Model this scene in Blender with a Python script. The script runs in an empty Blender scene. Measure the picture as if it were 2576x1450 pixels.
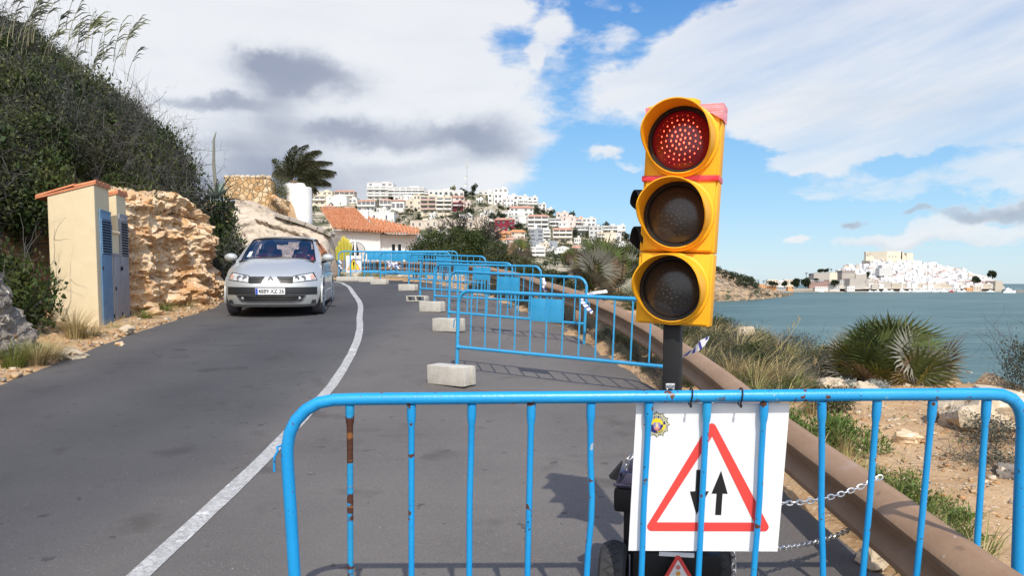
import bpy, bmesh, math, random
import numpy as np
from mathutils import Vector, Matrix, noise as mnoise
from math import radians, sin, cos, pi, sqrt, atan2
R = random.Random(7)
NR = np.random.RandomState(11)
S = bpy.context.scene
COL = S.collection

# ------------------------------------------------------------------ camera, sky, sun, exposure
F = 1932.0; PITCH = radians(4.0); HZ = 714.0; PY0 = HZ + F * math.tan(PITCH)
cam_d = bpy.data.cameras.new("camera"); cam = bpy.data.objects.new("camera", cam_d); COL.objects.link(cam)
cam_d.sensor_width = 36.0; cam_d.lens = 36.0 * F / 2576.0
cam_d.shift_y = (PY0 - 725.0) / 2576.0
cam.location = (0, 0, 0); cam.rotation_euler = (radians(90) - PITCH, 0, 0)
cam_d.clip_start = 0.05; cam_d.clip_end = 60000
S.camera = cam
S.view_settings.view_transform = 'Standard'; S.view_settings.look = 'None'
S.view_settings.exposure = 0.24; S.view_settings.gamma = 1.0
SUNV = Vector((0.163, -0.926, 1.0)).normalized()
sun_d = bpy.data.lights.new("sun", 'SUN'); sun = bpy.data.objects.new("sun", sun_d); COL.objects.link(sun)
sun_d.energy = 3.4; sun_d.angle = radians(0.6); sun_d.color = (1.0, 0.94, 0.84)
sun.rotation_euler = SUNV.to_track_quat('Z', 'Y').to_euler()
sun.location = SUNV * 50

def build_world():
    w = bpy.data.worlds.new("World"); S.world = w; w.use_nodes = True
    nt = w.node_tree; nt.nodes.clear(); N = nt.nodes; L = nt.links
    def val(x):
        return x
    def math_(op, a, b=None, clamp=False):
        n = N.new('ShaderNodeMath'); n.operation = op; n.use_clamp = clamp
        for i, s in enumerate((a, b)):
            if s is None: continue
            if isinstance(s, (int, float)): n.inputs[i].default_value = s
            else: L.new(s, n.inputs[i])
        return n.outputs[0]
    out = N.new('ShaderNodeOutputWorld')
    sky = N.new('ShaderNodeTexSky'); sky.sky_type = 'NISHITA'; sky.sun_disc = False
    sky.sun_elevation = math.asin(SUNV.z); sky.sun_rotation = atan2(SUNV.x, SUNV.y)
    sky.air_density = 1.0; sky.dust_density = 0.35; sky.ozone_density = 2.2; sky.altitude = 0
    hs = N.new('ShaderNodeHueSaturation'); hs.inputs['Saturation'].default_value = 1.12; hs.inputs['Value'].default_value = 1.2
    L.new(sky.outputs[0], hs.inputs['Color'])
    tc = N.new('ShaderNodeTexCoord'); sp = N.new('ShaderNodeSeparateXYZ'); L.new(tc.outputs['Generated'], sp.inputs[0])
    az = math_('ARCTAN2', sp.outputs[0], sp.outputs[1]); el = math_('ARCSINE', sp.outputs[2])
    gr = N.new('ShaderNodeValToRGB'); ge = gr.color_ramp.elements; gm = N.new('ShaderNodeMapRange'); gm.inputs[1].default_value = -.02; gm.inputs[2].default_value = .60; L.new(el, gm.inputs[0]); L.new(gm.outputs[0], gr.inputs[0])
    ge[0].position = 0; ge[0].color = (.50, .64, .74, 1); ge[1].position = 1; ge[1].color = (.045, .155, .45, 1)
    for p_, c_ in ((.06, (.46, .63, .76)), (.18, (.31, .56, .79)), (.36, (.175, .43, .76)), (.58, (.085, .27, .64))): q_ = ge.new(p_); q_.color = (*c_, 1)
    sc_ = N.new('ShaderNodeMix'); sc_.data_type = 'RGBA'; sc_.blend_type = 'MULTIPLY'; sc_.inputs[0].default_value = 1; sc_.inputs[7].default_value = (.115, .115, .115, 1); L.new(hs.outputs[0], sc_.inputs[6])
    sm_ = N.new('ShaderNodeMix'); sm_.data_type = 'RGBA'; sm_.inputs[0].default_value = .78; L.new(sc_.outputs[2], sm_.inputs[6]); L.new(gr.outputs[0], sm_.inputs[7])
    # the sky and clouds around the sun are brightened, an added gain to fill shadows
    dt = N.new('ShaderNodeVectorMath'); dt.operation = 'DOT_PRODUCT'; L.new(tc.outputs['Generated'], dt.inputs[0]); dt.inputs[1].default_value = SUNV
    fill_gain = math_('MULTIPLY_ADD', math_('POWER', math_('MAXIMUM', dt.outputs['Value'], 0.0), 1.5), 1.15)
    fill_gain.node.inputs[2].default_value = 1.0
    bg = N.new('ShaderNodeBackground'); L.new(fill_gain, bg.inputs[1]); L.new(sm_.outputs[2], bg.inputs[0])
    def noise(sx, sy, scale, detail, rough, off=0.0, dist=0.0):
        cb = N.new('ShaderNodeCombineXYZ')
        L.new(math_('MULTIPLY', az, sx), cb.inputs[0]); L.new(math_('MULTIPLY', el, sy), cb.inputs[1]); cb.inputs[2].default_value = off
        n = N.new('ShaderNodeTexNoise'); n.inputs['Scale'].default_value = scale; n.inputs['Detail'].default_value = detail
        n.inputs['Roughness'].default_value = rough; n.inputs['Distortion'].default_value = dist
        L.new(cb.outputs[0], n.inputs['Vector']); return n.outputs[0]
    warp1 = noise(1, 1.3, 9, 5, .6, 3.1); warp2 = noise(1, 1.3, 9, 5, .6, 8.7)
    azw = math_('ADD', az, math_('MULTIPLY', math_('SUBTRACT', warp1, .5), .10))
    elw = math_('ADD', el, math_('MULTIPLY', math_('SUBTRACT', warp2, .5), .075))
    def ang(px, py):
        a = math.atan((px - 1288) / F); return a, math.atan((714 - py) / F * cos(a))
    def blob(px, py, rx, ry, amp, tilt=0.0):
        a0, e0 = ang(px, py); ct, st = cos(tilt), sin(tilt); rx, ry = rx / F, ry / F
        dx = math_('SUBTRACT', azw, a0); dy = math_('SUBTRACT', elw, e0)
        u = math_('ADD', math_('MULTIPLY', dx, ct / rx), math_('MULTIPLY', dy, st / rx))
        v = math_('ADD', math_('MULTIPLY', dx, -st / ry), math_('MULTIPLY', dy, ct / ry))
        d = math_('ADD', math_('MULTIPLY', u, u), math_('MULTIPLY', v, v))
        d = math_('POWER', d, 1.5)
        return math_('MULTIPLY', math_('POWER', 2.718, math_('MULTIPLY', d, -1.0)), amp)
    def total(bl):
        t = None
        for b in bl:
            o = blob(*b); t = o if t is None else math_('ADD', t, o)
        return t
    cover = total([(260, 150, 830, 640, 1.2), (1090, 290, 265, 190, 1.0), (860, 560, 470, 170, .95), (1040, 20, 230, 130, .75), (-900, 300, 900, 700, 1.0),
                   (1395, 95, 62, 62, .8), (1300, 45, 40, 34, .5), (1520, 100, 60, 36, .45), (1540, 20, 70, 26, .4), (1545, 225, 70, 50, .45),
                   (1255, 435, 70, 30, .6), (1345, 165, 24, 30, .5), (1690, 245, 26, 18, .6), (1520, 390, 50, 16, .6), (1590, 415, 60, 12, .5),
                   (2260, 90, 600, 235, 1.1, .14), (1850, 150, 250, 90, .75, .4), (1650, 185, 130, 55, .5, .5), (2700, 190, 420, 150, .8),
                   (2000, 310, 250, 44, .55, -.1), (2360, 468, 400, 44, .62), (2010, 408, 110, 22, .7), (2250, 370, 280, 16, .5),
                   (1990, 618, 38, 14, .95), (2300, 604, 190, 24, .85), (2400, 575, 60, 22, .6), (2540, 600, 80, 30, .5), (2150, 566, 44, 12, .75), (2310, 548, 40, 14, .75), (2440, 543, 56, 18, .8), (2560, 540, 40, 28, .7),
                   (1900, 690, 160, 26, .3), (3500, 200, 500, 400, .8)])
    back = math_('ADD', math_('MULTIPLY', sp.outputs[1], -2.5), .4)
    back = math_('MULTIPLY', math_('MINIMUM', math_('MAXIMUM', back, 0.0), 1.0), .75)  # unseen cloud added behind the camera to whiten the fill light
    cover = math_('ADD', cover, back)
    n1 = noise(1, 1.6, 5.5, 9, .62, .5, .3); n2 = noise(1, 2.6, 15, 8, .6, 2.2, .2)
    dens = math_('ADD', cover, math_('ADD', math_('MULTIPLY', math_('SUBTRACT', n1, .5), 1.0), math_('MULTIPLY', math_('SUBTRACT', n2, .5), 1.0)))
    # upper sky all round: broken cloud too
    mr = N.new('ShaderNodeMapRange'); mr.interpolation_type = 'SMOOTHSTEP'; mr.inputs[1].default_value = .30; mr.inputs[2].default_value = .86
    L.new(dens, mr.inputs[0])
    fac = math_('MULTIPLY', mr.outputs[0], .93)
    dark = total([(765, 205, 150, 52, 1.2), (680, 170, 60, 22, .6), (530, 268, 110, 20, .8), (690, 350, 140, 110, .42), (600, 420, 260, 90, .5), (830, 480, 330, 60, .55), (1010, 345, 210, 40, .8), (1210, 345, 120, 56, .75), (870, 345, 90, 28, .4),
                  (700, 300, 60, 50, .3), (1250, 400, 120, 30, .45), (2150, 566, 44, 14, .9), (2310, 548, 40, 16, .9), (2440, 543, 56, 20, .9), (2560, 540, 40, 30, .9), (2320, 622, 200, 14, .3), (2200, 300, 400, 80, .18), (1080, 430, 140, 24, .3)])
    n3 = noise(1, 2.4, 8, 8, .6, 6.0, .2); n4 = noise(.35, 3.2, 7, 6, .5, 9.0, .6)
    dk = math_('ADD', dark, math_('ADD', math_('MULTIPLY', math_('SUBTRACT', n3, .5), .55), math_('MULTIPLY', math_('SUBTRACT', n4, .5), .55)))
    mr2 = N.new('ShaderNodeMapRange'); mr2.interpolation_type = 'SMOOTHSTEP'; mr2.inputs[1].default_value = -.12; mr2.inputs[2].default_value = 1.3
    L.new(dk, mr2.inputs[0])
    ramp = N.new('ShaderNodeValToRGB'); e = ramp.color_ramp.elements
    e[0].position = 0.0; e[0].color = (.77, .775, .79, 1); e[1].position = 1.0; e[1].color = (.30, .325, .405, 1)
    m = e.new(.30); m.color = (.62, .64, .685, 1)
    L.new(mr2.outputs[0], ramp.inputs[0])
    bg2 = N.new('ShaderNodeBackground'); L.new(fill_gain, bg2.inputs[1]); L.new(ramp.outputs[0], bg2.inputs[0])
    # the right-hand sheet is thin: let some blue through
    cbs = N.new('ShaderNodeCombineXYZ'); L.new(math_('ADD', math_('MULTIPLY', az, .8), math_('MULTIPLY', el, .9)), cbs.inputs[0]); L.new(math_('SUBTRACT', math_('MULTIPLY', el, 6.0), math_('MULTIPLY', az, 1.9)), cbs.inputs[1])
    nst = N.new('ShaderNodeTexNoise'); nst.inputs['Scale'].default_value = 2.6; nst.inputs['Detail'].default_value = 8; nst.inputs['Roughness'].default_value = .58; L.new(cbs.outputs[0], nst.inputs['Vector'])
    thin = math_('MULTIPLY', blob(2420, 250, 820, 420, 1.0), math_('ADD', math_('MULTIPLY', math_('SUBTRACT', nst.outputs[0], .36), 1.5), .04))
    thin = math_('MAXIMUM', thin, 0.0)
    fac = math_('SUBTRACT', fac, math_('MULTIPLY', thin, math_('GREATER_THAN', fac, 0)), True)
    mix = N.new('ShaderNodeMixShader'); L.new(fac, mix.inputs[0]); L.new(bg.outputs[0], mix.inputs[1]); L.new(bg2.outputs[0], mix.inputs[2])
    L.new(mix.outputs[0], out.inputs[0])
build_world()

# ------------------------------------------------------------------ pixel helpers (display 2576 x 1450)
def ray(px, py):
    u = (px - 1288) / F; v = -(py - PY0) / F
    return Vector((u, cos(PITCH) + v * sin(PITCH), -sin(PITCH) + v * cos(PITCH)))
def pix(px, py, d):
    r = ray(px, py); return r * (d / r.y)
GY = [-8, 2.6, 8, 12, 16.2, 17.8, 21.2, 24, 26, 30, 60]
GH = [-1.80, -1.316, -1.07, -.75, -.5, -.36, -.085, .045, .16, .24, .24]
def G(y):
    return float(np.interp(y, GY, GH))
def hit(px, py, dz=0.0):
    r = ray(px, py); y = 1.0
    while y < 60:
        t = y / r.y
        if r.z * t < G(y) + dz: break
        y += .01
    return r * (y / r.y)
SEA = -15.0

# ------------------------------------------------------------------ materials
def mat(name, col, rough=.7, col2=None, nscale=4.0, namt=1.0, bump=0.0, bscale=30.0, metal=0.0, spec=.5, spots=None, detail=6, contrast=(.35, .65), coords='Object', island=0.0, transl=0.0, coat=0.0, stretch=None, emit=None):
    m = bpy.data.materials.new(name); m.use_nodes = True; nt = m.node_tree; N = nt.nodes; L = nt.links
    b = N['Principled BSDF']; b.inputs['Roughness'].default_value = rough; b.inputs['Metallic'].default_value = metal
    b.inputs['Specular IOR Level'].default_value = spec
    if coat: b.inputs['Coat Weight'].default_value = coat; b.inputs['Coat Roughness'].default_value = .05
    c4 = lambda c: (c[0], c[1], c[2], 1)
    tc = N.new('ShaderNodeTexCoord'); vec = tc.outputs[coords] if coords != 'World' else None
    if coords == 'World':
        g = N.new('ShaderNodeNewGeometry'); vec = g.outputs['Position']
    if stretch:
        mp = N.new('ShaderNodeMapping'); mp.inputs['Scale'].default_value = stretch; L.new(vec, mp.inputs[0]); vec = mp.outputs[0]
    cur = None
    if col2 is not None:
        n = N.new('ShaderNodeTexNoise'); n.inputs['Scale'].default_value = nscale; n.inputs['Detail'].default_value = detail; n.inputs['Roughness'].default_value = .6
        L.new(vec, n.inputs['Vector'])
        r = N.new('ShaderNodeValToRGB'); r.color_ramp.elements[0].position = contrast[0]; r.color_ramp.elements[1].position = contrast[1]
        r.color_ramp.elements[0].color = c4(col); r.color_ramp.elements[1].color = c4(col2); L.new(n.outputs[0], r.inputs[0]); cur = r.outputs[0]
    for sp in (spots or []):      # (scale, threshold, softness, colour)
        n = N.new('ShaderNodeTexNoise'); n.inputs['Scale'].default_value = sp[0]; n.inputs['Detail'].default_value = 3; L.new(vec, n.inputs['Vector'])
        mr = N.new('ShaderNodeMapRange'); mr.inputs[1].default_value = sp[1]; mr.inputs[2].default_value = sp[1] + sp[2]; L.new(n.outputs[0], mr.inputs[0])
        mx = N.new('ShaderNodeMix'); mx.data_type = 'RGBA'; L.new(mr.outputs[0], mx.inputs[0])
        if cur is None: mx.inputs[6].default_value = c4(col)
        else: L.new(cur, mx.inputs[6])
        mx.inputs[7].default_value = c4(sp[3]); cur = mx.outputs[2]
    if island:
        g = N.new('ShaderNodeNewGeometry'); hsv = N.new('ShaderNodeHueSaturation')
        mr = N.new('ShaderNodeMapRange'); mr.inputs[3].default_value = 1 - island; mr.inputs[4].default_value = 1 + island; L.new(g.outputs['Random Per Island'], mr.inputs[0])
        mr2 = N.new('ShaderNodeMapRange'); mr2.inputs[3].default_value = .5 - island * .05; mr2.inputs[4].default_value = .5 + island * .03; L.new(g.outputs['Random Per Island'], mr2.inputs[0])
        L.new(mr.outputs[0], hsv.inputs['Value']); L.new(mr2.outputs[0], hsv.inputs['Hue'])
        if cur is None: hsv.inputs['Color'].default_value = c4(col)
        else: L.new(cur, hsv.inputs['Color'])
        cur = hsv.outputs[0]
    if cur is None: b.inputs['Base Color'].default_value = c4(col)
    else: L.new(cur, b.inputs['Base Color'])
    if bump:
        n = N.new('ShaderNodeTexNoise'); n.inputs['Scale'].default_value = bscale; n.inputs['Detail'].default_value = 5; L.new(vec, n.inputs['Vector'])
        bp = N.new('ShaderNodeBump'); bp.inputs['Strength'].default_value = bump; bp.inputs['Distance'].default_value = .3 / bscale
        L.new(n.outputs[0], bp.inputs['Height']); L.new(bp.outputs[0], b.inputs['Normal'])
    if transl:
        t = N.new('ShaderNodeBsdfTranslucent'); ms = N.new('ShaderNodeMixShader'); ms.inputs[0].default_value = transl
        if cur is None: t.inputs[0].default_value = c4(col)
        else: L.new(cur, t.inputs[0])
        L.new(b.outputs[0], ms.inputs[1]); L.new(t.outputs[0], ms.inputs[2]); L.new(ms.outputs[0], N['Material Output'].inputs[0])
    if emit:
        b.inputs['Emission Color'].default_value = c4(emit[0]); b.inputs['Emission Strength'].default_value = emit[1]
    return m
def glass(name, tint, rough=.02, mixf=.15):
    m = bpy.data.materials.new(name); m.use_nodes = True; nt = m.node_tree; N = nt.nodes; L = nt.links
    N.remove(N['Principled BSDF'])
    t = N.new('ShaderNodeBsdfTransparent'); t.inputs[0].default_value = (*tint, 1)
    g = N.new('ShaderNodeBsdfGlossy'); g.inputs['Roughness'].default_value = rough
    fr = N.new('ShaderNodeFresnel'); fr.inputs[0].default_value = 1.5
    a = N.new('ShaderNodeMath'); a.operation = 'ADD'; a.use_clamp = True; a.inputs[1].default_value = mixf; L.new(fr.outputs[0], a.inputs[0])
    x = N.new('ShaderNodeMixShader'); L.new(a.outputs[0], x.inputs[0]); L.new(t.outputs[0], x.inputs[1]); L.new(g.outputs[0], x.inputs[2])
    L.new(x.outputs[0], N['Material Output'].inputs[0]); return m

# ------------------------------------------------------------------ mesh builder
def frame_from(t, up=Vector((0, 0, 1))):
    t = t.normalized(); a = up if abs(t.dot(up)) < .97 else Vector((0, 1, 0))
    s = t.cross(a).normalized(); return s, s.cross(t).normalized()
class MB:
    def __init__(self): self.v = []; self.f = []; self.m = []; self.off = Vector((0, 0, 0))
    def add(self, vs, fs, mi=0):
        b = len(self.v); self.v += [tuple(x) for x in vs]; self.f += [[b + i for i in f] for f in fs]; self.m += [mi] * len(fs); return self
    def box(self, c, s, rot=None, mi=0, taper=1.0, bev=0.0):
        c = Vector(c); h = Vector(s) / 2
        if bev > 0:
            bm = bmesh.new(); bmesh.ops.create_cube(bm, size=1.0); bmesh.ops.scale(bm, vec=Vector(s), verts=bm.verts)
            bmesh.ops.bevel(bm, geom=list(bm.edges), offset=bev, segments=2, affect='EDGES', profile=.6)
            bm.verts.index_update(); vs = [v.co.copy() for v in bm.verts]; fs = [[v.index for v in f.verts] for f in bm.faces]; bm.free()
        else:
            vs = [Vector((x * h.x * (taper if z > 0 else 1), y * h.y * (taper if z > 0 else 1), z * h.z)) for z in (-1, 1) for y in (-1, 1) for x in (-1, 1)]
            fs = [[0, 2, 3, 1], [4, 5, 7, 6], [0, 1, 5, 4], [2, 6, 7, 3], [0, 4, 6, 2], [1, 3, 7, 5]]
        if rot is not None: vs = [rot @ v for v in vs]
        return self.add([c + v for v in vs], fs, mi)
    def tube(self, pts, r, n=8, cap=True, mi=0, flat=None):
        pts = [Vector(p) for p in pts]; k = len(pts); rs = r if isinstance(r, (list, tuple)) else [r] * k; vs = []; prev = None
        for i, p in enumerate(pts):
            t = (pts[min(i + 1, k - 1)] - pts[max(i - 1, 0)])
            if prev is None: s, u = frame_from(t)
            else:
                t = t.normalized(); s = prev - t * prev.dot(t)
                s = s.normalized() if s.length > 1e-6 else frame_from(t)[0]; u = s.cross(t).normalized()
            prev = s
            for j in range(n):
                a = 2 * pi * j / n; vs.append(p + s * (cos(a) * rs[i]) + u * (sin(a) * rs[i] * (flat or 1)))
        fs = [[i * n + j, i * n + (j + 1) % n, (i + 1) * n + (j + 1) % n, (i + 1) * n + j] for i in range(k - 1) for j in range(n)]
        if cap: fs += [list(range(n))[::-1], [(k - 1) * n + j for j in range(n)]]
        return self.add(vs, fs, mi)
    def lathe(self, prof, c=(0, 0, 0), rot=None, n=20, mi=0, a0=0.0, a1=2 * pi):
        c = Vector(c); full = abs(a1 - a0 - 2 * pi) < 1e-6; m = n if full else n + 1; vs = []
        for (r, z) in prof:
            for j in range(m):
                a = a0 + (a1 - a0) * j / n; v = Vector((r * cos(a), r * sin(a), z)); vs.append(c + (rot @ v if rot is not None else v))
        fs = [[i * m + j, i * m + (j + 1) % m, (i + 1) * m + (j + 1) % m, (i + 1) * m + j] for i in range(len(prof) - 1) for j in range(n)]
        return self.add(vs, fs, mi)
    def prism(self, poly, o, ux, uy, depth, mi=0, hole=None):
        o = Vector(o); ux = Vector(ux); uy = Vector(uy); nn = ux.cross(uy).normalized()
        n = len(poly); A = [o + ux * p[0] + uy * p[1] for p in poly]; B = [a - nn * depth for a in A]
        if hole is None:
            return self.add(A + B, [list(range(n)), [n + i for i in range(n)][::-1]] + [[(i + 1) % n, i, n + i, n + (i + 1) % n] for i in range(n)], mi)
        H = [o + ux * p[0] + uy * p[1] for p in hole]; HB = [a - nn * depth for a in H]   # same count as poly
        q = lambda a, b: [[a + i, a + (i + 1) % n, b + (i + 1) % n, b + i] for i in range(n)]
        return self.add(A + H + B + HB, q(0, n) + q(3 * n, 2 * n) + q(2 * n, 0) + q(n, 3 * n), mi)
    def grid(self, fn, nu, nv, mi=0, skip=None):
        vs = [fn(i / nu, j / nv) for j in range(nv + 1) for i in range(nu + 1)]; w = nu + 1
        fs = [[j * w + i, j * w + i + 1, (j + 1) * w + i + 1, (j + 1) * w + i] for j in range(nv) for i in range(nu) if not (skip and skip(i, j))]
        return self.add(vs, fs, mi)
    def sphere(self, c, r, nu=12, nv=8, mi=0, jit=0.0, seed=0, rot=None):
        c = Vector(c); r = Vector(r if hasattr(r, '__len__') else (r, r, r)); vs = []
        for j in range(nv + 1):
            t = pi * j / nv
            for i in range(nu):
                a = 2 * pi * i / nu; d = Vector((sin(t) * cos(a), sin(t) * sin(a), cos(t)))
                k = 1 + jit * mnoise.noise(d * 1.6 + Vector((seed * 3.1, seed, 0))) + jit * .5 * mnoise.noise(d * 4 + Vector((seed, 7, seed))) if jit else 1
                p = Vector((d.x * r.x, d.y * r.y, d.z * r.z)) * k; vs.append(c + (rot @ p if rot is not None else p))
        return self.add(vs, [[j * nu + i, (j + 1) * nu + i, (j + 1) * nu + (i + 1) % nu, j * nu + (i + 1) % nu] for j in range(nv) for i in range(nu)], mi)
    def build(self, name, mats, parent=None, smooth=True, ang=40, world=False):
        me = bpy.data.meshes.new(name)
        v = self.v
        if world and parent is not None:
            o = parent.location; v = [(a[0] - o.x, a[1] - o.y, a[2] - o.z) for a in v]
        me.from_pydata(v, [], self.f)
        for m in (mats if isinstance(mats, (list, tuple)) else [mats]): me.materials.append(m)
        if any(self.m): me.polygons.foreach_set('material_index', self.m)
        bm = bmesh.new(); bm.from_mesh(me); bmesh.ops.remove_doubles(bm, verts=bm.verts, dist=1e-5); bmesh.ops.recalc_face_normals(bm, faces=bm.faces); bm.to_mesh(me); bm.free()
        if smooth:
            me.polygons.foreach_set('use_smooth', [True] * len(me.polygons)); me.set_sharp_from_angle(angle=radians(ang))
        o = bpy.data.objects.new(name, me); COL.objects.link(o)
        if parent is not None: o.parent = parent
        return o
def npmesh(name, verts, faces4, mats, midx=None, parent=None, smooth=False):
    me = bpy.data.meshes.new(name); n = len(verts); k = len(faces4)
    me.vertices.add(n); me.vertices.foreach_set('co', np.asarray(verts, np.float32).ravel())
    me.loops.add(k * 4); me.loops.foreach_set('vertex_index', np.asarray(faces4, np.int32).ravel())
    me.polygons.add(k); me.polygons.foreach_set('loop_start', np.arange(0, k * 4, 4, dtype=np.int32))
    if midx is not None: me.polygons.foreach_set('material_index', np.asarray(midx, np.int32))
    for m in (mats if isinstance(mats, (list, tuple)) else [mats]): me.materials.append(m)
    me.update(calc_edges=True); me.validate()
    if smooth: me.polygons.foreach_set('use_smooth', [True] * k)
    o = bpy.data.objects.new(name, me); COL.objects.link(o)
    if parent is not None: o.parent = parent
    return o
def tag(o, label=None, cat=None, group=None, kind=None):
    if label: o['label'] = label
    if cat: o['category'] = cat
    if group: o['group'] = group
    if kind: o['kind'] = kind
    return o
def empty(name, loc, label=None, cat=None, group=None, rz=0.0):
    o = bpy.data.objects.new(name, None); COL.objects.link(o); o.location = loc; o.rotation_euler = (0, 0, rz); o.empty_display_size = .1
    return tag(o, label, cat, group)
def copy_tree(o, parent=None):
    c = o.copy(); COL.objects.link(c)
    if parent is not None: c.parent = parent
    for ch in list(o.children): copy_tree(ch, c)
    return c
def text_mesh(body, size, bold=0.0, align='CENTER'):
    """lettering turned to plain geometry: (verts, faces) lying in XY, facing +Z"""
    cu = bpy.data.curves.new('lettering', 'FONT'); cu.body = body; cu.size = size; cu.align_x = align; cu.align_y = 'CENTER'; cu.offset = bold; cu.extrude = 0
    cu.resolution_u = 3
    ob = bpy.data.objects.new('lettering', cu); COL.objects.link(ob); dg = bpy.context.evaluated_depsgraph_get(); me = bpy.data.meshes.new_from_object(ob.evaluated_get(dg))
    vs = [v.co.copy() for v in me.vertices]; fs = [list(p.vertices) for p in me.polygons]
    bpy.data.objects.remove(ob); bpy.data.curves.remove(cu); bpy.data.meshes.remove(me); return vs, fs
def fbm(p, o=4, s=1.0):
    return mnoise.fractal(Vector(p) * s, .9, 2.1, o)

# ------------------------------------------------------------------ foliage generators (numpy)
def leaf_cloud(centers, radii, n, size, aspect=2.0, rs=NR, shell=.55, up=.25, flat=False):
    """n leaf quads spread through a union of ellipsoids"""
    centers = np.asarray(centers, float); radii = np.asarray(radii, float)
    w = radii.prod(1) ** (2 / 3); idx = rs.choice(len(centers), n, p=w / w.sum())
    d = rs.normal(size=(n, 3)); d /= np.linalg.norm(d, axis=1)[:, None]
    rr = shell + (1 - shell) * rs.rand(n) ** .7; rr *= (1 + .16 * rs.normal(size=n))
    p = centers[idx] + d * rr[:, None] * radii[idx]
    a = rs.normal(size=(n, 3)) + d * .7; a[:, 2] += up; a /= np.linalg.norm(a, axis=1)[:, None]
    b = np.cross(a, rs.normal(size=(n, 3))); b /= np.linalg.norm(b, axis=1)[:, None]
    s = size * (.55 + .9 * rs.rand(n)); la = a * s[:, None]; lb = b * (s / aspect)[:, None] * .5
    v = np.stack([p - lb * .35, p + la * .45 - lb, p + la, p + la * .45 + lb], 1).reshape(-1, 3)
    return v, np.arange(n * 4).reshape(-1, 4)
def twigs(base_pts, dirs, length, r0, rs=NR, seg=5, wob=.25, branch=2, depth=2):
    """thin branching sticks -> quads (crossed strips)"""
    V = []; Fc = []
    def go(p, d, l, r, dep):
        pts = [p]; dd = d / np.linalg.norm(d)
        for i in range(seg):
            dd = dd + rs.normal(size=3) * wob; dd /= np.linalg.norm(dd); pts.append(pts[-1] + dd * l / seg)
        k = len(pts)
        s = np.cross(dd, rs.normal(size=3)); s /= np.linalg.norm(s); u = np.cross(dd, s)
        for q in (s, u):
            b = len(V)
            for i, x in enumerate(pts):
                ri = r * (1 - .75 * i / (k - 1)); V.append(x + q * ri); V.append(x - q * ri)
            for i in range(k - 1): Fc.append([b + 2 * i, b + 2 * i + 1, b + 2 * i + 3, b + 2 * i + 2])
        if dep > 0:
            for _ in range(branch):
                i = rs.randint(1, k - 1); nd = dd * .7 + rs.normal(size=3) * .6; go(pts[i], nd, l * .6, r * .55, dep - 1)
    for p, d in zip(base_pts, dirs): go(np.asarray(p, float), np.asarray(d, float), length * (.7 + .6 * rs.rand()), r0, depth)
    return np.array(V), np.array(Fc)
def blades(base, n, h, spread, w, rs=NR, seg=3, droop=.6, lean=(0, 0)):
    """grass tuft: n tapering blades from around base"""
    V = []; Fc = []
    for _ in range(n):
        a = rs.rand() * 2 * pi; r = spread * .35 * sqrt(rs.rand()); p0 = np.array([base[0] + r * cos(a), base[1] + r * sin(a), base[2]])
        hh = h * (.5 + .6 * rs.rand()); out = np.array([cos(a), sin(a), 0]) * spread * (.3 + .8 * rs.rand()) + np.array([lean[0], lean[1], 0]) * hh
        sd = np.array([-sin(a + rs.rand()), cos(a), 0]) * w * .5; b = len(V)
        for i in range(seg + 1):
            t = i / seg; c = p0 + out * t ** 1.8 + np.array([0, 0, hh * (t - droop * .35 * t ** 3)]); k = 1 - t * .85
            V.append(c - sd * k); V.append(c + sd * k)
        for i in range(seg): Fc.append([b + 2 * i, b + 2 * i + 1, b + 2 * i + 3, b + 2 * i + 2])
    return np.array(V), np.array(Fc)
class NP:
    def __init__(self): self.v = []; self.f = []; self.m = []; self.n = 0
    def add(self, vf, mi=0, off=None, rz=0.0, sc=1.0):
        v, f = vf
        v = np.asarray(v, float)
        if sc != 1.0 or rz or off is not None:
            c, s = cos(rz), sin(rz); sc3 = np.asarray(sc if hasattr(sc, '__len__') else (sc, sc, sc)); v = v * sc3
            v = np.stack([v[:, 0] * c - v[:, 1] * s, v[:, 0] * s + v[:, 1] * c, v[:, 2]], 1)
            if off is not None: v = v + np.asarray(off)
        self.v.append(v); self.f.append(np.asarray(f) + self.n); self.m.append(np.full(len(f), mi)); self.n += len(v); return self
    def build(self, name, mats, parent=None, smooth=False):
        return npmesh(name, np.concatenate(self.v), np.concatenate(self.f), mats, np.concatenate(self.m), parent, smooth)

# ------------------------------------------------------------------ the setting: land, road, water
def ip(y, xs, ys): return float(np.interp(y, xs, ys))
def sstep(t): t = max(0.0, min(1.0, t)); return t * t * (3 - 2 * t)
def XL(y): return ip(y, [-8, 2, 8, 10.6, 16, 17.5, 19, 20.5, 22, 23, 24], [-5.2, -5.2, -5.4, -5.7, -6.23, -6.5, -6.9, -7.6, -9.5, -13, -19])
def XR(y): return ip(y, [-8, 6, 7.9, 9.9, 12.6, 14.5, 16.8, 24, 25.3, 26, 26.6], [1.66, 1.62, 1.46, 1.2, .85, .4, .0, -2.7, -4.5, -7, -19])
def XB(y): return ip(y, [2, 5, 8, 11, 13, 17, 18.5, 20, 21.5, 23, 24], [-6.6, -6.7, -7.0, -7.5, -7.6, -7.2, -7.35, -7.9, -9.6, -14, -22])
def XE(y): return ip(y, [-8, 4, 5.5, 7.0, 7.8, 8.25, 10, 13, 17, 22, 27, 30, 40], [7.5, 7, 6.2, 5.3, 4.8, 3.5, 3.25, 3.0, 2.7, 2.1, 1.5, 1.2, 2])
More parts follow.
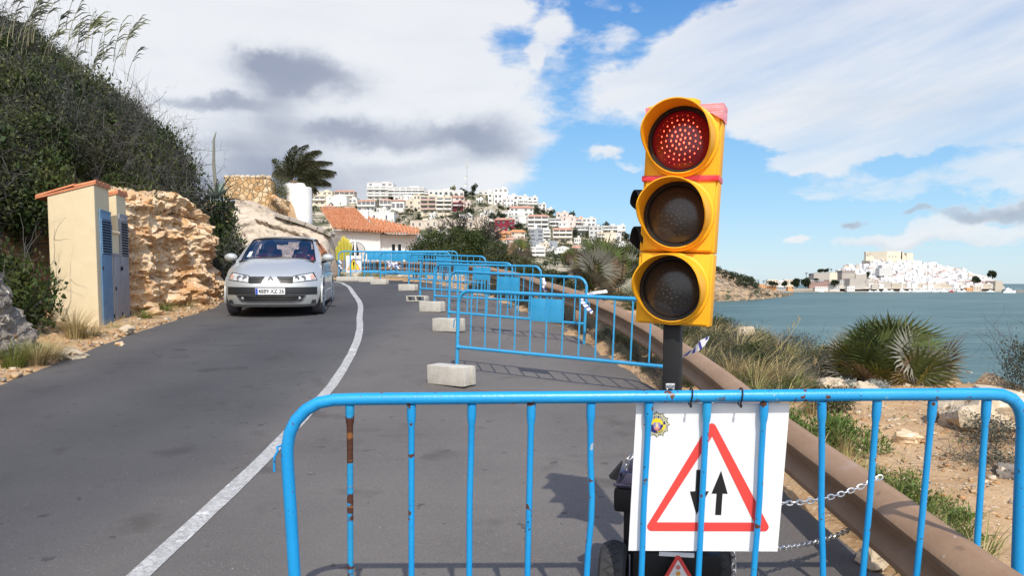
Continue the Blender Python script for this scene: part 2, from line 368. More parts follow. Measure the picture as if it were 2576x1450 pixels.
def T(x, y):
    g = G(y); xl, xr = XL(y), XR(y)
    h = g
    if xl - .02 < x < xr + .02 and y < 26.6: h = g - .03
    elif x <= xl - .02 and y < 24:
        d = xl - x; h = g + .02 + .09 * min(d, 1.5)
        e = XB(y) - x
        if e > 0: h += 2.15 * sstep(e / 1.0) + 1.0 * max(0, e - .7) - .8 * max(0, e - 4.2)
        h += .05 * fbm((x, y, 0), 4, 1.7) * min(1, d * 2)
    else:
        h = g + .02 + .06 * fbm((x, y, 3), 4, 1.3)
        if y < 26: h += .05 * min(1, max(0, x - xr) / .4)
    xe = XE(y)
    if x > xe: h -= 1.25 * (x - xe) * sstep((x - xe) / .8) - .25 * fbm((x, y, 9), 4, .8)
    if y > 26:
        h += 2.75 * sstep((y - 26.6) / 1.2) * sstep((-7.2 - x - max(0, y - 28.4) * .9) / .7)
        if y > 40: h -= .6 * (y - 40) * sstep((y - 40) / 4)
    return max(h, SEA - 3)
def hitT(px, py, y0=1.2):
    r = ray(px, py); y = y0
    while y < 40:
        q = r * (y / r.y)
        if q.z < T(q.x, q.y): return q
        y += .015
    return r * (8.0 / r.y)
# -- materials of the land
M_ground = mat('ground_dirt', (.38, .235, .118), .95, (.50, .345, .20), 3.2, bump=.9, bscale=26, spec=.1,
               spots=[(38, .62, .05, (.58, .46, .32)), (13, .62, .06, (.34, .21, .12)), (70, .63, .05, (.22, .17, .13))], coords='World')
def asphalt_mat():
    m = mat('asphalt', (.079, .0755, .0745), .88, (.098, .094, .0915), .8, bump=.45, bscale=220, spec=.32, coords='World',
            spots=[(95, .60, .08, (.135, .127, .12)), (170, .60, .06, (.05, .047, .045)), (2.2, .60, .12, (.064, .060, .058)), (9, .68, .03, (.055, .052, .05)), (22, .745, .02, (.05, .048, .047)), (60, .755, .012, (.42, .40, .36))])
    nt = m.node_tree; N = nt.nodes; L = nt.links; b = N['Principled BSDF']; src = b.inputs['Base Color'].links[0].from_socket
    # the driven lane is a smoother, darker strip than the dusty closed half: worn wheel tracks along y
    g = N.new('ShaderNodeNewGeometry'); sp = N.new('ShaderNodeSeparateXYZ'); L.new(g.outputs['Position'], sp.inputs[0])
    ns = N.new('ShaderNodeTexNoise'); ns.inputs['Scale'].default_value = 1.1; ns.inputs['Detail'].default_value = 4; L.new(g.outputs['Position'], ns.inputs['Vector'])
    ad = N.new('ShaderNodeMath'); ad.operation = 'MULTIPLY_ADD'; L.new(ns.outputs[0], ad.inputs[0]); ad.inputs[1].default_value = .55; L.new(sp.outputs[0], ad.inputs[2])
    cr = N.new('ShaderNodeValToRGB'); mr = N.new('ShaderNodeMapRange'); mr.inputs[1].default_value = -6; mr.inputs[2].default_value = 2; L.new(ad.outputs[0], mr.inputs[0]); L.new(mr.outputs[0], cr.inputs[0])
    e = cr.color_ramp.elements; e[0].position = 0; e[0].color = (1.02, .98, .95, 1); e[1].position = 1; e[1].color = (1.30, 1.22, 1.15, 1)
    for p, c in ((.12, (1.06, 1.02, 1)), (.2, (.76, .76, .80)), (.28, (.86, .86, .90)), (.38, (.75, .75, .80)), (.50, (.92, .93, .95)), (.56, (1.30, 1.24, 1.18)), (.8, (1.58, 1.49, 1.40))):
        q = e.new(p); q.color = (*c, 1)
    mx = N.new('ShaderNodeMix'); mx.data_type = 'RGBA'; mx.blend_type = 'MULTIPLY'; mx.inputs[0].default_value = 1; L.new(src, mx.inputs[6]); L.new(cr.outputs[0], mx.inputs[7]); L.new(mx.outputs[2], b.inputs['Base Color'])
    return m
M_asph = asphalt_mat()
M_line = mat('road_paint', (.34, .335, .32), .8, (.52, .51, .49), 14, bump=.3, bscale=120, coords='World', spots=[(45, .52, .1, (.30, .29, .28)), (110, .55, .08, (.26, .25, .24)), (4, .66, .05, (.75, .74, .70))])

def build_land():
    xs = np.concatenate([np.linspace(-34, -12, 30), np.linspace(-11.6, -4.6, 60), np.linspace(-4.3, 1, 16), np.linspace(1.1, 8, 60), np.linspace(8.5, 26, 24)])
    ys = np.concatenate([np.linspace(-8, 1.5, 20), np.linspace(1.7, 20, 130), np.linspace(20.3, 30, 40), np.linspace(30.8, 80, 40)])
    V = np.array([(x, y, T(x, y)) for y in ys for x in xs]); w = len(xs); h = len(ys)
    I = np.arange(w * h).reshape(h, w); Fq = np.stack([I[:-1, :-1], I[:-1, 1:], I[1:, 1:], I[1:, :-1]], -1).reshape(-1, 4)
    o = npmesh('ground', V, Fq, M_ground, smooth=True); tag(o, kind='structure')
    # road sheet
    mb = MB(); ys = np.concatenate([np.linspace(-8, 2, 12), np.linspace(2.4, 26.4, 80)]); nx = 24
    def rf(u, v):
        y = ys[int(round(v * (len(ys) - 1)))]; a, b = XL(y), XR(y)
        jit = .035 * fbm((0, y, 5), 4, 2.0)
        x = a + (b - a) * u + (jit if u in (0.0, 1.0) else 0); return Vector((x, y, G(y) + .0))
    mb.grid(rf, nx, len(ys) - 1); o = mb.build('road', M_asph); tag(o, kind='structure')
    # painted edge line
    P = [(-1.55, -2), (-1.6, 1), (-1.64, 3.3), (-1.72, 5.58), (-1.96, 8.8), (-2.32, 11.6), (-2.8, 14.1), (-3.3, 16.7), (-3.93, 19.1), (-4.75, 22), (-5.7, 24.3), (-8, 25.3), (-12, 25.7)]
    pts = []
    for i in range(len(P) - 1):      # Catmull-Rom
        p0, p1, p2, p3 = [Vector(P[max(0, min(len(P) - 1, i + k))]) for k in (-1, 0, 1, 2)]
        for s in range(8):
            t = s / 8; pts.append(.5 * (2 * p1 + (p2 - p0) * t + (2 * p0 - 5 * p1 + 4 * p2 - p3) * t * t + (3 * p1 - p0 - 3 * p2 + p3) * t ** 3))
    mb = MB(); vs = []
    for i, p in enumerate(pts):
        d = (pts[min(i + 1, len(pts) - 1)] - pts[max(0, i - 1)]).normalized(); n = Vector((-d.y, d.x)) * .054
        for k in (-1, -.33, .33, 1):
            q = p + n * (k + (.12 * fbm((p.x * 9, p.y * 9, k), 3) if abs(k) == 1 else 0)); vs.append((q.x, q.y, G(q.y) + .004))
    fs = [[i * 4 + j, i * 4 + j + 1, i * 4 + j + 5, i * 4 + j + 4] for i in range(len(pts) - 1) for j in range(3)]
    mb.add(vs, fs); tag(mb.build('road_marking', M_line), kind='structure')
    # sea
    m = bpy.data.materials.new('sea_water'); m.use_nodes = True; nt = m.node_tree; N = nt.nodes; L = nt.links; b = N['Principled BSDF']
    b.inputs['Roughness'].default_value = .38; b.inputs['Specular IOR Level'].default_value = .12
    g = N.new('ShaderNodeNewGeometry'); mp = N.new('ShaderNodeMapping'); mp.inputs['Scale'].default_value = (.006, .022, .0); L.new(g.outputs['Position'], mp.inputs[0])
    n = N.new('ShaderNodeTexNoise'); n.inputs['Scale'].default_value = 1; n.inputs['Detail'].default_value = 9; n.inputs['Roughness'].default_value = .62; L.new(mp.outputs[0], n.inputs[0])
    r = N.new('ShaderNodeValToRGB'); e = r.color_ramp.elements; e[0].position = .36; e[0].color = (.040, .098, .095, 1); e[1].position = .66; e[1].color = (.098, .162, .150, 1)
    L.new(n.outputs[0], r.inputs[0])
    mp3 = N.new('ShaderNodeMapping'); mp3.inputs['Scale'].default_value = (.05, .16, 0); L.new(g.outputs['Position'], mp3.inputs[0])
    n3 = N.new('ShaderNodeTexNoise'); n3.inputs['Scale'].default_value = 1; n3.inputs['Detail'].default_value = 10; n3.inputs['Roughness'].default_value = .75; L.new(mp3.outputs[0], n3.inputs[0])
    r3 = N.new('ShaderNodeMapRange'); r3.inputs[1].default_value = .35; r3.inputs[2].default_value = .7; r3.inputs[3].default_value = .70; r3.inputs[4].default_value = 1.42; L.new(n3.outputs[0], r3.inputs[0])
    mx = N.new('ShaderNodeMix'); mx.data_type = 'RGBA'; mx.blend_type = 'MULTIPLY'; mx.inputs[0].default_value = 1; L.new(r.outputs[0], mx.inputs[6]); L.new(r3.outputs[0], mx.inputs[7]); L.new(mx.outputs[2], b.inputs['Base Color'])
    mp2 = N.new('ShaderNodeMapping'); mp2.inputs['Scale'].default_value = (.25, .6, .3); L.new(g.outputs['Position'], mp2.inputs[0])
    n2 = N.new('ShaderNodeTexNoise'); n2.inputs['Scale'].default_value = 1; n2.inputs['Detail'].default_value = 6; L.new(mp2.outputs[0], n2.inputs[0])
    bp = N.new('ShaderNodeBump'); bp.inputs['Strength'].default_value = .55; bp.inputs['Distance'].default_value = .6; L.new(n2.outputs[0], bp.inputs['Height']); L.new(bp.outputs[0], b.inputs['Normal'])
    mb = MB(); mb.add([(-30000, 60, SEA), (30000, 60, SEA), (30000, 45000, SEA), (-30000, 45000, SEA), (-30000, -3000, SEA), (30000, -3000, SEA)], [[0, 1, 2, 3], [4, 5, 1, 0]])
    tag(mb.build('sea', m, smooth=False), kind='structure')
build_land()

# -- far land, as grids of (bearing, distance) with the height of each ridge
M_scarp = mat('scrub_slope', (.10, .105, .05), .95, (.42, .36, .27), .045, spec=.1, coords='World', contrast=(.40, .58), detail=9, spots=[(.22, .56, .06, (.055, .07, .035)), (.12, .60, .05, (.50, .42, .32))])
M_rockfar = mat('coast_rock', (.44, .31, .19), .95, (.15, .12, .095), .10, spec=.1, coords='World', detail=9, contrast=(.42, .6), stretch=(1, 1, 4), spots=[(.05, .60, .05, (.07, .08, .045))])
M_beach = mat('beach_sand', (.36, .29, .21), .95, (.45, .38, .29), .02, coords='World', spec=.1)
HPX = [640, 780, 850, 925, 1060, 1110, 1200, 1280, 1350, 1400, 1480, 1560, 1600, 1650, 1700, 1740, 1770]
HPY = [500, 503, 506, 502, 503, 492, 487, 497, 522, 545, 570, 590, 612, 640, 668, 690, 712]
HD0, HD1 = 300.0, 610.0
def hill_pt(px, s, base=674):
    pyc = ip(px, HPX, HPY); py = base + (pyc - base) * s; return pix(px, py, HD0 + (HD1 - HD0) * s ** 1.15)
def hill_at(px, py):
    pyc = ip(px, HPX, HPY); s = max(0, min(1, (674 - py) / (674 - pyc))); return hill_pt(px, s)
def build_far_land():
    mb = MB(); px = list(range(640, 1771, 22)); n = 26
    def f(u, v):
        p = px[int(round(u * (len(px) - 1)))]; j = int(round(v * (n + 4)))
        if j == 0: q = pix(p, 714, 255); q.z = SEA - 1; return q
        if j <= n + 1:
            s = (j - 1) / n; q = hill_pt(p, s)
            if 0 < s < 1: q.z += 1.6 * fbm((q.x * .02, q.y * .02, 0), 4) - .6
            return q
        q = hill_pt(p, 1); k = j - n - 1; return Vector((q.x * (1 + .2 * k), q.y * (1 + .2 * k), max(SEA - 2, q.z - 22 * k - 8)))
    mb.grid(f, len(px) - 1, n + 4); tag(mb.build('town_hill', M_scarp), kind='structure')
    # headland of pale rock with scrub on it
    mb = MB(); px = [1690 + i * 3 for i in range(103)]
    def f(u, v):
        i = int(round(u * (len(px) - 1))); p = px[i]; j = int(round(v * 9))
        wl = ip(p, [1690, 1790, 1880, 1950, 1985, 1996], [762, 759, 756, 750, 745, 740]); d0 = 15 * F / (wl - 714)
        top = ip(p, [1690, 1790, 1842, 1888, 1912, 1960, 1985, 1996], [664, 672, 690, 702, 722, 736, 742, 739])
        led = min(wl - 1, max(top + 2, ip(p, [1690, 1800, 1900, 1960, 1996], [724, 726, 731, 739, 740])))
        prof = [(wl + 2, d0 - 2), (wl - 6, d0 + 3), (led + 4, d0 + 8), (led, d0 + 14), (led - 1, d0 + 40), ((led + top) / 2 + 3, d0 + 60), ((led + top) / 2 - 3, d0 + 75), (top + 3, d0 + 95), (top, d0 + 120), (wl - 8, d0 + 330)]
        y, d = prof[j]; q = pix(p, y, d)
        if 0 < j < 9: q.z += 2.2 * fbm((q.x * .09, q.y * .06, 2), 5); q.y += 9 * fbm((q.x * .07, q.z * .25, 5), 5)
        if j == 9: q.z = SEA - 1
        return q
    mb.grid(f, len(px) - 1, 9); o = mb.build('headland', M_rockfar, ang=25); tag(o, kind='structure')
    # low shore and beach in front of the old town, and the quay
    mb = MB(); a = pix(1880, 735, 1372); b = pix(2560, 735, 1380)
    mb.add([(a.x, 1372, SEA - .5), (pix(2140, 735, 1372).x, 1372, SEA - .5), (pix(2140, 735, 1392).x, 1392, SEA + 1.2), (pix(1880, 735, 1392).x, 1392, SEA + 1.2), (pix(2140, 735, 1900).x, 1900, SEA + 3), (pix(1850, 735, 1900).x, 1900, SEA + 3)], [[0, 1, 2, 3], [3, 2, 4, 5]])
    tag(mb.build('beach', M_beach, smooth=False), kind='structure')
    mb = MB(); x0 = pix(2130, 735, 1375).x; x1 = pix(2516, 735, 1380).x
    mb.add([(x0, 1376, SEA - 1), (x1, 1376, SEA - 1), (x1, 1376, SEA + 1.6), (x0, 1376, SEA + 1.6), (x1, 1600, SEA + 1.8), (x0, 1600, SEA + 1.8)], [[0, 1, 2, 3], [3, 2, 4, 5]])
    tag(mb.build('quay', mat('quay_stone', (.34, .31, .27), .9, (.44, .40, .35), .1, coords='World'), smooth=False), kind='structure')
TPX = [2060, 2097, 2118, 2165, 2191, 2295, 2327, 2387, 2439, 2478, 2504, 2522, 2532]
TPY = [722, 694, 681, 670, 661, 659, 666, 677, 686, 694, 705, 716, 728]
def rock_pt(px, s):
    pyc = ip(px, TPX, TPY); return pix(px, 727 + (pyc - 727) * s, 1395 + 110 * s)
def build_rock():
    mb = MB(); px = list(range(2060, 2535, 12)); n = 10
    def f(u, v):
        p = px[int(round(u * (len(px) - 1)))]; j = int(round(v * (n + 2)))
        if j <= n: return rock_pt(p, j / n)
        q = rock_pt(p, 1); k = j - n; return Vector((q.x * (1 + .03 * k), q.y + 60 * k, max(SEA - 1, q.z - 35 * k)))
    mb.grid(f, len(px) - 1, n + 2); tag(mb.build('castle_rock', mat('old_town_rock', (.45, .38, .30), .95, (.55, .49, .42), .05, coords='World')), kind='structure')
build_far_land(); build_rock()

# ------------------------------------------------------------------ crowd barriers
M_blue = mat('barrier_blue_paint', (.010, .265, .60), .34, (.014, .295, .64), 6, bump=.25, bscale=90, spec=.5,
             spots=[(24, .655, .02, (.10, .04, .02)), (60, .69, .02, (.03, .03, .03)), (15, .72, .02, (.35, .42, .45)), (4, .60, .15, (.02, .31, .60))])
M_bluefar = mat('faded_blue_paint', (.030, .275, .52), .42, (.045, .32, .57), 5, spec=.45, spots=[(22, .70, .03, (.10, .06, .04))])
M_rustbar = mat('rusty_blue_paint', (.012, .235, .50), .45, (.02, .30, .55), 9, bump=.5, bscale=60, spots=[(11, .46, .02, (.075, .028, .016)), (30, .66, .03, (.25, .10, .03))], stretch=(.25, .25, 1.0))
M_black = mat('black_plastic', (.008, .008, .009), .55, (.013, .013, .014), 8, bump=.1, bscale=60, spec=.3)
M_white = mat('white_sign_sheet', (.80, .80, .80), .38, (.77, .77, .775), 2.5, spec=.45)
M_red = mat('sign_red', (.72, .065, .055), .4); M_ink = mat('sign_black', (.012, .012, .012), .45)
M_yel = mat('sign_yellow', (.80, .62, .02), .4); M_navy = mat('emblem_navy', (.03, .03, .16), .4)
M_purp = mat('emblem_violet', (.26, .22, .50), .5); M_sal = mat('emblem_salmon', (.62, .22, .20), .5); M_sand = mat('emblem_sand', (.72, .55, .28), .5); M_cream = mat('emblem_cream', (.85, .82, .55), .5)
def arc_frame(W, H, r, n=7):
    P = [Vector((0, 0, 0)), Vector((0, 0, H * .3)), Vector((0, 0, H - r))]
    P += [Vector((r - r * cos(a), 0, H - r + r * sin(a))) for a in [pi / 2 * i / n for i in range(1, n + 1)]]
    P += [Vector((W * .34, 0, H)), Vector((W * .67, 0, H))]
    P += [Vector((W - r + r * sin(a), 0, H - r + r * cos(a))) for a in [pi / 2 * i / n for i in range(0, n + 1)]]
    P += [Vector((W, 0, H * .3)), Vector((W, 0, 0))]
    return P
def basis(o, L, Rr):
    """place an object so its local x runs from L to Rr"""
    x = (Rr - L).normalized(); y = Vector((0, 0, 1)).cross(x).normalized(); z = x.cross(y)
    o.matrix_world = Matrix(((x.x, y.x, z.x, L.x), (x.y, y.y, z.y, L.y), (x.z, y.z, z.z, L.z), (0, 0, 0, 1)))
GB = 'blue crowd barriers along the closed lane'
BH = .93
def far_barrier():
    W = 2.5; t = empty('crowd_barrier', (0, 0, 0), cat='barrier', group=GB)
    MB().tube(arc_frame(W, BH, .15), .021, 10).build('frame', M_bluefar, t)
    MB().tube([(0, 0, BH - .645), (.02, 0, BH - .645), (.05, 0, BH - .645), (W - .05, 0, BH - .645), (W, 0, BH - .645)], [.03, .028, .019, .019, .03], 8).build('bottom_rail', M_bluefar, t)
    bar = None
    for i in range(12):
        x = .18 + i * (W - .36) / 11
        if bar is None: bar = MB().tube([(0, 0, -.62), (0, 0, -.33), (0, 0, -.05), (0, 0, -.015)], [.0095, .0095, .0095, .014], 6).build('bar', M_bluefar, t)
        else: bar = bar.copy(); COL.objects.link(bar); bar.parent = t
        bar.location = (x, 0, BH)
    pn = None
    for i in (4, 5):
        x = .18 + (i + .5) * (W - .36) / 11; w = (W - .36) / 11 - .016
        if pn is None: pn = MB().box((0, 0, 0), (w, .004, .245), bev=.0015).build('panel', M_bluefar, t)
        else: pn = pn.copy(); COL.objects.link(pn); pn.parent = t
        pn.location = (x, 0, BH - .165)
    for x, s in ((W + .022, 1), (-.022, -1)):
        MB().tube([(x - s * .012, 0, .60), (x + s * .02, 0, .60), (x + s * .035, 0, .57), (x + s * .035, 0, .50)], .006, 6).build('hook', M_bluefar, t)
    return t
FB = [  # left px, left depth, right px, right depth, label
    (1148, 8.75, 1716, 7.35, 'blue barrier behind the traffic light, second in the line from the camera'),
    (1127, 12.2, 1466, 10.75, 'blue barrier just behind the second one, third in the line from the camera'),
    (1092, 15.6, 1366, 14.2, 'blue barrier behind the two blocks lying side by side, fourth in the line'),
    (1056, 17.4, 1301, 15.9, 'blue barrier standing by the curve of the road, fifth in the line from the camera'),
    (1028, 20.3, 1215, 18.9, 'blue barrier in front of the dark evergreen thicket, sixth in the line from the camera'),
    (957, 23.4, 1137, 22.2, 'blue barrier with a tangle of police tape on its bars near the bend'),
    (917, 24.4, 1096, 23.6, 'blue barrier directly right of the one carrying the yellow warning triangle'),
    (882, 25.2, 1066, 25.0, 'blue barrier standing just behind the one with the warning triangle'),
    (853, 25.6, 1036, 25.5, 'blue barrier carrying the white board with yellow warning triangle')]
proto = far_barrier(); barriers = []
for i, (lp, ld, rp, rd, lab) in enumerate(FB):
    o = proto if i == 0 else copy_tree(proto)
    L_ = pix(lp, 714, ld); R_ = pix(rp, 714, rd); L_.z = G(ld) + .002; R_.z = G(rd) + .002
    d = (R_ - L_); R_ = L_ + d.normalized() * 2.5; R_.z = G(R_.y) + .002
    basis(o, L_, R_); o['label'] = lab; barriers.append(o)
# spare barriers stacked flat against the far ones
for k, (x, y, a, lab) in enumerate([(-4.75, 25.95, .03, 'spare blue barrier leaning in the stack behind the bend'), (-4.35, 26.2, -.02, 'spare blue barrier at the back of the stack behind the bend')]):
    o = copy_tree(proto); L_ = Vector((x, y, G(y))); basis(o, L_, L_ + Vector((cos(a), sin(a), 0)) * 2.5); o['label'] = lab; o['group'] = 'spare barriers stacked at the bend'

# -- the nearest barrier, measured bar by bar
TILT = .10; D1 = 2.58; ZT = pix(1600, 994, D1).z
def onplane(px, py, back=0.0):
    r = ray(px, py); t = (D1 + back + TILT * ZT) / (r.y + TILT * r.z); return r * t
nb = empty('crowd_barrier', (0, 0, 0), 'large blue barrier with chipped paint across the foreground, carrying the two-way traffic sign', 'barrier')
pl = onplane(723, 1130); nb.location = (pl.x, pl.y + TILT * .75, G(2.65))
def down(p0, p1, z):
    t = (z - p0.z) / (p1.z - p0.z); return p0 + (p1 - p0) * t
fz = G(2.65)
path = [down(onplane(723, 1130), onplane(741, 1450), fz), onplane(741, 1450)]
cx = [(732, 1300), (723, 1160), (723, 1125), (729, 1090), (745, 1058), (770, 1032), (802, 1014), (840, 1007), (900, 1005), (1330, 1001), (1337, 1001), (1760, 998), (2200, 994), (2480, 992), (2520, 994), (2546, 1005), (2562, 1022), (2571, 1046), (2574, 1080), (2567, 1250), (2560, 1450)]
path += [onplane(*c) for c in cx]; path.append(down(onplane(2574, 1080), onplane(2560, 1450), fz))
MB().tube(path, [.0215] * len(path), 14).build('frame', M_blue, nb, world=True)
b0 = onplane(741, 1492); b1 = onplane(2558, 1492)
MB().tube([b0, b0 + (b1 - b0) * .02, b0 + (b1 - b0) * .98, b1], [.03, .019, .019, .03], 10).build('bottom_rail', M_blue, nb, world=True)
BARS = [(880, 882, 0), (1035, 1035, 0), (1187, 1180, -2), (1337, 1326, 0), (1487, 1474, 9), (1633, 1612, -2), (1779, 1755, 0), (1923, 1893, 3), (2067, 2071, -3), (2207, 2167, 2), (2347, 2302, 0), (2482, 2450, 0)]
for i, (a, b, bend) in enumerate(BARS):
    ty = 1006 - (a - 880) * .0075; P = []; rr = []
    for t, r in ((0.0, .0155), (.06, .0155), (.085, .0145), (.115, .0112), (.3, .0108), (.5, .0108), (.62, .0108), (.8, .0108), (1, .0108)):
        P.append(onplane(a + (b - a) * t + bend * math.exp(-((t - .55) / .22) ** 2), ty + 14 + (1488 - ty - 14) * t)); rr.append(r)
    o = MB().tube(P, rr, 10).build('bar', M_rustbar if i == 0 else M_blue, nb, world=True)
    if i == 0: o['label'] = 'rusty bar with flaking paint'
hk = MB().tube([onplane(708, 1122, .01), onplane(697, 1126, .01), onplane(699, 1136), onplane(690, 1152), onplane(690, 1188)], .0042, 8); hk.build('hook', M_blue, nb, world=True)

# ------------------------------------------------------------------ the two-way traffic sign tied to it
SB = .024; TLc = onplane(1601, 1016, SB); TRc = onplane(1987, 1016, SB); BLc = onplane(1581, 1387, SB); BRc = onplane(1956, 1389, SB)
sg = empty('road_sign', BLc, 'white square board with a red triangle around two opposing arrows, tied to the foreground barrier', 'sign')
SN = (TRc - TLc).cross(TLc - BLc).normalized()
if SN.y > 0: SN = -SN
def sgp(px, py, lift=0.0): return onplane(px, py, SB) + SN * lift
def sz(x, y): return (1464.9 + x / 2.915, 952.2 + y / 2.915)      # zoom coordinates -> display
def flat(mb, poly, lift, mi=0, back=.0): mb.add([sgp(*p, lift) for p in poly], [list(range(len(poly)))], mi)
def ring(mb, outer, inner, lift, mi=0):
    n = len(outer); mb.add([sgp(*p, lift) for p in outer] + [sgp(*p, lift) for p in inner], [[i, (i + 1) % n, n + (i + 1) % n, n + i] for i in range(n)], mi)
def round_poly(pts, r, n=5):
    out = []; k = len(pts)
    for i in range(k):
        p = Vector(pts[i]); a = (Vector(pts[i - 1]) - p).normalized(); b = (Vector(pts[(i + 1) % k]) - p).normalized()
        ang_ = a.angle(b); d = r / math.tan(ang_ / 2); s, e = p + a * d, p + b * d; c = p + (a + b).normalized() * (r / sin(ang_ / 2))
        for j in range(n + 1):
            t = j / n; m = (s * (1 - t) + e * t) - c; out.append(tuple(c + m.normalized() * r))
    return out
mb = MB(); q = [TLc, TRc, BRc, BLc]; mb.add(q + [v - SN * .006 for v in q], [[0, 1, 2, 3], [7, 6, 5, 4], [0, 4, 5, 1], [1, 5, 6, 2], [2, 6, 7, 3], [3, 7, 4, 0]]); mb.build('board', M_white, sg, world=True, smooth=False)
tri = [sz(951, 298), sz(1388, 1125), sz(450, 1122)]; tri_o = round_poly(tri, 11, 6); tri_in = [sz(952, 428), sz(1258, 1060), sz(545, 1058)]
tin = round_poly(tri_in, .6, 6)
mb = MB(); ring(mb, tri_o, tin, .0012); mb.build('red_triangle', M_red, sg, world=True, smooth=False)
mb = MB(); flat(mb, [sz(*p) for p in ((836, 673), (886, 672), (884, 830), (928, 830), (836, 1002), (788, 832), (828, 830))], .0012); mb.build('down_arrow', M_ink, sg, world=True, smooth=False)
mb = MB(); flat(mb, [sz(*p) for p in ((1017, 678), (1066, 849), (1028, 848), (1018, 1005), (973, 1004), (984, 848), (946, 848))], .0012); mb.build('up_arrow', M_ink, sg, world=True, smooth=False)
# police emblem: twelve-pointed star, ring with lettering, disc with a shield
ec = sz(546, 340); ER = 33.0
em = MB(); star = [(ec[0] + (ER if i % 2 == 0 else ER * .83) * sin(pi * i / 12), ec[1] - (ER if i % 2 == 0 else ER * .83) * cos(pi * i / 12)) for i in range(24)]
flat(em, star, .0010, 0)
for i in range(48):
    a = 2 * pi * (i + .5) / 48; ro = ER * (.92 if i % 4 in (0, 3) else .80); w = .042
    flat(em, [(ec[0] + r * sin(a + s * w), ec[1] - r * cos(a + s * w)) for r, s in ((ER * .66, -.9), (ER * .66, .9), (ro, .7), (ro, -.7))], .0014, 1)
def disc(r, lift, mi, a0=0, a1=2 * pi, n=28):
    flat(em, ([] if a1 - a0 > 6 else [ec]) + [(ec[0] + r * sin(a0 + (a1 - a0) * i / n), ec[1] - r * cos(a0 + (a1 - a0) * i / n)) for i in range(n + (0 if a1 - a0 > 6 else 1))], lift, mi)
disc(ER * .655, .0018, 2); disc(ER * .655, .0021, 3, pi / 2, pi); disc(ER * .48, .0024, 3, -pi / 2, pi / 2); disc(ER * .48, .0024, 2, pi / 2, 3 * pi / 2)
shd = [(-.26, -.16), (.26, -.16), (.26, .2), (.2, .36), (0, .47), (-.2, .36), (-.26, .2)]
flat(em, [(ec[0] + ER * x, ec[1] + ER * y) for x, y in shd], .0028, 4)
flat(em, [(ec[0] + ER * x, ec[1] + ER * y) for x, y in ((-.22, .2), (.22, .2), (.18, .36), (0, .46), (-.18, .36))], .0032, 5)
flat(em, [(ec[0] + ER * x, ec[1] + ER * y) for x, y in ((-.1, .24), (-.1, -.05), (-.03, -.13), (.03, -.13), (.1, -.05), (.1, .24))], .0034, 6)
def ring_text(txt, r, a0, a1, size, flip=False):
    for i, ch in enumerate(txt):
        if ch == ' ': continue
        a = a0 + (a1 - a0) * i / (len(txt) - 1); vs, fs = text_mesh(ch, size)
        th = a if not flip else a + pi
        P = [(ec[0] + r * sin(a) + v.x * cos(th) + v.y * sin(th), ec[1] - r * cos(a) + v.x * sin(th) - v.y * cos(th)) for v in vs]
        em.add([sgp(*p, .0031) for p in P], fs, 1 if not flip else 2)
ring_text('POLICIA LOCAL', ER * .565, -1.15, 1.15, 8.0); ring_text('PENISCOLA', ER * .575, pi + .75, pi - .75, 7.0, True)
em.build('police_emblem', [M_ink, M_cream, M_navy, M_yel, M_purp, M_sal, M_sand], sg, world=True, smooth=False)
# two black cable ties hold it to the top rail
for x in (1737, 1862):
    c = onplane(x, 997); mb = MB(); ln = []
    for k in range(15):
        a = 2 * pi * k / 14; ln.append(c + Vector((.0035 * sin(a), .0262 * cos(a), .027 * sin(a) - (.004 if sin(a) < -.6 else 0))))
    mb.tube(ln, .0026, 6, cap=False); e = c + Vector((-.003, -.020, -.031)); mb.box(e, (.008, .006, .011), bev=.001); mb.build('cable_tie', M_black, sg, world=True)

# ------------------------------------------------------------------ portable traffic light on its trolley
M_amber = mat('amber_housing', (.88, .41, .008), .52, (.86, .39, .006), 5, spec=.4, bump=.05, bscale=80, spots=[(24, .72, .03, (.55, .24, .02))])
M_tape = mat('red_tape', (.62, .018, .028), .35, (.74, .06, .08), 20, spec=.5); M_pinktape = mat('stretched_pink_tape', (.80, .10, .13), .35, (.92, .33, .36), 7, spec=.5, stretch=(.4, 1, 6), bump=.5, bscale=12)
M_lensred = mat('red_lens_lit', (.10, .004, .006), .22, spec=.5, emit=((.34, .004, .010), .16)); M_lensoff = mat('dark_lens', (.035, .032, .030), .22, (.028, .024, .022), 20, spec=.5)
M_lensamb = mat('dark_amber_lens', (.050, .034, .024), .22, (.035, .026, .02), 20, spec=.5)
M_led = mat('led_point', (.5, .05, .03), .3, emit=((1.0, .085, .04), 5.5)); M_ledoff = mat('unlit_led', (.20, .19, .175), .3)
M_gasket = mat('lens_gasket', (.010, .010, .011), .5); M_steel = mat('galvanised_steel', (.50, .50, .50), .35, (.62, .62, .61), 30, metal=.9)
HC = pix(1706, 543, 2.97); tl_yaw = radians(23); base_z = G(2.97)
tl = empty('traffic_light', (pix(1692, 980, 3.0).x, 3.0, base_z), 'yellow portable traffic light showing red, on a black post with a wheeled battery trolley', 'traffic light')
MR = Matrix.Translation(HC) @ Matrix.Rotation(.047, 4, 'Y') @ Matrix.Rotation(-tl_yaw, 4, 'Z')     # local: x right, -y towards traffic, z up
def loc(mb):
    mb.v = [tuple(MR @ Vector(v)) for v in mb.v]; return mb
HW, HH, HD = .286, .842, .085; SH = HH / 3
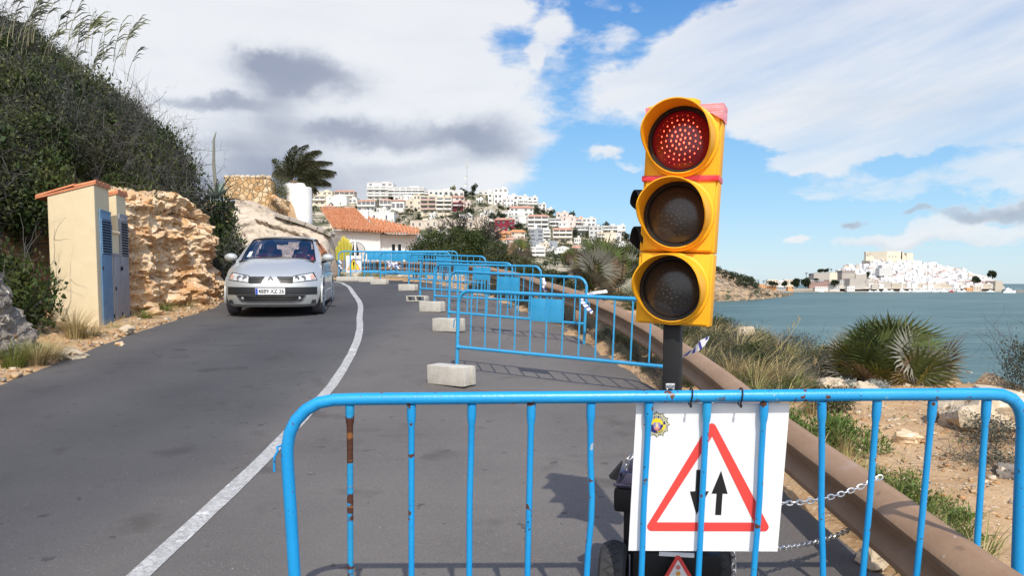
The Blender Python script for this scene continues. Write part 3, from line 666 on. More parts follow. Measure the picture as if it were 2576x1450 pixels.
def visor(mb, c, r, L, mi=0, thick=.004):
    n = 60; A = []
    for j in range(n + 1):
        a = -pi + 2 * pi * j / n; d = abs(a)      # measured from the top
        ln = .026 if d > 2.55 else (.026 + (L - .026) * (1 if d < 1.25 else sstep(1 - (d - 1.25) / 1.3)))
        A.append((sin(a), cos(a), ln))
    vs = []
    for rr in (r, r - thick):
        for k in range(5):
            for (sx, cz, ln) in A: vs.append(Vector((c[0] + rr * sx * (1 - .03 * k / 4), c[1] - ln * k / 4, c[2] + rr * cz * (1 - .03 * k / 4))))
    m = n + 1; fs = []
    for s in (0, 5):
        for k in range(4):
            for j in range(n): fs.append([(s + k) * m + j, (s + k) * m + j + 1, (s + k + 1) * m + j + 1, (s + k + 1) * m + j])
    for j in range(n): fs.append([4 * m + j, 4 * m + j + 1, 9 * m + j + 1, 9 * m + j])
    mb.add(vs, fs, mi)
for k, nm in enumerate(('red', 'amber', 'green')):
    zc = HH / 2 - SH * (k + .5)
    mb = MB(); mb.box((0, HD / 2, zc), (HW, HD, SH - .003), bev=.006); mb.box((.003, -.006, zc), (HW - .022, .012, SH - .016), bev=.004)
    lathe_rot = Matrix.Rotation(radians(90), 3, 'X')
    mb.lathe([(.139, 0), (.139, .018), (.133, .022), (.126, .022)], (0, -.010, zc), lathe_rot, 40)
    hs_ = loc(mb).build('housing', M_amber, tl, world=True, ang=30); hs_['label'] = {'red': 'top section of the housing', 'amber': 'middle section of the housing', 'green': 'bottom section of the housing'}[nm]
    mb = MB(); visor(mb, (0, -.022, zc), .131, .150); loc(mb).build('visor', M_amber, tl, world=True)
    mb = MB(); mb.lathe([(.130, -.0), (.130, .012), (.112, .014), (.110, .004)], (0, -.020, zc), lathe_rot, 40, 0); loc(mb).build('gasket', M_gasket, tl, world=True)
    mb = MB(); mb.lathe([(.112, .0), (.095, .010), (.06, .017), (.03, .020), (.0005, .021)], (0, -.022, zc), lathe_rot, 36)
    lens = loc(mb).build('lens', [M_lensred, M_lensamb, M_lensoff][k], tl, world=True); lens['label'] = ['lit red lens with LED points', 'unlit amber lens', 'unlit green lens'][k]
    mb = MB()
    for rr, nn, ph in ((.0005, 1, 0), (.0175, 6, .3), (.036, 12, .1), (.0555, 17, .25), (.0735, 22, .1), (.090, 28, .0)):
        for j in range(nn):
            a = 2 * pi * j / nn + ph; zz = .021 - .013 * (rr / .095) ** 2
            mb.sphere((rr * cos(a), -.022 - zz, zc + rr * sin(a)), (.0030, .0016, .0046) if k == 0 else (.0026, .0012, .0026), 7, 5)
    loc(mb).build('led_array', M_led if k == 0 else M_ledoff, lens if False else tl, world=True)
    mb = MB(); mb.lathe([(.0005, .014), (.006, .014), (.008, .010), (.008, 0)], (HW / 2 - .013, -.012, zc + .002), lathe_rot, 12); mb.box((HW / 2 - .013, -.027, zc + .002), (.012, .002, .002)); loc(mb).build('latch', M_steel, tl, world=True)
mb = MB(); mb.lathe([(.0005, .024), (.03, .024), (.042, .018), (.044, 0)], (.01, HD / 2 - .01, HH / 2), None, 20); loc(mb).build('top_cap', M_amber, tl, world=True)
mb = MB(); zc = HH / 2 - SH; mb.box((0, HD / 2 - .008, zc), (HW + .006, HD + .024, .021), bev=.003); o = loc(mb).build('tape', M_tape, tl, world=True); o['label'] = 'band of red tape below the red lamp'
mb = MB()
for i, (z0, z1, x0) in enumerate(((.0, -.020, .035), (-.012, -.036, .05), (-.028, -.050, .075), (-.040, -.062, .10))):
    mb.add([(x0, -.016 - .002 * i, HH / 2 - .006 + z0 * .4), (HW / 2 + .004, -.017 - .002 * i, HH / 2 - .006 + z0), (HW / 2 + .004, -.017 - .002 * i, HH / 2 - .006 + z1), (x0, -.016 - .002 * i, HH / 2 - .006 + z1 * .55),
            (HW / 2 + .0045, HD, HH / 2 - .006 + z0), (HW / 2 + .0045, HD, HH / 2 - .006 + z1)], [[0, 1, 2, 3], [1, 4, 5, 2]])
mb2_ = MB(); mb2_.box((-HW / 2 + .022, -.0135, HH / 2 - .031), (.052, .004, .038)); loc(mb2_).build('tape', M_pinktape, tl, world=True)
o = loc(mb).build('tape', M_pinktape, tl, world=True); o['label'] = 'crumpled pink tape across the top corner'
# black lamps facing away, seen from the side past the left edge
for k, yy in enumerate((527, 622)):
    c = pix(1659, yy, 3.10); mb = MB(); RV = Matrix.Translation(c) @ Matrix.Rotation(radians(-82), 4, 'Z') @ Matrix.Rotation(.04, 4, 'Y')
    q = MB(); q.box((0, .06, 0), (.14, .12, .19), bev=.01); visor(q, (0, 0, .012), .066 if k == 0 else .072, .105, thick=.003); mb.v = [tuple(RV @ Vector(v)) for v in q.v]; mb.f = q.f; mb.m = q.m
    mb.build('rear_lamp', M_black, tl, world=True)
pt = pix(1697, 800, 3.0); pb = pix(1690, 985, 3.0); pw = .066
mb = MB(); z0, z1 = base_z + .12, pt.z + .02; mb.box(((pt.x + pb.x) / 2, 3.01, (z0 + z1) / 2), (pw, pw, z1 - z0), Matrix.Rotation(-.4, 3, 'Z'), bev=.006); mb.build('post', M_black, tl, world=True)
mb = MB(); c = pix(1686, 972, 2.955); mb.box(c, (.036, .008, .022), bev=.003); mb.tube([c + Vector((-.012, -.004, -.01)), c + Vector((-.014, -.006, -.05)), c + Vector((.014, -.006, -.05)), c + Vector((.012, -.004, -.01))], .003, 6)
for s in (-1, 1): mb.sphere(c + Vector((s * .010, -.006, .003)), .0035, 8, 6)
mb.build('clamp', M_steel, tl, world=True)
M_lid = mat('blue_grey_plastic', (.045, .042, .075), .38, (.055, .05, .085), 6)
c0 = pix(1650, 1200, 3.05); g0 = base_z
RZ = Matrix.Rotation(-.35, 3, 'Z')
mb = MB(); cz = c0.z
mb.box((c0.x, 3.06, cz - .085), (.30, .22, .10), RZ, bev=.02, taper=1); mb.box((c0.x + .01, 3.06, cz - .21), (.245, .19, .20), RZ, bev=.02); mb.box((c0.x + .02, 3.06, (cz - .30 + g0 + .1) / 2), (.21, .17, cz - .30 - g0 - .1), RZ, bev=.015); mb.build('battery_box', M_black, tl, world=True)
mb = MB(); mb.box((c0.x, 3.06, cz - .005), (.285, .21, .07), RZ, bev=.02); mb.box((c0.x, 3.06, cz + .045), (.21, .15, .06), RZ, bev=.024); mb.tube([Vector((c0.x, 3.06, cz - .022)) + RZ @ Vector(p) for p in ((-.147, -.11, 0), (.147, -.11, 0))], .006, 6); mb.build('battery_lid', M_lid, tl, world=True)
e = pix(1549, 1192, 2.98); mb = MB(); mb.add([e + Vector(p) for p in ((.028, 0, .045), (.03, .05, .04), (-.022, .05, -.022), (-.022, -.0, -.022), (.004, 0, -.03), (.004, .05, -.03))], [[0, 1, 2, 3], [3, 2, 5, 4], [0, 3, 4], [1, 5, 2], [0, 4, 5, 1]]); mb.build('lid_handle', M_black, tl, world=True, smooth=False)
cc = pix(1702, 1440, 3.0); mb = MB(); mb.box((cc.x + .0, 3.05, cc.z - .02), (.345, .20, .22), Matrix.Rotation(-.12, 3, 'Z'), bev=.012); mb.box((cc.x + .10, 2.985, cc.z + .02), (.02, .08, .26), bev=.004); mb.build('chassis', M_black, tl, world=True)
M_rub = mat('tyre_rubber', (.020, .020, .021), .75, (.032, .032, .032), 14)
def cart_wheel(c, r, w, yaw):
    RW = Matrix.Rotation(yaw, 3, 'Z') @ Matrix.Rotation(radians(90), 3, 'Y')
    q = MB(); prof = [(r * .55, -w * .42), (r * .8, -w * .5), (r * .95, -w * .4), (r, -w * .15), (r, w * .15), (r * .95, w * .4), (r * .8, w * .5), (r * .55, w * .42)]; q.lathe(prof, c, RW, 36)
    for s in (-1, 1):      # diamond tread
        for k in range(22):
            pts = []
            for i in range(6):
                t = i / 5; z = w * (-.45 + .9 * t); rr = r * (1.012 - .20 * max(0, abs(z) / w - .12) ** 1.5 / .23); a = 2 * pi * k / 22 + s * (t - .5) * .55
                pts.append(Vector(c) + RW @ Vector((rr * cos(a), rr * sin(a), z)))
            q.tube(pts, .0042, 5)
    q.build('tyre', M_rub, tl, world=True)
    q = MB(); q.lathe([(.001, -w * .3), (r * .3, -w * .32), (r * .56, -w * .25), (r * .56, w * .25), (r * .3, w * .32), (.001, w * .3)], c, RW, 20); q.build('wheel_hub', M_steel, tl, world=True)
wl = pix(1545, 1472, 2.93); cart_wheel((wl.x, 2.95, base_z + .142), .140, .105, -.22)
wr = pix(1803, 1472, 3.1); cart_wheel((wr.x, 3.10, base_z + .130), .130, .10, -.22)
# small plate and triangular warning sign on the front of the trolley
fy = 2.90; mb = MB(); P = [pix(x, y, fy) for x, y in ((1659, 1390), (1747, 1394), (1746, 1405), (1658, 1400))]; mb.add(P + [p + Vector((0, .004, 0)) for p in P], [[0, 1, 2, 3], [7, 6, 5, 4], [0, 4, 5, 1], [2, 6, 7, 3]]); mb.build('number_plate', M_white, tl, world=True, smooth=False)
tw = empty  # (helper name kept short below)
mb = MB(); ap, h_, sl = (1706, 1398), 92, .60
o3 = round_poly([(ap[0], ap[1] - 6), (ap[0] + 66, ap[1] + 108), (ap[0] - 66, ap[1] + 108)], 7, 5); i3 = round_poly([(ap[0], ap[1] + 12), (ap[0] + 49, ap[1] + 97), (ap[0] - 49, ap[1] + 97)], .6, 5)
V_ = [pix(*p, fy - .004) for p in o3] + [pix(*p, fy - .004) for p in i3]; n = len(o3); mb.add(V_, [[i, (i + 1) % n, n + (i + 1) % n, n + i] for i in range(n)], 0)
mb.add([pix(*p, fy - .0025) for p in i3], [list(range(n))], 1); mb.add([pix(*p, fy - .0015) for p in o3], [list(range(n))[::-1]], 1)
for k, dy in enumerate((31, 47, 63)): mb.add([pix(ap[0] + 6 * cos(a), ap[1] + dy + 6 * sin(a), fy - .0045) for a in [2 * pi * i / 16 for i in range(16)]], [list(range(16))], 2 + k)
mb.build('warning_triangle', [M_red, M_white, M_sal, mat('dot_amber', (.75, .38, .06), .4), mat('dot_green', (.05, .08, .14), .4)], tl, world=True, smooth=False)

# ------------------------------------------------------------------ chains
M_chain = mat('chain_steel', (.55, .55, .54), .3, (.70, .70, .68), 40, metal=.85, bump=.2, bscale=150)
def chain(pts, link, label, name='chain'):
    P = [Vector(p) for p in pts]; seg = [(P[i + 1] - P[i]).length for i in range(len(P) - 1)]; tot = sum(seg); n = max(2, int(tot / (link * .74)))
    def at(s):
        for i, l in enumerate(seg):
            if s <= l or i == len(seg) - 1: return P[i] + (P[i + 1] - P[i]) * (s / l), (P[i + 1] - P[i]).normalized()
            s -= l
    mb = MB(); o = empty(name, P[0], label, 'chain')
    for k in range(n):
        c, t = at(tot * (k + .5) / n); s, u = frame_from(t); ax = s if k % 2 else u; ax = (ax + (u if k % 2 else -s) * .5).normalized(); ln = []
        for j in range(13):
            a = 2 * pi * j / 12; ln.append(c + t * (link * .5 * (abs(cos(a)) ** .8) * (1 if cos(a) > 0 else -1)) + ax * (link * .30 * sin(a)))
        mb.tube(ln, link * .115, 6, cap=False)
    mb.build('links', M_chain, o, world=True); return o
def sagline(a, b, sag, n=14): return [a + (b - a) * (i / n) + Vector((0, 0, -sag * 4 * (i / n) * (1 - i / n))) for i in range(n + 1)]
chain(sagline(pix(1900, 1262, 2.98), pix(2218, 1200, 3.08), .045), .030, 'upper steel chain from the trolley over the brown guard rail')
chain(sagline(pix(1880, 1385, 3.0), pix(2146, 1330, 3.55), .03), .030, 'lower steel chain running from the trolley under the guard rail')
chain([pix(1838, 1372, 3.0), pix(1845, 1400, 3.0), pix(1846, 1440, 3.0), pix(1848, 1560, 3.02)], .034, 'short steel chain hanging down beside the right wheel of the trolley')
chain([pix(1605, 1150, 2.93), pix(1590, 1148, 2.93), pix(1580, 1158, 2.93), pix(1575, 1182, 2.95)], .028, 'loop of steel chain lying over the lid of the battery box')

# ------------------------------------------------------------------ guard rail
M_rail = mat('brown_rail_paint', (.285, .175, .100), .6, (.335, .215, .13), 3, bump=.3, bscale=40, spec=.35, spots=[(9, .66, .06, (.20, .125, .08)), (40, .71, .03, (.42, .33, .26)), (3, .66, .1, (.36, .25, .18))])
RP = [(1.5, -3), (1.58, 1), (1.61, 2.47), (1.66, 4.6), (1.71, 6.5), (1.65, 8.3), (1.46, 10), (1.08, 12), (.64, 14.5), (.28, 16.8), (-.7, 20), (-2.42, 24), (-3.8, 25.6), (-5.6, 26.4)]
def crs(P, k=6):
    P = [Vector(p) for p in P]; out = []
    for i in range(len(P) - 1):
        p0, p1, p2, p3 = [P[max(0, min(len(P) - 1, i + q))] for q in (-1, 0, 1, 2)]
        for s in range(k):
            t = s / k; out.append(.5 * (2 * p1 + (p2 - p0) * t + (2 * p0 - 5 * p1 + 4 * p2 - p3) * t * t + (3 * p1 - p0 - 3 * p2 + p3) * t ** 3))
    return out + [P[-1]]
RC = crs(RP)
def rtop(y): return G(y) + ip(y, [-2, 2.5, 4.6, 8.3, 10, 12, 16, 26], [.40, .41, .42, .53, .57, .63, .65, .60])
gr = empty('guard_rail', (1.6, 2.5, G(2.5)), 'long brown steel guard rail curving along the sea side of the road', 'guard rail')
prof = [(.0, 0), (-.035, -.010), (-.098, -.040), (-.112, -.062), (-.104, -.084), (-.03, -.118), (-.006, -.150), (-.012, -.185), (-.056, -.222), (-.076, -.245), (-.074, -.268), (-.04, -.300), (-.01, -.314)]
mb = MB(); vs = []
for i, p in enumerate(RC):
    d = (RC[min(i + 1, len(RC) - 1)] - RC[max(0, i - 1)]).normalized(); nrm = Vector((d.y, -d.x)); z = rtop(p.y) + .006 * fbm((p.y, 0, 2), 2)
    for (o_, h_) in prof: q = p + nrm * o_; vs.append((q.x, q.y, z + h_))
k = len(prof); mb.add(vs, [[i * k + j, i * k + j + 1, (i + 1) * k + j + 1, (i + 1) * k + j] for i in range(len(RC) - 1) for j in range(k - 1)])
o = mb.build('beam', M_rail, gr, world=True); sm = o.modifiers.new('sheet', 'SOLIDIFY'); sm.thickness = .006; sm.offset = 0
pst = MB(); 
for yy in (1.0, 4.9, 8.75, 12.4, 16, 19.8, 23.4):
    p = min(RC, key=lambda q: abs(q.y - yy)); z = rtop(p.y); b = G(p.y) - .1
    m_ = MB(); m_.box((p.x + .055, p.y, (z - .05 + b) / 2), (.09, .10, z - .05 - b), bev=.006); m_.build('post', M_rail, gr, world=True)
    m_ = MB(); m_.sphere((p.x - .108, p.y + .05, z - .060), .014, 8, 6); m_.sphere((p.x - .01, p.y, z - .155), .018, 8, 6); m_.build('bolt', M_rail, gr, world=True)
mb = MB(); c = Vector((1.63, 3.05, rtop(3.05))); mb.sphere(c + Vector((-.055, 0, -.036)), (.018, .018, .01), 10, 6); mb.build('bolt', M_rail, gr, world=True)

# ------------------------------------------------------------------ concrete blocks weighing the feet
M_conc = mat('block_concrete', (.46, .43, .38), .95, (.56, .525, .47), 9, bump=1.0, bscale=90, spec=.1, spots=[(60, .62, .05, (.27, .25, .21)), (7, .62, .1, (.50, .47, .42))])
def block_mesh(hollow):
    mb = MB(); L_, D_, H_ = .50, .20, .20
    if hollow:
        for x0, x1 in ((0, .028), (.236, .264), (.472, .50)): mb.box(((x0 + x1) / 2, D_ / 2, H_ / 2), (x1 - x0, D_, H_ - .056), bev=.003)
        for z in (.014, H_ - .014): mb.box((L_ / 2, D_ / 2, z), (L_, D_, .028), bev=.004)
    else:
        mb.box((L_ / 2 - .006, D_ / 2, H_ / 2), (L_ - .012, D_, H_), bev=.007)
        for y in (.035, D_ - .035): mb.box((L_ - .006, y, H_ / 2), (.02, .066, H_ - .006), bev=.005)
        mb.box((L_ / 2, D_ / 2, H_ + .0005), (.006, D_ - .02, .003)); mb.box((L_ / 2, .0005, H_ / 2), (.012, .004, .07))
    return mb
BL = [(1075, 966, -36, 0, 1.0, 1.0, 'grey concrete block nearest the camera, in front of the second barrier'),
      (1088, 834, -30, 0, .97, 1.0, 'pale concrete block partly hidden by the left post of the second barrier'),
      (1055, 785, -26, 0, .96, 1.0, 'pale concrete block beside the hollow one, foot of the fourth barrier'),
      (1022, 759, -22, 1, .95, .62, 'hollow concrete block lying with two dark openings towards the camera'),
      (1002, 732, -20, 0, .95, .85, 'low concrete block alone at the foot of the sixth barrier'),
      (932, 716, -14, 0, .98, .80, 'low concrete block overlapping the end of another one at the bend'),
      (902, 710, -8, 0, .95, .80, 'low concrete block partly behind its neighbour at the bend'),
      (870, 703, -6, 0, .9, .72, 'low concrete block under the board with the warning triangle'),
      (846, 702.5, -4, 0, .9, .72, 'concrete block farthest left, at the foot of the rock wall')]
meshes = {}
for i, (px, py, a, hol, sc, zs, lab) in enumerate(BL):
    p = hit(px, py) if py > 705 else pix(px, py, 24.6)
    if py <= 705: p.z = G(p.y)
    if hol not in meshes: o = block_mesh(hol).build('concrete_block', M_conc); meshes[hol] = o
    else: o = meshes[hol].copy(); COL.objects.link(o)
    o.location = (p.x, p.y, p.z + .002); o.rotation_euler = (.03 if i < 4 else 0, 0, radians(a)); o.scale = (sc, 1, zs)
    tag(o, lab, 'concrete block', 'concrete blocks on the barrier feet')

# ------------------------------------------------------------------ warning board on the far barrier
c = pix(890, 665, 25.42); wb = empty('warning_sign', (c.x, c.y, c.z - .27), 'small white board with a yellow triangle and exclamation mark on the far barrier', 'sign')
mb = MB(); mb.box((c.x, c.y, c.z), (.50, .008, .56)); mb.build('board', M_white, wb, world=True, smooth=False)
def tri3(r, dz): return [(c.x + r * sin(a), c.z + dz + r * cos(a)) for a in (0, 2 * pi / 3, 4 * pi / 3)]
mb = MB(); mb.add([(x, c.y - .0055, z) for x, z in tri3(.27, -.06)], [[0, 1, 2]], 0); mb.add([(x, c.y - .0075, z) for x, z in tri3(.22, -.06)], [[0, 1, 2]], 1); mb.build('yellow_triangle', [M_sal, M_yel], wb, world=True, smooth=False)
mb = MB(); mb.add([(c.x - .03, c.y - .0095, c.z + .08), (c.x + .03, c.y - .0095, c.z + .08), (c.x + .018, c.y - .0095, c.z - .07), (c.x - .018, c.y - .0095, c.z - .07)], [[0, 1, 2, 3]]); mb.add([(c.x + .024 * cos(a), c.y - .0095, c.z - .115 + .024 * sin(a)) for a in [2 * pi * i / 10 for i in range(10)]], [list(range(10))]); mb.build('exclamation_mark', M_ink, wb, world=True, smooth=False)

# ------------------------------------------------------------------ police tape
M_ptape = mat('white_tape', (.80, .80, .82), .35, spec=.5); M_pblue = mat('tape_blue', (.05, .05, .32), .4)
def ribbon(pts, w, label, stripes=True, text=None, across=Vector((0, 0, 1))):
    P = [Vector(p) for p in pts]; t = empty('police_tape', P[0], label, 'tape'); mb = MB(); n = len(P); vs = []
    for i, p in enumerate(P):
        d = (P[min(i + 1, n - 1)] - P[max(0, i - 1)]).normalized(); s = (across - d * across.dot(d)).normalized(); s = (s + Vector((.3 * sin(i * 1.3), .5 * cos(i * 1.7), 0))).normalized()
        vs += [p - s * w / 2, p + s * w / 2]
    mb.add(vs, [[2 * i, 2 * i + 2, 2 * i + 3, 2 * i + 1] for i in range(n - 1)]); mb.build('ribbon', M_ptape, t, world=True)
    if stripes:
        sb = MB()
        for i in range(n - 1):
            a, b, c_, d_ = [Vector(v) for v in (vs[2 * i], vs[2 * i + 2], vs[2 * i + 3], vs[2 * i + 1])]; nn = (b - a).cross(d_ - a).normalized() * .0015
            if nn.y > 0: nn = -nn
            sb.add([a + (b - a) * .15 + nn, a + (b - a) * .5 + nn, d_ + (c_ - d_) * .85 + nn, d_ + (c_ - d_) * .5 + nn], [[0, 1, 2, 3]])
        sb.build('blue_stripes', M_pblue, t, world=True, smooth=False)
    if text:
        tv, tf = text_mesh(text, w * .95, .0); sb = MB(); a, b = P[0], P[-1]; ux = (b - a).normalized(); uz = (across - ux * across.dot(ux)).normalized(); nn = ux.cross(uz).normalized(); c0_ = (a + b) / 2 + nn * .03
        mb2 = MB(); mb2.add([c0_ + ux * v.x + uz * v.y for v in tv], tf); mb2.build('lettering', M_pblue, t, world=True, smooth=False)
    return t
ribbon([pix(1478, 742, 10.2), pix(1490, 738, 10.15), pix(1503, 736, 10.1), pix(1514, 735, 10.1), pix(1527, 733, 10.1)], .042, 'white police tape reading POLICIA LOCAL fluttering from a barrier corner', False, 'POLICIA LO', Vector((.1, 0, 1)))
ribbon([pix(1462, 752, 10.5), pix(1466, 762, 10.45), pix(1474, 770, 10.4), pix(1481, 778, 10.4), pix(1490, 787, 10.4)], .05, 'striped tail of police tape hanging at the right post of the third barrier', True, None, Vector((1, 0, .4)))
ribbon([pix(1714, 905, 3.05), pix(1722, 892, 3.08), pix(1740, 886, 3.1), pix(1755, 876, 3.12), pix(1768, 863, 3.12), pix(1783, 852, 3.14)], .030, 'white and blue police tape blowing from the post of the traffic light', True, None, Vector((.5, 0, .8)))
ribbon([pix(1366, 700, 14.1), pix(1370, 712, 14.1), pix(1368, 722, 14.1), pix(1374, 735, 14.1)], .06, 'knotted police tape on the right corner of the fourth barrier', True, None, Vector((1, 0, .2)))
tp = []
for i in range(26): tp.append(pix(982 + 12 * sin(i * 1.9) + i * .6, 668 + 9 * sin(i * 2.7 + 1), 22.9 + .05 * cos(i)))
ribbon(tp, .05, 'tangled ball of white police tape wound round the far barrier bars', True)
ribbon([pix(853, 656, 25.5), pix(858, 662, 25.45), pix(853, 668, 25.5), pix(860, 676, 25.4), pix(855, 686, 25.5)], .06, 'police tape tied to the post beside the warning triangle board', True, None, Vector((1, 0, .2)))

# ------------------------------------------------------------------ the silver hatchback
def build_car():
    M_body = mat('silver_paint', (.46, .47, .465), .33, metal=.30, coat=.6, spec=.5); M_trim = mat('bumper_strip', (.020, .021, .023), .5); M_blk = mat('black_trim', (.008, .008, .009), .4)
    M_chr = mat('lamp_reflector', (.80, .80, .80), .22, (.55, .55, .55), 14, metal=.15, coat=.8); M_amb = mat('indicator_amber', (.62, .36, .26), .25, coat=.8); M_gl = glass('car_glass', (.88, .85, .92), .015, .15); M_glt = glass('tinted_glass', (.16, .17, .18), .02, .08)
    M_int = mat('car_interior', (.085, .08, .09), .85); M_wh = mat('plate_white', (.78, .78, .78), .4); M_eu = mat('plate_blue', (.02, .07, .42), .4); M_rim = mat('wheel_alloy', (.42, .42, .43), .3, metal=.8); M_logo = mat('chrome_badge', (.22, .22, .23), .35, metal=.4)
    fy = 14.75; c = pix(697, 790, fy); slope = .35 * (G(fy + 2.6) - G(fy)) / 2.6
    t = empty('parked_car' if False else 'car', (0, 0, 0), 'silver five-door hatchback driving towards the camera with two people inside', 'car')
    fw = Vector((-sin(radians(9.5)), cos(radians(9.5)), slope)).normalized(); x = fw.cross(Vector((0, 0, 1))).normalized(); z = x.cross(fw)
    o = Vector((c.x, fy, G(fy) + .012)) - fw * .80
    t.matrix_world = Matrix(((x.x, fw.x, z.x, o.x), (x.y, fw.y, z.y, o.y), (x.z, fw.z, z.z, o.z), (0, 0, 0, 1))) @ Matrix.Diagonal((1, 1, 1.07, 1))
    rows = [(.14, .15, .74, .30, 0), (.04, .20, .79, .34, 0), (.0, .30, .83, .38, 0), (-.01, .40, .85, .40, 0), (-.01, .48, .86, .42, 0), (.015, .55, .865, .44, .0), (.05, .62, .865, .46, .015), (.10, .68, .86, .46, .035), (.19, .735, .86, .40, .05), (.34, .80, .86, .32, .07), (.55, .87, .855, .24, .09), (.80, .935, .84, .17, .10), (1.06, .985, .81, .10, .09)]
    ss = [sin(pi / 2 * k / 14) for k in range(-14, 15)]
    def rp(r, s): y0, z0, w, ye, zd = r; return Vector((w * s, y0 + ye * abs(s) ** 3.2, z0 - zd * abs(s) ** 4))
    mb = MB(); vs = [rp(r, s) for r in rows for s in ss]; m = len(ss); mb.add(vs, [[j * m + i, j * m + i + 1, (j + 1) * m + i + 1, (j + 1) * m + i] for j in range(len(rows) - 1) for i in range(m - 1)])
    def topz(y): return ip(y, [.3, .53, .60, .72, .9, 1.16, 1.7, 3, 3.9, 4.15], [.60, .665, .685, .73, .78, .895, .92, .955, .98, .96])
    def hw(y, v): return ip(y, [.4, .9, 1.6, 3.2, 4.15], [.86, .885, .888, .885, .80]) - .05 * max(0, v - .55) ** 1 * 1.0 - .07 * max(0, .25 - v)
    wheels = [(.80, .31), (3.43, .31)]
    for s in (-1, 1):
        def sf(u, v):
            y = .40 + .10 * v + (3.72) * u; y = y if u > 0 else .38 + .12 * v; z0 = .20; zt = topz(y)
            xx = hw(y, v) if u > 0 else .862; return Vector((s * xx, y, z0 + (zt - z0) * v))
        def sk(i, j):
            p = sf((i + .5) / 90, (j + .5) / 24); return any((p.y - a) ** 2 + (p.z - b) ** 2 < .365 ** 2 for a, b in wheels)
        mb.grid(sf, 90, 24, skip=sk)
        for a, b in wheels: mb.tube([Vector((s * .868, a + .368 * cos(q), b + .368 * sin(q))) for q in [-.25 + (pi + .5) * k / 18 for k in range(19)]], .022, 6)
    # roof, pillars, tail
    def roof(u, v): s = 2 * u - 1; y = 1.95 + 1.55 * v; return Vector((s * (.60 + .02 * sin(pi * v)), y + .10 * s * s * (1 - v), 1.385 + .055 * sin(pi * min(1, v * .9 + .05)) - .045 * s ** 4 - .05 * v * v))
    mb.grid(roof, 16, 12)
    for s in (-1, 1):
        A = [(.70, 1.20, .925), (.64, 1.62, 1.15), (.575, 2.06, 1.345)]; B = [(.815, 1.22, .905), (.735, 1.68, 1.13), (.635, 2.10, 1.325)]
        for i in range(2): mb.add([(s * A[i][0], *A[i][1:]), (s * B[i][0], *B[i][1:]), (s * B[i + 1][0], *B[i + 1][1:]), (s * A[i + 1][0], *A[i + 1][1:])], [[0, 1, 2, 3]])
        mb.add([(s * .60, 2.05, 1.345), (s * .64, 2.10, 1.322), (s * .63, 3.45, 1.30), (s * .60, 3.5, 1.335)], [[0, 1, 2, 3]])
        mb.add([(s * .63, 3.40, 1.30), (s * .60, 3.5, 1.335), (s * .62, 4.1, .98), (s * .80, 3.85, .98)], [[0, 1, 2, 3]])
    mb.add([(-.80, 4.12, .96), (.80, 4.12, .96), (.78, 4.2, .45), (-.78, 4.2, .45), (-.75, 4.1, .2), (.75, 4.1, .2)], [[0, 1, 2, 3], [3, 2, 5, 4]])
    mb.build('body', M_body, t, ang=35)
    # inner floor so nothing shows through
    q = MB(); q.box((0, 2.1, .24), (1.55, 3.7, .06)); q.box((0, 1.0, .6), (1.4, .05, .7)); q.build('underbody', M_blk, t)
    def fx(xx, h, off=.006):
        h = h + .03
        hs = [r[1] for r in rows]; y0, w, ye, zd = [ip(h, hs, [r[k] for r in rows]) for k in (0, 2, 3, 4)]; s = min(1, abs(xx) / w)
        return Vector((xx, y0 + ye * s ** 3.2 - off, h))
    def patch(q, TL, TR, BR, BL, off, mi=0, n=10, k=4, bulge=0.0):
        def f(u, v):
            a = Vector(TL) * (1 - u) + Vector(TR) * u; b = Vector(BL) * (1 - u) + Vector(BR) * u; p = a * (1 - v) + b * v; return fx(p.x, p.y, off + bulge * sin(pi * u) * sin(pi * v))
        q.grid(f, n, k, mi)
    q = MB(); patch(q, (-.80, .465), (.80, .465), (.80, .335), (-.80, .335), .008, 0, 40, 3); q.build('bumper_strip', M_trim, t)
    q = MB(); patch(q, (-.60, .325), (.60, .325), (.53, .225), (-.53, .225), .006, 0, 30, 3); q.build('lower_intake', M_blk, t)
    q = MB()
    for h, a, b in ((.30, -.55, .55), (.26, -.5, .5)): q.tube([fx(a + (b - a) * k / 12, h, .012) for k in range(13)], .006, 6)
    q.tube([fx(-.61 + 1.22 * k / 20, .222 + .10 * abs(-1 + 2 * k / 20) ** 8, .012) for k in range(21)], .010, 8); q.build('intake_bars', M_trim, t)
    for s in (-1, 1):
        q = MB(); q.lathe([(.001, .010), (.022, .010), (.028, .006), (.032, .0)], fx(s * .50, .272, .006), Matrix.Rotation(radians(90), 3, 'X'), 14); q.build('fog_lamp', M_rim, t)
        q = MB(); patch(q, *([(-.715, .70), (-.395, .645), (-.395, .548), (-.785, .590)] if s < 0 else [(.395, .645), (.715, .70), (.785, .590), (.395, .548)]), .006, 0, 12, 5, .012)
        hl = q.build('headlight', M_chr, t)
        q = MB(); patch(q, *([(-.735, .716), (-.385, .658), (-.385, .536), (-.80, .578)] if s < 0 else [(.385, .658), (.735, .716), (.80, .578), (.385, .536)]), .003, 0, 12, 5); q.build('seal', M_blk, hl)
        q = MB(); patch(q, *([(-.735, .680), (-.685, .672), (-.70, .600), (-.765, .608)] if s < 0 else [(.685, .672), (.735, .680), (.765, .608), (.70, .600)]), .020, 0, 4, 3); q.build('indicator', M_amb, hl)
        for xx, r in ((.565, .042), (.46, .038)):
            q = MB(); p = fx(s * xx, .615, .022); q.lathe([(r, .0), (r * .9, .006), (r * .55, -.004), (.001, .0)], p, Matrix.Rotation(radians(90), 3, 'X'), 16); q.lathe([(r * 1.12, .0), (r * 1.12, .004), (r, .004)], p, Matrix.Rotation(radians(90), 3, 'X'), 16, 0); q.build('lamp_bowl', [M_logo], hl)
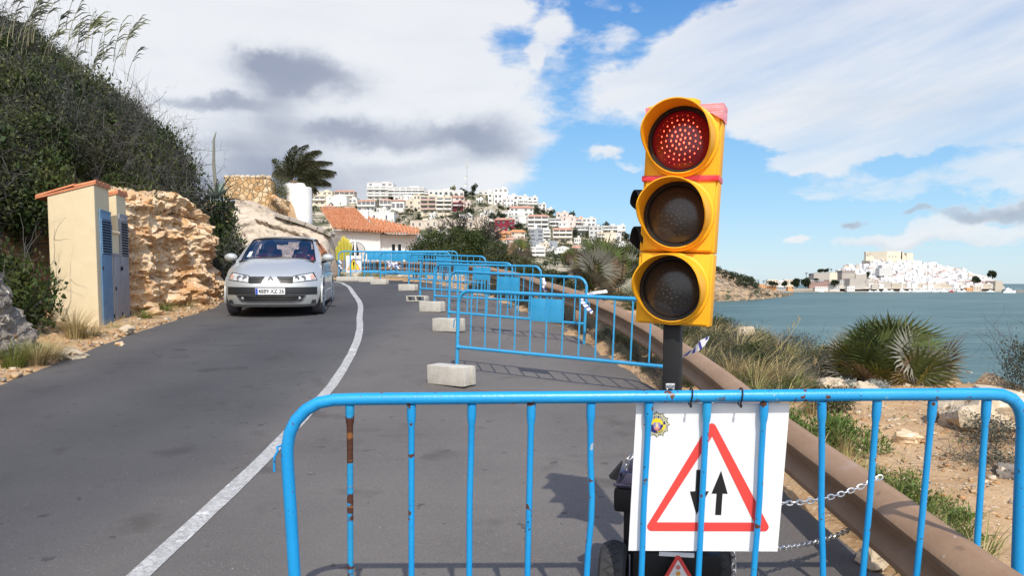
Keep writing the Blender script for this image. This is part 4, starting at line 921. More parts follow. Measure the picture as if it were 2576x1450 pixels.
        q = MB(); patch(q, *([(-.382, .645), (-.105, .645), (-.165, .528), (-.382, .528)] if s < 0 else [(.105, .645), (.382, .645), (.382, .528), (.165, .528)]), .006, 0, 8, 3); g = q.build('grille', M_blk, t)
        q = MB()
        for h in (.612, .586, .560): q.tube([fx(s * (.385 - (.23 + (.638 - h) * -.4) * k / 4), h, .012) for k in range(5)], .007, 6)
        q.build('grille_bars', M_trim, g)
        # door mirror
        q = MB(); q.sphere((s * .93, 1.42, 1.005), (.125, .075, .078), 14, 10); m_ = q.build('wing_mirror', M_body, t); q = MB(); q.tube([(s * .80, 1.42, .945), (s * .90, 1.42, .955)], .035, 8); q.build('mirror_arm', M_blk, m_)
        # side glass and pillar
        q = MB()
        def sw(u, v): b = Vector((s * .835, 1.30 + 2.45 * u, .925 + .055 * u)); a = Vector((s * .640, 2.10 + 1.32 * u, 1.318)); p = b + (a - b) * v; p.x += s * .02 * sin(pi * v); return p
        q.grid(sw, 12, 4); q.build('side_window', M_glt, t); q = MB(); q.tube([sw(.45, 0), sw(.42, 1)], .03, 6, flat=.4); q.build('door_pillar', M_blk, t)
        for k, (a, b) in enumerate(wheels):
            q = MB(); RW = Matrix.Rotation(radians(90), 3, 'Y'); q.lathe([(.20, -.10), (.27, -.105), (.305, -.09), (.312, -.05), (.312, .05), (.305, .09), (.27, .105), (.20, .10)], (s * .775, a, b), RW, 30); w_ = q.build('wheel', M_int, t)
            q = MB(); q.lathe([(.001, .085), (.05, .09), (.19, .07), (.205, .10)] if s > 0 else [(.001, -.085), (.05, -.09), (.19, -.07), (.205, -.10)], (s * .775, a, b), RW, 20)
            for j in range(6):
                al = 2 * pi * j / 6; q.tube([Vector((s * .875, a + .03 * cos(al), b + .03 * sin(al))), Vector((s * .865, a + .20 * cos(al), b + .20 * sin(al)))], .022, 6)
            q.build('rim', M_rim, w_)
    # badge, plate
    q = MB(); bc = fx(0, .590, .012); O = [(0, .070), (.046, 0), (0, -.070), (-.046, 0)]; I = [(0, .044), (.028, 0), (0, -.044), (-.028, 0)]
    q.prism(O, bc, (1, 0, 0), (0, -.25, .97), .012, 0, I); q.build('diamond_badge', M_logo, t, smooth=False)
    pc = fx(0, .395, .030); q = MB(); q.box(pc, (.52, .012, .11), bev=.006); pl_ = q.build('number_plate', M_wh, t)
    q = MB(); q.box(pc + Vector((-.235, -.0075, 0)), (.04, .002, .10)); q.build('plate_band', M_eu, pl_, smooth=False)
    tv, tf = text_mesh('4889 XZ 26', .098, .0012); q = MB(); q.add([pc + Vector((v.x * .93 + .02, -.0085, v.y)) for v in tv], tf); q.build('plate_lettering', M_blk, pl_, smooth=False)
    # windscreen, tail glass, wipers, trim
    def ws(u, v): s = 2 * u - 1; return Vector((s * (.705 - .13 * v), 1.08 + .12 * s * s + .87 * v, .982 - .055 * s * s * (1 - v) + .395 * v + .03 * sin(pi * v) - .03 * s * s * v))
    q = MB(); q.grid(ws, 14, 8); q.build('windscreen', M_gl, t)
    q = MB(); q.tube([ws(0, v / 8) + Vector((0, -.004, .004)) for v in range(9)], .012, 6); q.tube([ws(1, v / 8) + Vector((0, -.004, .004)) for v in range(9)], .012, 6); q.tube([ws(u / 14, 1) for u in range(15)], .016, 6); q.tube([ws(u / 14, 0) + Vector((0, -.01, 0)) for u in range(15)], .026, 6)
    q.build('windscreen_seal', M_blk, t)
    q = MB(); q.tube([ws(.12, .03) + Vector((0, -.03, .02)), ws(.5, .05) + Vector((0, -.03, .015))], .008, 6); q.tube([ws(.52, .03) + Vector((0, -.03, .02)), ws(.9, .04) + Vector((0, -.03, .015))], .008, 6); q.build('wiper', M_blk, t)
    q = MB(); a = ws(.055, .14) + Vector((.0, -.004, .004)); b = ws(.11, .14) + Vector((0, -.004, .004)); c_ = ws(.11, .34) + Vector((0, -.004, .004)); d = ws(.065, .34) + Vector((0, -.004, .004)); q.add([a, b, c_, d], [[0, 1, 2, 3]]); q.build('windscreen_sticker', M_wh, t, smooth=False)
    q = MB(); q.add([(-.56, 3.52, 1.335), (.56, 3.52, 1.335), (.62, 4.10, .98), (-.62, 4.10, .98)], [[0, 1, 2, 3]]); q.build('rear_window', glass('rear_glass', (.75, .76, .77), .02, .02), t, smooth=False)
    # cabin
    q = MB(); q.box((0, 1.45, .86), (1.38, .55, .16), bev=.05); q.build('dashboard', M_int, t)
    for s in (-1, 1):
        q = MB(); q.box((s * .36, 2.35, .50), (.50, .52, .16), bev=.05); q.box((s * .36, 2.66, .86), (.48, .14, .66), Matrix.Rotation(-.22, 3, 'X'), bev=.06); q.box((s * .36, 2.78, 1.24), (.26, .09, .17), bev=.04); q.build('front_seat', M_int, t)
    q = MB(); q.box((0, 3.35, .74), (1.25, .16, .52), Matrix.Rotation(-.2, 3, 'X'), bev=.06); q.build('rear_bench', M_int, t)
    q = MB(); wc = Vector((.36, 1.80, .93)); RWh = Matrix.Rotation(radians(-68), 3, 'X'); q.tube([wc + RWh @ Vector((.185 * cos(a), .185 * sin(a), 0)) for a in [2 * pi * k / 28 for k in range(29)]], .014, 8); q.sphere(wc, (.06, .03, .05), 10, 8)
    for a in (-.1, pi + .1, -pi / 2): q.tube([wc, wc + RWh @ Vector((.18 * cos(a), .18 * sin(a), 0))], .013, 6)
    q.build('steering_wheel', M_blk, t)
    q = MB(); q.box((0, 1.86, 1.285), (.24, .03, .065), bev=.012); q.tube([(0, 1.88, 1.30), (0, 1.92, 1.36)], .012, 6); q.build('rear_view_mirror', M_blk, t)
    return t
car = build_car()

# ------------------------------------------------------------------ people in the car
M_skin = mat('skin', (.46, .26, .18), .55, (.50, .29, .21), 20); M_hair = mat('dark_hair', (.022, .017, .014), .7); M_hairg = mat('grey_hair', (.10, .09, .085), .7)
def skinned(name, verts, edges, root, mat_, parent=None, sub=2):
    me = bpy.data.meshes.new(name); me.from_pydata([v[:3] for v in verts], edges, []); me.materials.append(mat_); o = bpy.data.objects.new(name, me); COL.objects.link(o)
    sk = o.modifiers.new('skin', 'SKIN'); sk.use_smooth_shade = True
    for i, v in enumerate(verts):
        d = me.skin_vertices[0].data[i]; rx = v[3]; d.radius = rx if hasattr(rx, '__len__') else (rx, rx); d.use_root = (i == root)
    sd = o.modifiers.new('smooth', 'SUBSURF'); sd.levels = 1; sd.render_levels = sub
    if parent is not None: o.parent = parent
    return o
def seated(side, label, jacket, hands, hair, lean):
    """one figure sitting in the car; coordinates of the car, side = +1 driver"""
    x0 = side * .36; P = [(x0, 2.45, .66, .13), (x0, 2.47, .84, .125), (x0 + lean * .4, 2.44, 1.02, .135), (x0 + lean * .6, 2.42, 1.09, .055), (x0 + lean * .8, 2.39, 1.145, .065), (x0 + lean, 2.375, 1.20, .088), (x0 + lean, 2.38, 1.265, .082)]
    E_ = [(i, i + 1) for i in range(6)]
    P.append((x0 + lean * 1.1, 2.285, 1.185, .016)); E_.append((5, 7))          # nose
    for s in (-1, 1): P.append((x0 + lean + s * .092, 2.385, 1.195, .016)); E_.append((5, len(P) - 1))      # ears
    sleeve = []
    for s in (-1, 1):
        hx, hy, hz = hands[0 if s < 0 else 1]; sx = x0 + lean * .4 + s * .19; b = len(P)
        P += [(sx, 2.44, 1.03, .062), (sx + s * .05, 2.22, .84, .048), ((hx + sx + s * .05) / 2, (hy + 2.22) / 2 + .02, (hz + .84) / 2, .040), (hx, hy, hz, .030), (hx, hy - .05, hz + .03, .028)]
        E_ += [(2, b), (b, b + 1), (b + 1, b + 2), (b + 2, b + 3), (b + 3, b + 4)]
        sleeve.append(P[b:b + 4])
        for k in range(4):
            L_ = (.040, .046, .043, .034)[k]; q = len(P); dx = (k - 1.5) * .017
            P += [(hx + dx, hy - .075, hz + .045 + L_ * .4, .0088), (hx + dx, hy - .075 + L_ * .5, hz + .050 + L_ * .8, .0078)]; E_ += [(b + 4, q), (q, q + 1)]
        q = len(P); P += [(hx - s * .035, hy - .05, hz + .045, .010), (hx - s * .045, hy - .035, hz + .07, .0085)]; E_ += [(b + 3, q), (q, q + 1)]
        b = len(P); P += [(x0 + s * .09, 2.40, .63, .085), (x0 + s * .12, 1.98, .64, .068), (x0 + s * .11, 1.72, .38, .05), (x0 + s * .11, 1.60, .34, .04)]; E_ += [(0, b), (b, b + 1), (b + 1, b + 2), (b + 2, b + 3)]
    o = skinned('person', P, E_, 0, M_skin); tag(o, label, 'person')
    # clothes: torso and sleeves, trousers
    V = [(p[0], p[1], p[2], p[3] * 1.12 + .008) for p in P[:3]] + [(P[3][0], P[3][1] + .005, P[3][2] - .015, .085)]; Ed = [(0, 1), (1, 2), (2, 3)]
    for s in (0, 1):
        b = len(V); V += [(q[0], q[1], q[2], q[3] * 1.15 + .008) for q in sleeve[s][:3]]; Ed += [(2, b), (b, b + 1), (b + 1, b + 2)]
    skinned('jacket', V, Ed, 0, jacket, o)
    V = [(x0, 2.45, .64, .14)]; Ed = []
    for s in (-1, 1): b = len(V); V += [(x0 + s * .09, 2.40, .63, .098), (x0 + s * .12, 1.98, .64, .08), (x0 + s * .11, 1.72, .38, .062)]; Ed += [(0, b), (b, b + 1), (b + 1, b + 2)]
    skinned('trousers', V, Ed, 0, M_ink, o)
    q = MB(); q.sphere((x0 + lean, 2.405, 1.275), (.104, .105, .088), 14, 10, jit=.12, seed=side + 3); q.build('hair', hair, o)
    o.parent = None; o.matrix_world = car.matrix_world.copy(); return o
M_orange = mat('orange_red_jacket', (.72, .075, .045), .75, (.62, .06, .035), 14); M_patt = mat('patterned_white_top', (.72, .70, .70), .75, (.50, .03, .06), 5.5, contrast=(.47, .53), detail=1, spots=[(7, .60, .03, (.02, .02, .03))])
seated(1, 'person driving the silver car in an orange red jacket with hands on the wheel', M_orange, [(.215, 1.86, .985), (.505, 1.86, .985)], M_hair, .02)
seated(-1, 'person in the passenger seat in a white, red and black patterned top', M_patt, [(-.44, 1.98, .76), (-.28, 1.98, .76)], M_hairg, .05)

# ------------------------------------------------------------------ utility cabinets
M_cream = M_kcream = mat('cream_render', (.66, .535, .345), .9, (.70, .575, .385), 5, bump=.35, bscale=70, spec=.15, spots=[(2.2, .63, .1, (.60, .47, .30))])
M_terra = mat('roof_tile_clay', (.52, .175, .085), .85, (.60, .25, .13), 9, spec=.15, bump=.3, bscale=50)
M_bdoor = mat('blue_metal_door', (.095, .19, .31), .6, (.125, .225, .345), 4, spec=.4, spots=[(9, .64, .08, (.17, .28, .42)), (30, .72, .03, (.30, .33, .34))])
M_gdoor = mat('grey_metal_door', (.215, .21, .235), .55, (.26, .255, .275), 4, spec=.4, spots=[(30, .72, .03, (.35, .33, .30))]); M_dark = mat('dark_gap', (.010, .010, .010), .9)
def build_kiosk():
    C0 = hit(250, 834); d = Vector((-.194, .981, 0)); n = Vector((d.y, -d.x, 0))      # n faces the road
    t = empty('utility_cabinet', (0, 0, 0), 'cream rendered utility cabinet with clay tile roof, one blue and two grey metal doors', 'utility cabinet')
    t.matrix_world = Matrix(((d.x, -n.x, 0, C0.x), (d.y, -n.y, 0, C0.y), (0, 0, 1, C0.z), (0, 0, 0, 1)))     # local x along road, y into hill
    D = .67
    def wall(x0, x1, hf, hb, y0=0.0, y1=D):
        q = MB(); q.add([(x0, y0, -.3), (x1, y0, -.3), (x1, y1, -.3), (x0, y1, -.3), (x0, y0, hf), (x1, y0, hf), (x1, y1, hb), (x0, y1, hb)], [[0, 1, 5, 4], [1, 2, 6, 5], [2, 3, 7, 6], [3, 0, 4, 7], [4, 5, 6, 7], [3, 2, 1, 0]])
        o = q.build('wall', M_kcream, t, smooth=False); bv = o.modifiers.new('edge', 'BEVEL'); bv.width = .012; bv.segments = 2; return o
    wall(0, .72, 2.29, 2.09); wall(.72, 1.12, 1.58, 1.52, -.012, D); wall(1.12, 1.66, 2.27, 2.07, .004, D)
    def roof(x0, x1, hf, hb, ov):
        q = MB(); nt_ = int((x1 - x0) / .165 + .5); w = (x1 - x0 + .03) / nt_
        for k in range(nt_):
            xc = x0 - .015 + w * (k + .5)
            for a, bb in ((0, 1),):
                prof = [(xc + w * .5 * cos(al), .03 + .042 * sin(al)) for al in [pi * i / 8 for i in range(9)]]
                vs = []
                for yy, hh in ((-.03, hf + .008), (.28, hf + .008 - (hf - hb) * .28 / D), (.281, hf + .026 - (hf - hb) * .28 / D), (D + ov, hf + .008 - (hf - hb) * (D + ov) / D)):
                    vs += [Vector((p, yy, hh + z)) for p, z in prof]
                q.add(vs, [[i * 9 + j, i * 9 + j + 1, (i + 1) * 9 + j + 1, (i + 1) * 9 + j] for i in range(3) for j in range(8)] + [list(range(9))], 0)
        sl = (hf - hb) / D
        q.add([(x0 - .015, -.03, hf + .002), (x1 + .015, -.03, hf + .002), (x1 + .015, D + ov, hf - sl * (D + ov) + .002), (x0 - .015, D + ov, hf - sl * (D + ov) + .002), (x0 - .015, -.03, hf + .036), (x1 + .015, -.03, hf + .036), (x1 + .015, D + ov, hf - sl * (D + ov) + .036), (x0 - .015, D + ov, hf - sl * (D + ov) + .036)], [[0, 1, 5, 4], [1, 2, 6, 5], [2, 3, 7, 6], [3, 0, 4, 7], [3, 2, 1, 0]], 0)
        q.build('tile_roof', M_terra, t)
        q = MB()
        for k in range(nt_): q.sphere((x0 - .015 + w * (k + .5), -.012, hf + .016), (w * .38, .018, .030), 8, 6)
        q.build('mortar', M_kcream, t)
    roof(0, .72, 2.29, 2.09, .16); roof(1.12, 1.66, 2.27, 2.07, .10); 
    q = MB()
    for k in range(3): q.sphere((.72 + .133 * (k + .5), -.01, 1.60), (.06, .05, .035), 8, 6)
    q.build('mortar', M_kcream, t)
    def door(x0, x1, z0, z1, m, lv, y=-.008):
        q = MB(); q.box(((x0 + x1) / 2, y, (z0 + z1) / 2), (x1 - x0, .03, z1 - z0), bev=.004)
        for zz in (z0 + .02, z1 - .02): q.box(((x0 + x1) / 2, y - .016, zz), (x1 - x0, .010, .04))
        o = q.build('door', m, t)
        if lv:
            q = MB(); q.box(((x0 + x1) / 2, y - .0165, (lv[0] + lv[1]) / 2), (x1 - x0 - .07, .004, lv[1] - lv[0])); q.build('vent_opening', M_dark, o)
            q = MB(); k = 13
            for i in range(k): q.box(((x0 + x1) / 2, y - .024, lv[0] + (lv[1] - lv[0]) * (i + .5) / k), (x1 - x0 - .06, .022, .005), Matrix.Rotation(.7, 3, 'X'))
            q.box((x0 + .03, y - .02, (lv[0] + lv[1]) / 2), (.014, .014, lv[1] - lv[0])); q.box((x1 - .03, y - .02, (lv[0] + lv[1]) / 2), (.014, .014, lv[1] - lv[0])); q.build('louvre_slats', m, o)
        for zz in (z0 + .15, z1 - .25): q = MB(); q.tube([(x1 - .01, y - .022, zz - .035), (x1 - .01, y - .022, zz + .035)], .009, 6); q.build('hinge', M_dark, o)
        q = MB(); q.box((x0 + .03, y - .022, (z0 + z1) / 2), (.025, .02, .06), bev=.004); q.build('handle', M_dark, o)
        return o
    door(.17, .70, .06, 1.92, M_bdoor, (1.22, 1.78))['label'] = 'blue metal door with louvred vent'
    door(.755, 1.11, .08, 1.25, M_gdoor, None, -.02)['label'] = 'low plain grey door'
    door(1.18, 1.63, .08, 1.94, M_gdoor, (1.22, 1.82))['label'] = 'tall grey door with louvred vent'
build_kiosk()

# ------------------------------------------------------------------ rock outcrop, boulders
def rock_mat(name, a, b, c, s=1.6):
    return mat(name, a, .95, b, s, bump=1.0, bscale=18, spec=.08, contrast=(.38, .62), detail=9, spots=[(s * 2.2, .56, .06, c), (s * 9, .62, .05, (.72, .62, .48)), (s * 5, .64, .05, (.20, .12, .07))])
M_rock = rock_mat('limestone_orange', (.66, .52, .36), (.48, .27, .125), (.58, .37, .19)); M_rockg = rock_mat('limestone_grey', (.25, .215, .18), (.18, .155, .13), (.30, .24, .18)); M_rockw = rock_mat('limestone_pale', (.54, .45, .33), (.46, .35, .23), (.60, .50, .37))
def build_outcrop():
    def top(y): return ip(y, [13.2, 14.2, 15.4, 16.4, 17.2, 18.0, 18.6], [.95, 1.62, 1.80, 1.85, 1.65, 1.25, .5])
    def f(u, v):
        y = 13.3 + 5.2 * u; zb = G(y) - .1; zt = top(y); w = min(1, v / .72); z = zb + (zt - zb) * w
        x = XB(y) + .62 - .50 * w ** 1.6 + .22 * sstep((w - .45) / .2) * (1 - .6 * w) + ip(u, [0, .08, .85, 1], [-.3, 0, .05, -.5])
        if v > .72: x -= 1.6 * (v - .72) / .28; z += .25 * (v - .72) / .28
        p = Vector((y * 1.0, z * 1.0, x)); n1 = fbm(p, 5, .9); n2 = fbm(Vector((y * 1.0, z * 3.2, 4)), 5, 1.5); cell = mnoise.voronoi(Vector((y * 1.6, z * 2.6, .5)))[0]; cr = min(1, (cell[1] - cell[0]) * 2.2)
        cell2 = mnoise.voronoi(Vector((y * 4.6, z * 6.5, 2.5)))[0]; cr2 = min(1, (cell2[1] - cell2[0]) * 2.2)
        tb = mnoise.turbulence(Vector((y * .8, z * 2.9, x)), 5, True, noise_basis='PERLIN_ORIGINAL', amplitude_scale=.6, frequency_scale=2.2); n3 = fbm(Vector((y * .7, z * 8, 9)), 4, 1.0); k = .26 * n1 + .08 * n2 + .15 * (tb - .55) + .12 * n3 + .10 * (cr - .6) + .03 * (cr2 - .6) + .05 * fbm(p, 4, 7) + .02 * fbm(p, 3, 22)
        return Vector((x + k, y - .35 * k, z + .10 * fbm(p, 4, 2.2)))
    q = MB(); q.grid(f, 210, 120); o = q.build('rock_outcrop', M_rock, smooth=False); tag(o, 'rugged orange and cream limestone outcrop between the cabinets and the silver car', 'rock')
build_outcrop()
def boulder(loc_, r, m, label, seed, name='boulder', group=None):
    q = MB(); q.sphere((0, 0, 0), r, 22, 14, jit=.42, seed=seed); o = q.build(name, m, ang=32); o.location = loc_; o.rotation_euler = (R.uniform(-.3, .3), R.uniform(-.3, .3), R.uniform(0, 6)); return tag(o, label, 'rock', group)
def build_boulders():
    p = hit(22, 880); q = MB()
    def f(u, v):
        a = -2.4 + 3.4 * u; w = min(1, v / .8); r = .75 - .35 * w - (.5 * (v - .8) / .2 if v > .8 else 0); x = r * cos(a) * .8; y = r * sin(a) * 1.5; z = 1.22 * w
        P_ = Vector((x, y, z)); k = .20 * fbm(P_, 5, 1.4) + .14 * fbm((y, z * 4, x), 5, 2.0) + .05 * fbm(P_, 4, 9); return Vector((x * (1 + k), y * (1 + k * .8), z + .1 * k))
    q.grid(f, 110, 70); o = q.build('boulder', M_rockg, smooth=False); o.location = (-6.55, 9.2, G(9.2) - .1); tag(o, 'grey rock bulging at the left edge beside the dark hollow', 'rock')
    for px, py, r, m, lab, sd in [(180, 890, (.17, .13, .10), M_rockw, 'white rock in the grass tuft at the left roadside', 1), (318, 832, (.13, .10, .08), M_rockw, 'pale rock at the right foot of the utility cabinet', 2), (205, 848, (.10, .08, .06), M_rockw, 'small pale rock between the cabinet and the grass tuft', 3), (385, 795, (.16, .12, .09), M_rock, 'ochre rock lying in the rubble below the outcrop', 4), (440, 772, (.13, .10, .08), M_rockw, 'pale rock on the rubble slope under the outcrop', 5), (548, 700, (.26, .2, .15), M_rockw, 'cream rock at the corner of the outcrop beside the car', 6), (300, 858, (.09, .07, .05), M_rock, 'ochre stone at the edge of the asphalt below the cabinet', 7)]:
        h = hit(px, py, .06); boulder((h.x, h.y, T(h.x, h.y) + r[2] * .45), r, m, lab, sd)
    for px, py, d, r, m, lab, sd in [(2085, 985, 8.55, (.20, .16, .09), M_rockw, 'cream rock on the cliff edge below the right fan palm', 11), (2180, 990, 8.5, (.16, .12, .07), M_rockw, 'small cream rock right of the larger one on the cliff edge', 12), (2490, 1075, 6.6, (.42, .34, .22), M_rockw, 'big white rock at the right edge behind the grey bush', 13), (2283, 1110, 5.7, (.10, .075, .055), M_rock, 'ochre stone alone on the gravel in the middle', 14), (2200, 1440, 2.45, (.09, .07, .05), M_rockw, 'pale stone at the asphalt edge under the guard rail', 15), (1872, 862, 10.3, (.22, .16, .13), M_rockw, 'cream boulder in the dry grass beside the traffic light', 16), (2540, 1200, 4.9, (.10, .08, .06), M_rockg, 'grey stone on the gravel near the right edge', 17)]:
        h = hitT(px, py); boulder((h.x, h.y, T(h.x, h.y) + r[2] * .25), r, m, lab, sd)
build_boulders()

# ------------------------------------------------------------------ retaining wall, rubble wall, parapet
def build_walls():
    M_stucco = mat('weathered_stucco', (.56, .47, .375), .95, (.44, .37, .30), 1.3, bump=.9, bscale=9, spec=.08, detail=9, spots=[(3.2, .60, .04, (.36, .29, .23)), (.9, .6, .1, (.62, .53, .43)), (9, .66, .04, (.27, .21, .17))])
    TX = [585, 612, 650, 700, 750, 790, 825, 842, 851, 856]; TY = [500, 503, 518, 541, 562, 574, 590, 606, 632, 680]
    t = empty('retaining_wall', pix(740, 712, 25.6), 'cream stucco-covered rock wall behind the silver car', 'wall')
    def f(u, v):
        px = 585 + 271 * u; ty = ip(px, TX, TY); w = min(1, v / .8); py = 712 + (ty - 712) * w; d = 25.5 + .9 * w * w + 1.6 * sstep((px - 800) / 60) ** 2
        p = pix(px, py, d); k = .28 * fbm((p.x, p.z * 1.6, 1), 5, .9) + .10 * fbm((p.x, p.z, 8), 4, 3)
        ck = math.exp(-((py - (575 + (px - 690) * .36 + 8 * fbm((px * .04, 1, 1), 3))) / 5) ** 2) * (1 if 640 < px < 800 else 0); k -= .22 * ck
        if v > .8: p.y += 1.3 * (v - .8) / .2; p.z += .1 * (v - .8) / .2
        p.y -= k; return p
    q = MB(); q.grid(f, 110, 70); q.build('stucco_face', M_stucco, t, world=True, ang=60)
    q = MB(); cp = [(690, 541), (730, 553), (770, 566), (800, 578), (835, 594)]
    for i in range(4):
        a, b = cp[i], cp[i + 1]; da, db = 26.3, 26.3; A = pix(*a, da); B = pix(*b, db); u = (B - A).normalized(); mid = (A + B) / 2; L_ = (B - A).length - .02; Rm = Matrix((Vector((u.x, 0, -u.z)), Vector((0, 1, 0)), Vector((u.z, 0, u.x)))).transposed()
        q.box(mid + Vector((0, .2, .02)), (L_, .62, .13), Matrix.Rotation(-atan2(u.z, u.x), 3, 'Y'), bev=.02)
    q.build('coping', mat('old_concrete', (.42, .37, .31), .95, (.32, .28, .24), 4, bump=.6, bscale=30), t, world=True)
    # rubble masonry
    m = bpy.data.materials.new('rubble_masonry'); m.use_nodes = True; nt = m.node_tree; N = nt.nodes; L = nt.links; b = N['Principled BSDF']; b.inputs['Roughness'].default_value = .95; b.inputs['Specular IOR Level'].default_value = .1
    tc = N.new('ShaderNodeTexCoord'); v1 = N.new('ShaderNodeTexVoronoi'); v1.inputs['Scale'].default_value = 6.5; v2 = N.new('ShaderNodeTexVoronoi'); v2.feature = 'DISTANCE_TO_EDGE'; v2.inputs['Scale'].default_value = 6.5
    for v in (v1, v2): L.new(tc.outputs['Object'], v.inputs['Vector'])
    r = N.new('ShaderNodeValToRGB'); e = r.color_ramp.elements; e[0].color = (.44, .26, .12, 1); e[1].color = (.66, .52, .34, 1); x_ = e.new(.5); x_.color = (.58, .38, .19, 1); sp = N.new('ShaderNodeSeparateColor'); L.new(v1.outputs['Color'], sp.inputs[0]); L.new(sp.outputs[0], r.inputs[0])
    mr = N.new('ShaderNodeMapRange'); mr.inputs[1].default_value = .02; mr.inputs[2].default_value = .07; L.new(v2.outputs['Distance'], mr.inputs[0]); mx = N.new('ShaderNodeMix'); mx.data_type = 'RGBA'; L.new(mr.outputs[0], mx.inputs[0]); mx.inputs[6].default_value = (.40, .30, .19, 1); L.new(r.outputs[0], mx.inputs[7]); L.new(mx.outputs[2], b.inputs['Base Color'])
    bp = N.new('ShaderNodeBump'); bp.inputs['Distance'].default_value = .06; bp.inputs['Strength'].default_value = 1; L.new(mr.outputs[0], bp.inputs['Height']); L.new(bp.outputs[0], b.inputs['Normal'])
    t = empty('stone_wall', pix(640, 500, 27.4), 'golden rubble stone wall on top of the stucco wall, below the palm', 'wall')
    q = MB(); d = 27.2; poly = [(566, 447), (600, 446), (640, 449), (681, 452), (684, 488), (700, 497), (719, 503), (719, 545), (690, 538), (640, 512), (600, 500), (560, 498)]
    P = [pix(x, y, d) for x, y in poly]; n = len(P); q.add(P + [p + Vector((0, .5, 0)) for p in P], [list(range(n))[::-1], [n + i for i in range(n)]] + [[i, (i + 1) % n, n + (i + 1) % n, n + i] for i in range(n)]); q.build('masonry', m, t, world=True, smooth=False)
    for i in range(9):
        c = pix(572 + i * 13, 446 + R.uniform(-1.5, 2), d + .18); q = MB(); q.sphere(c, (.11, .16, .085), 10, 7, jit=.3, seed=i); q.build('coping_stone', M_rockw, t, world=True)
    for i in range(7):
        c = pix(690 + i * 5 + R.uniform(-2, 2), 497 + i * 5.0, d - .12); q = MB(); q.sphere(c, (.13, .12, .10), 10, 7, jit=.3, seed=i + 20); q.build('coping_stone', M_rock, t, world=True)
    # white round parapet
    M_wht = mat('white_limewash', (.80, .79, .77), .9, (.75, .735, .70), 2.5, bump=.3, bscale=20, spec=.1)
    t = pix(751, 545, 28.2); q = MB(); Rr = .49
    def g(u, v):
        a = pi * 1.15 + pi * 1.2 * u * 1.0 - .55; zt = pix(751, 465, 28.2).z - t.z - .10 * sstep((u - .62) / .06) - .22 * sstep((u - .86) / .03) + .03 * fbm((u * 6, 1, 1), 3); z = -.42 + (zt + .42) * min(1, v / .8)
        rr = Rr if v <= .8 else Rr - .16 * (v - .8) / .2; rr *= 1 + .02 * fbm((u * 5, v * 3, 0), 3); return Vector((rr * cos(a), rr * sin(a), z))
    q.grid(g, 60, 20); o = q.build('round_parapet', M_wht); o.location = t; tag(o, 'white rounded parapet wall below the windblown palm', 'wall'); sm = o.modifiers.new('wall', 'SOLIDIFY'); sm.thickness = .12
    return M_wht
M_wht = build_walls()

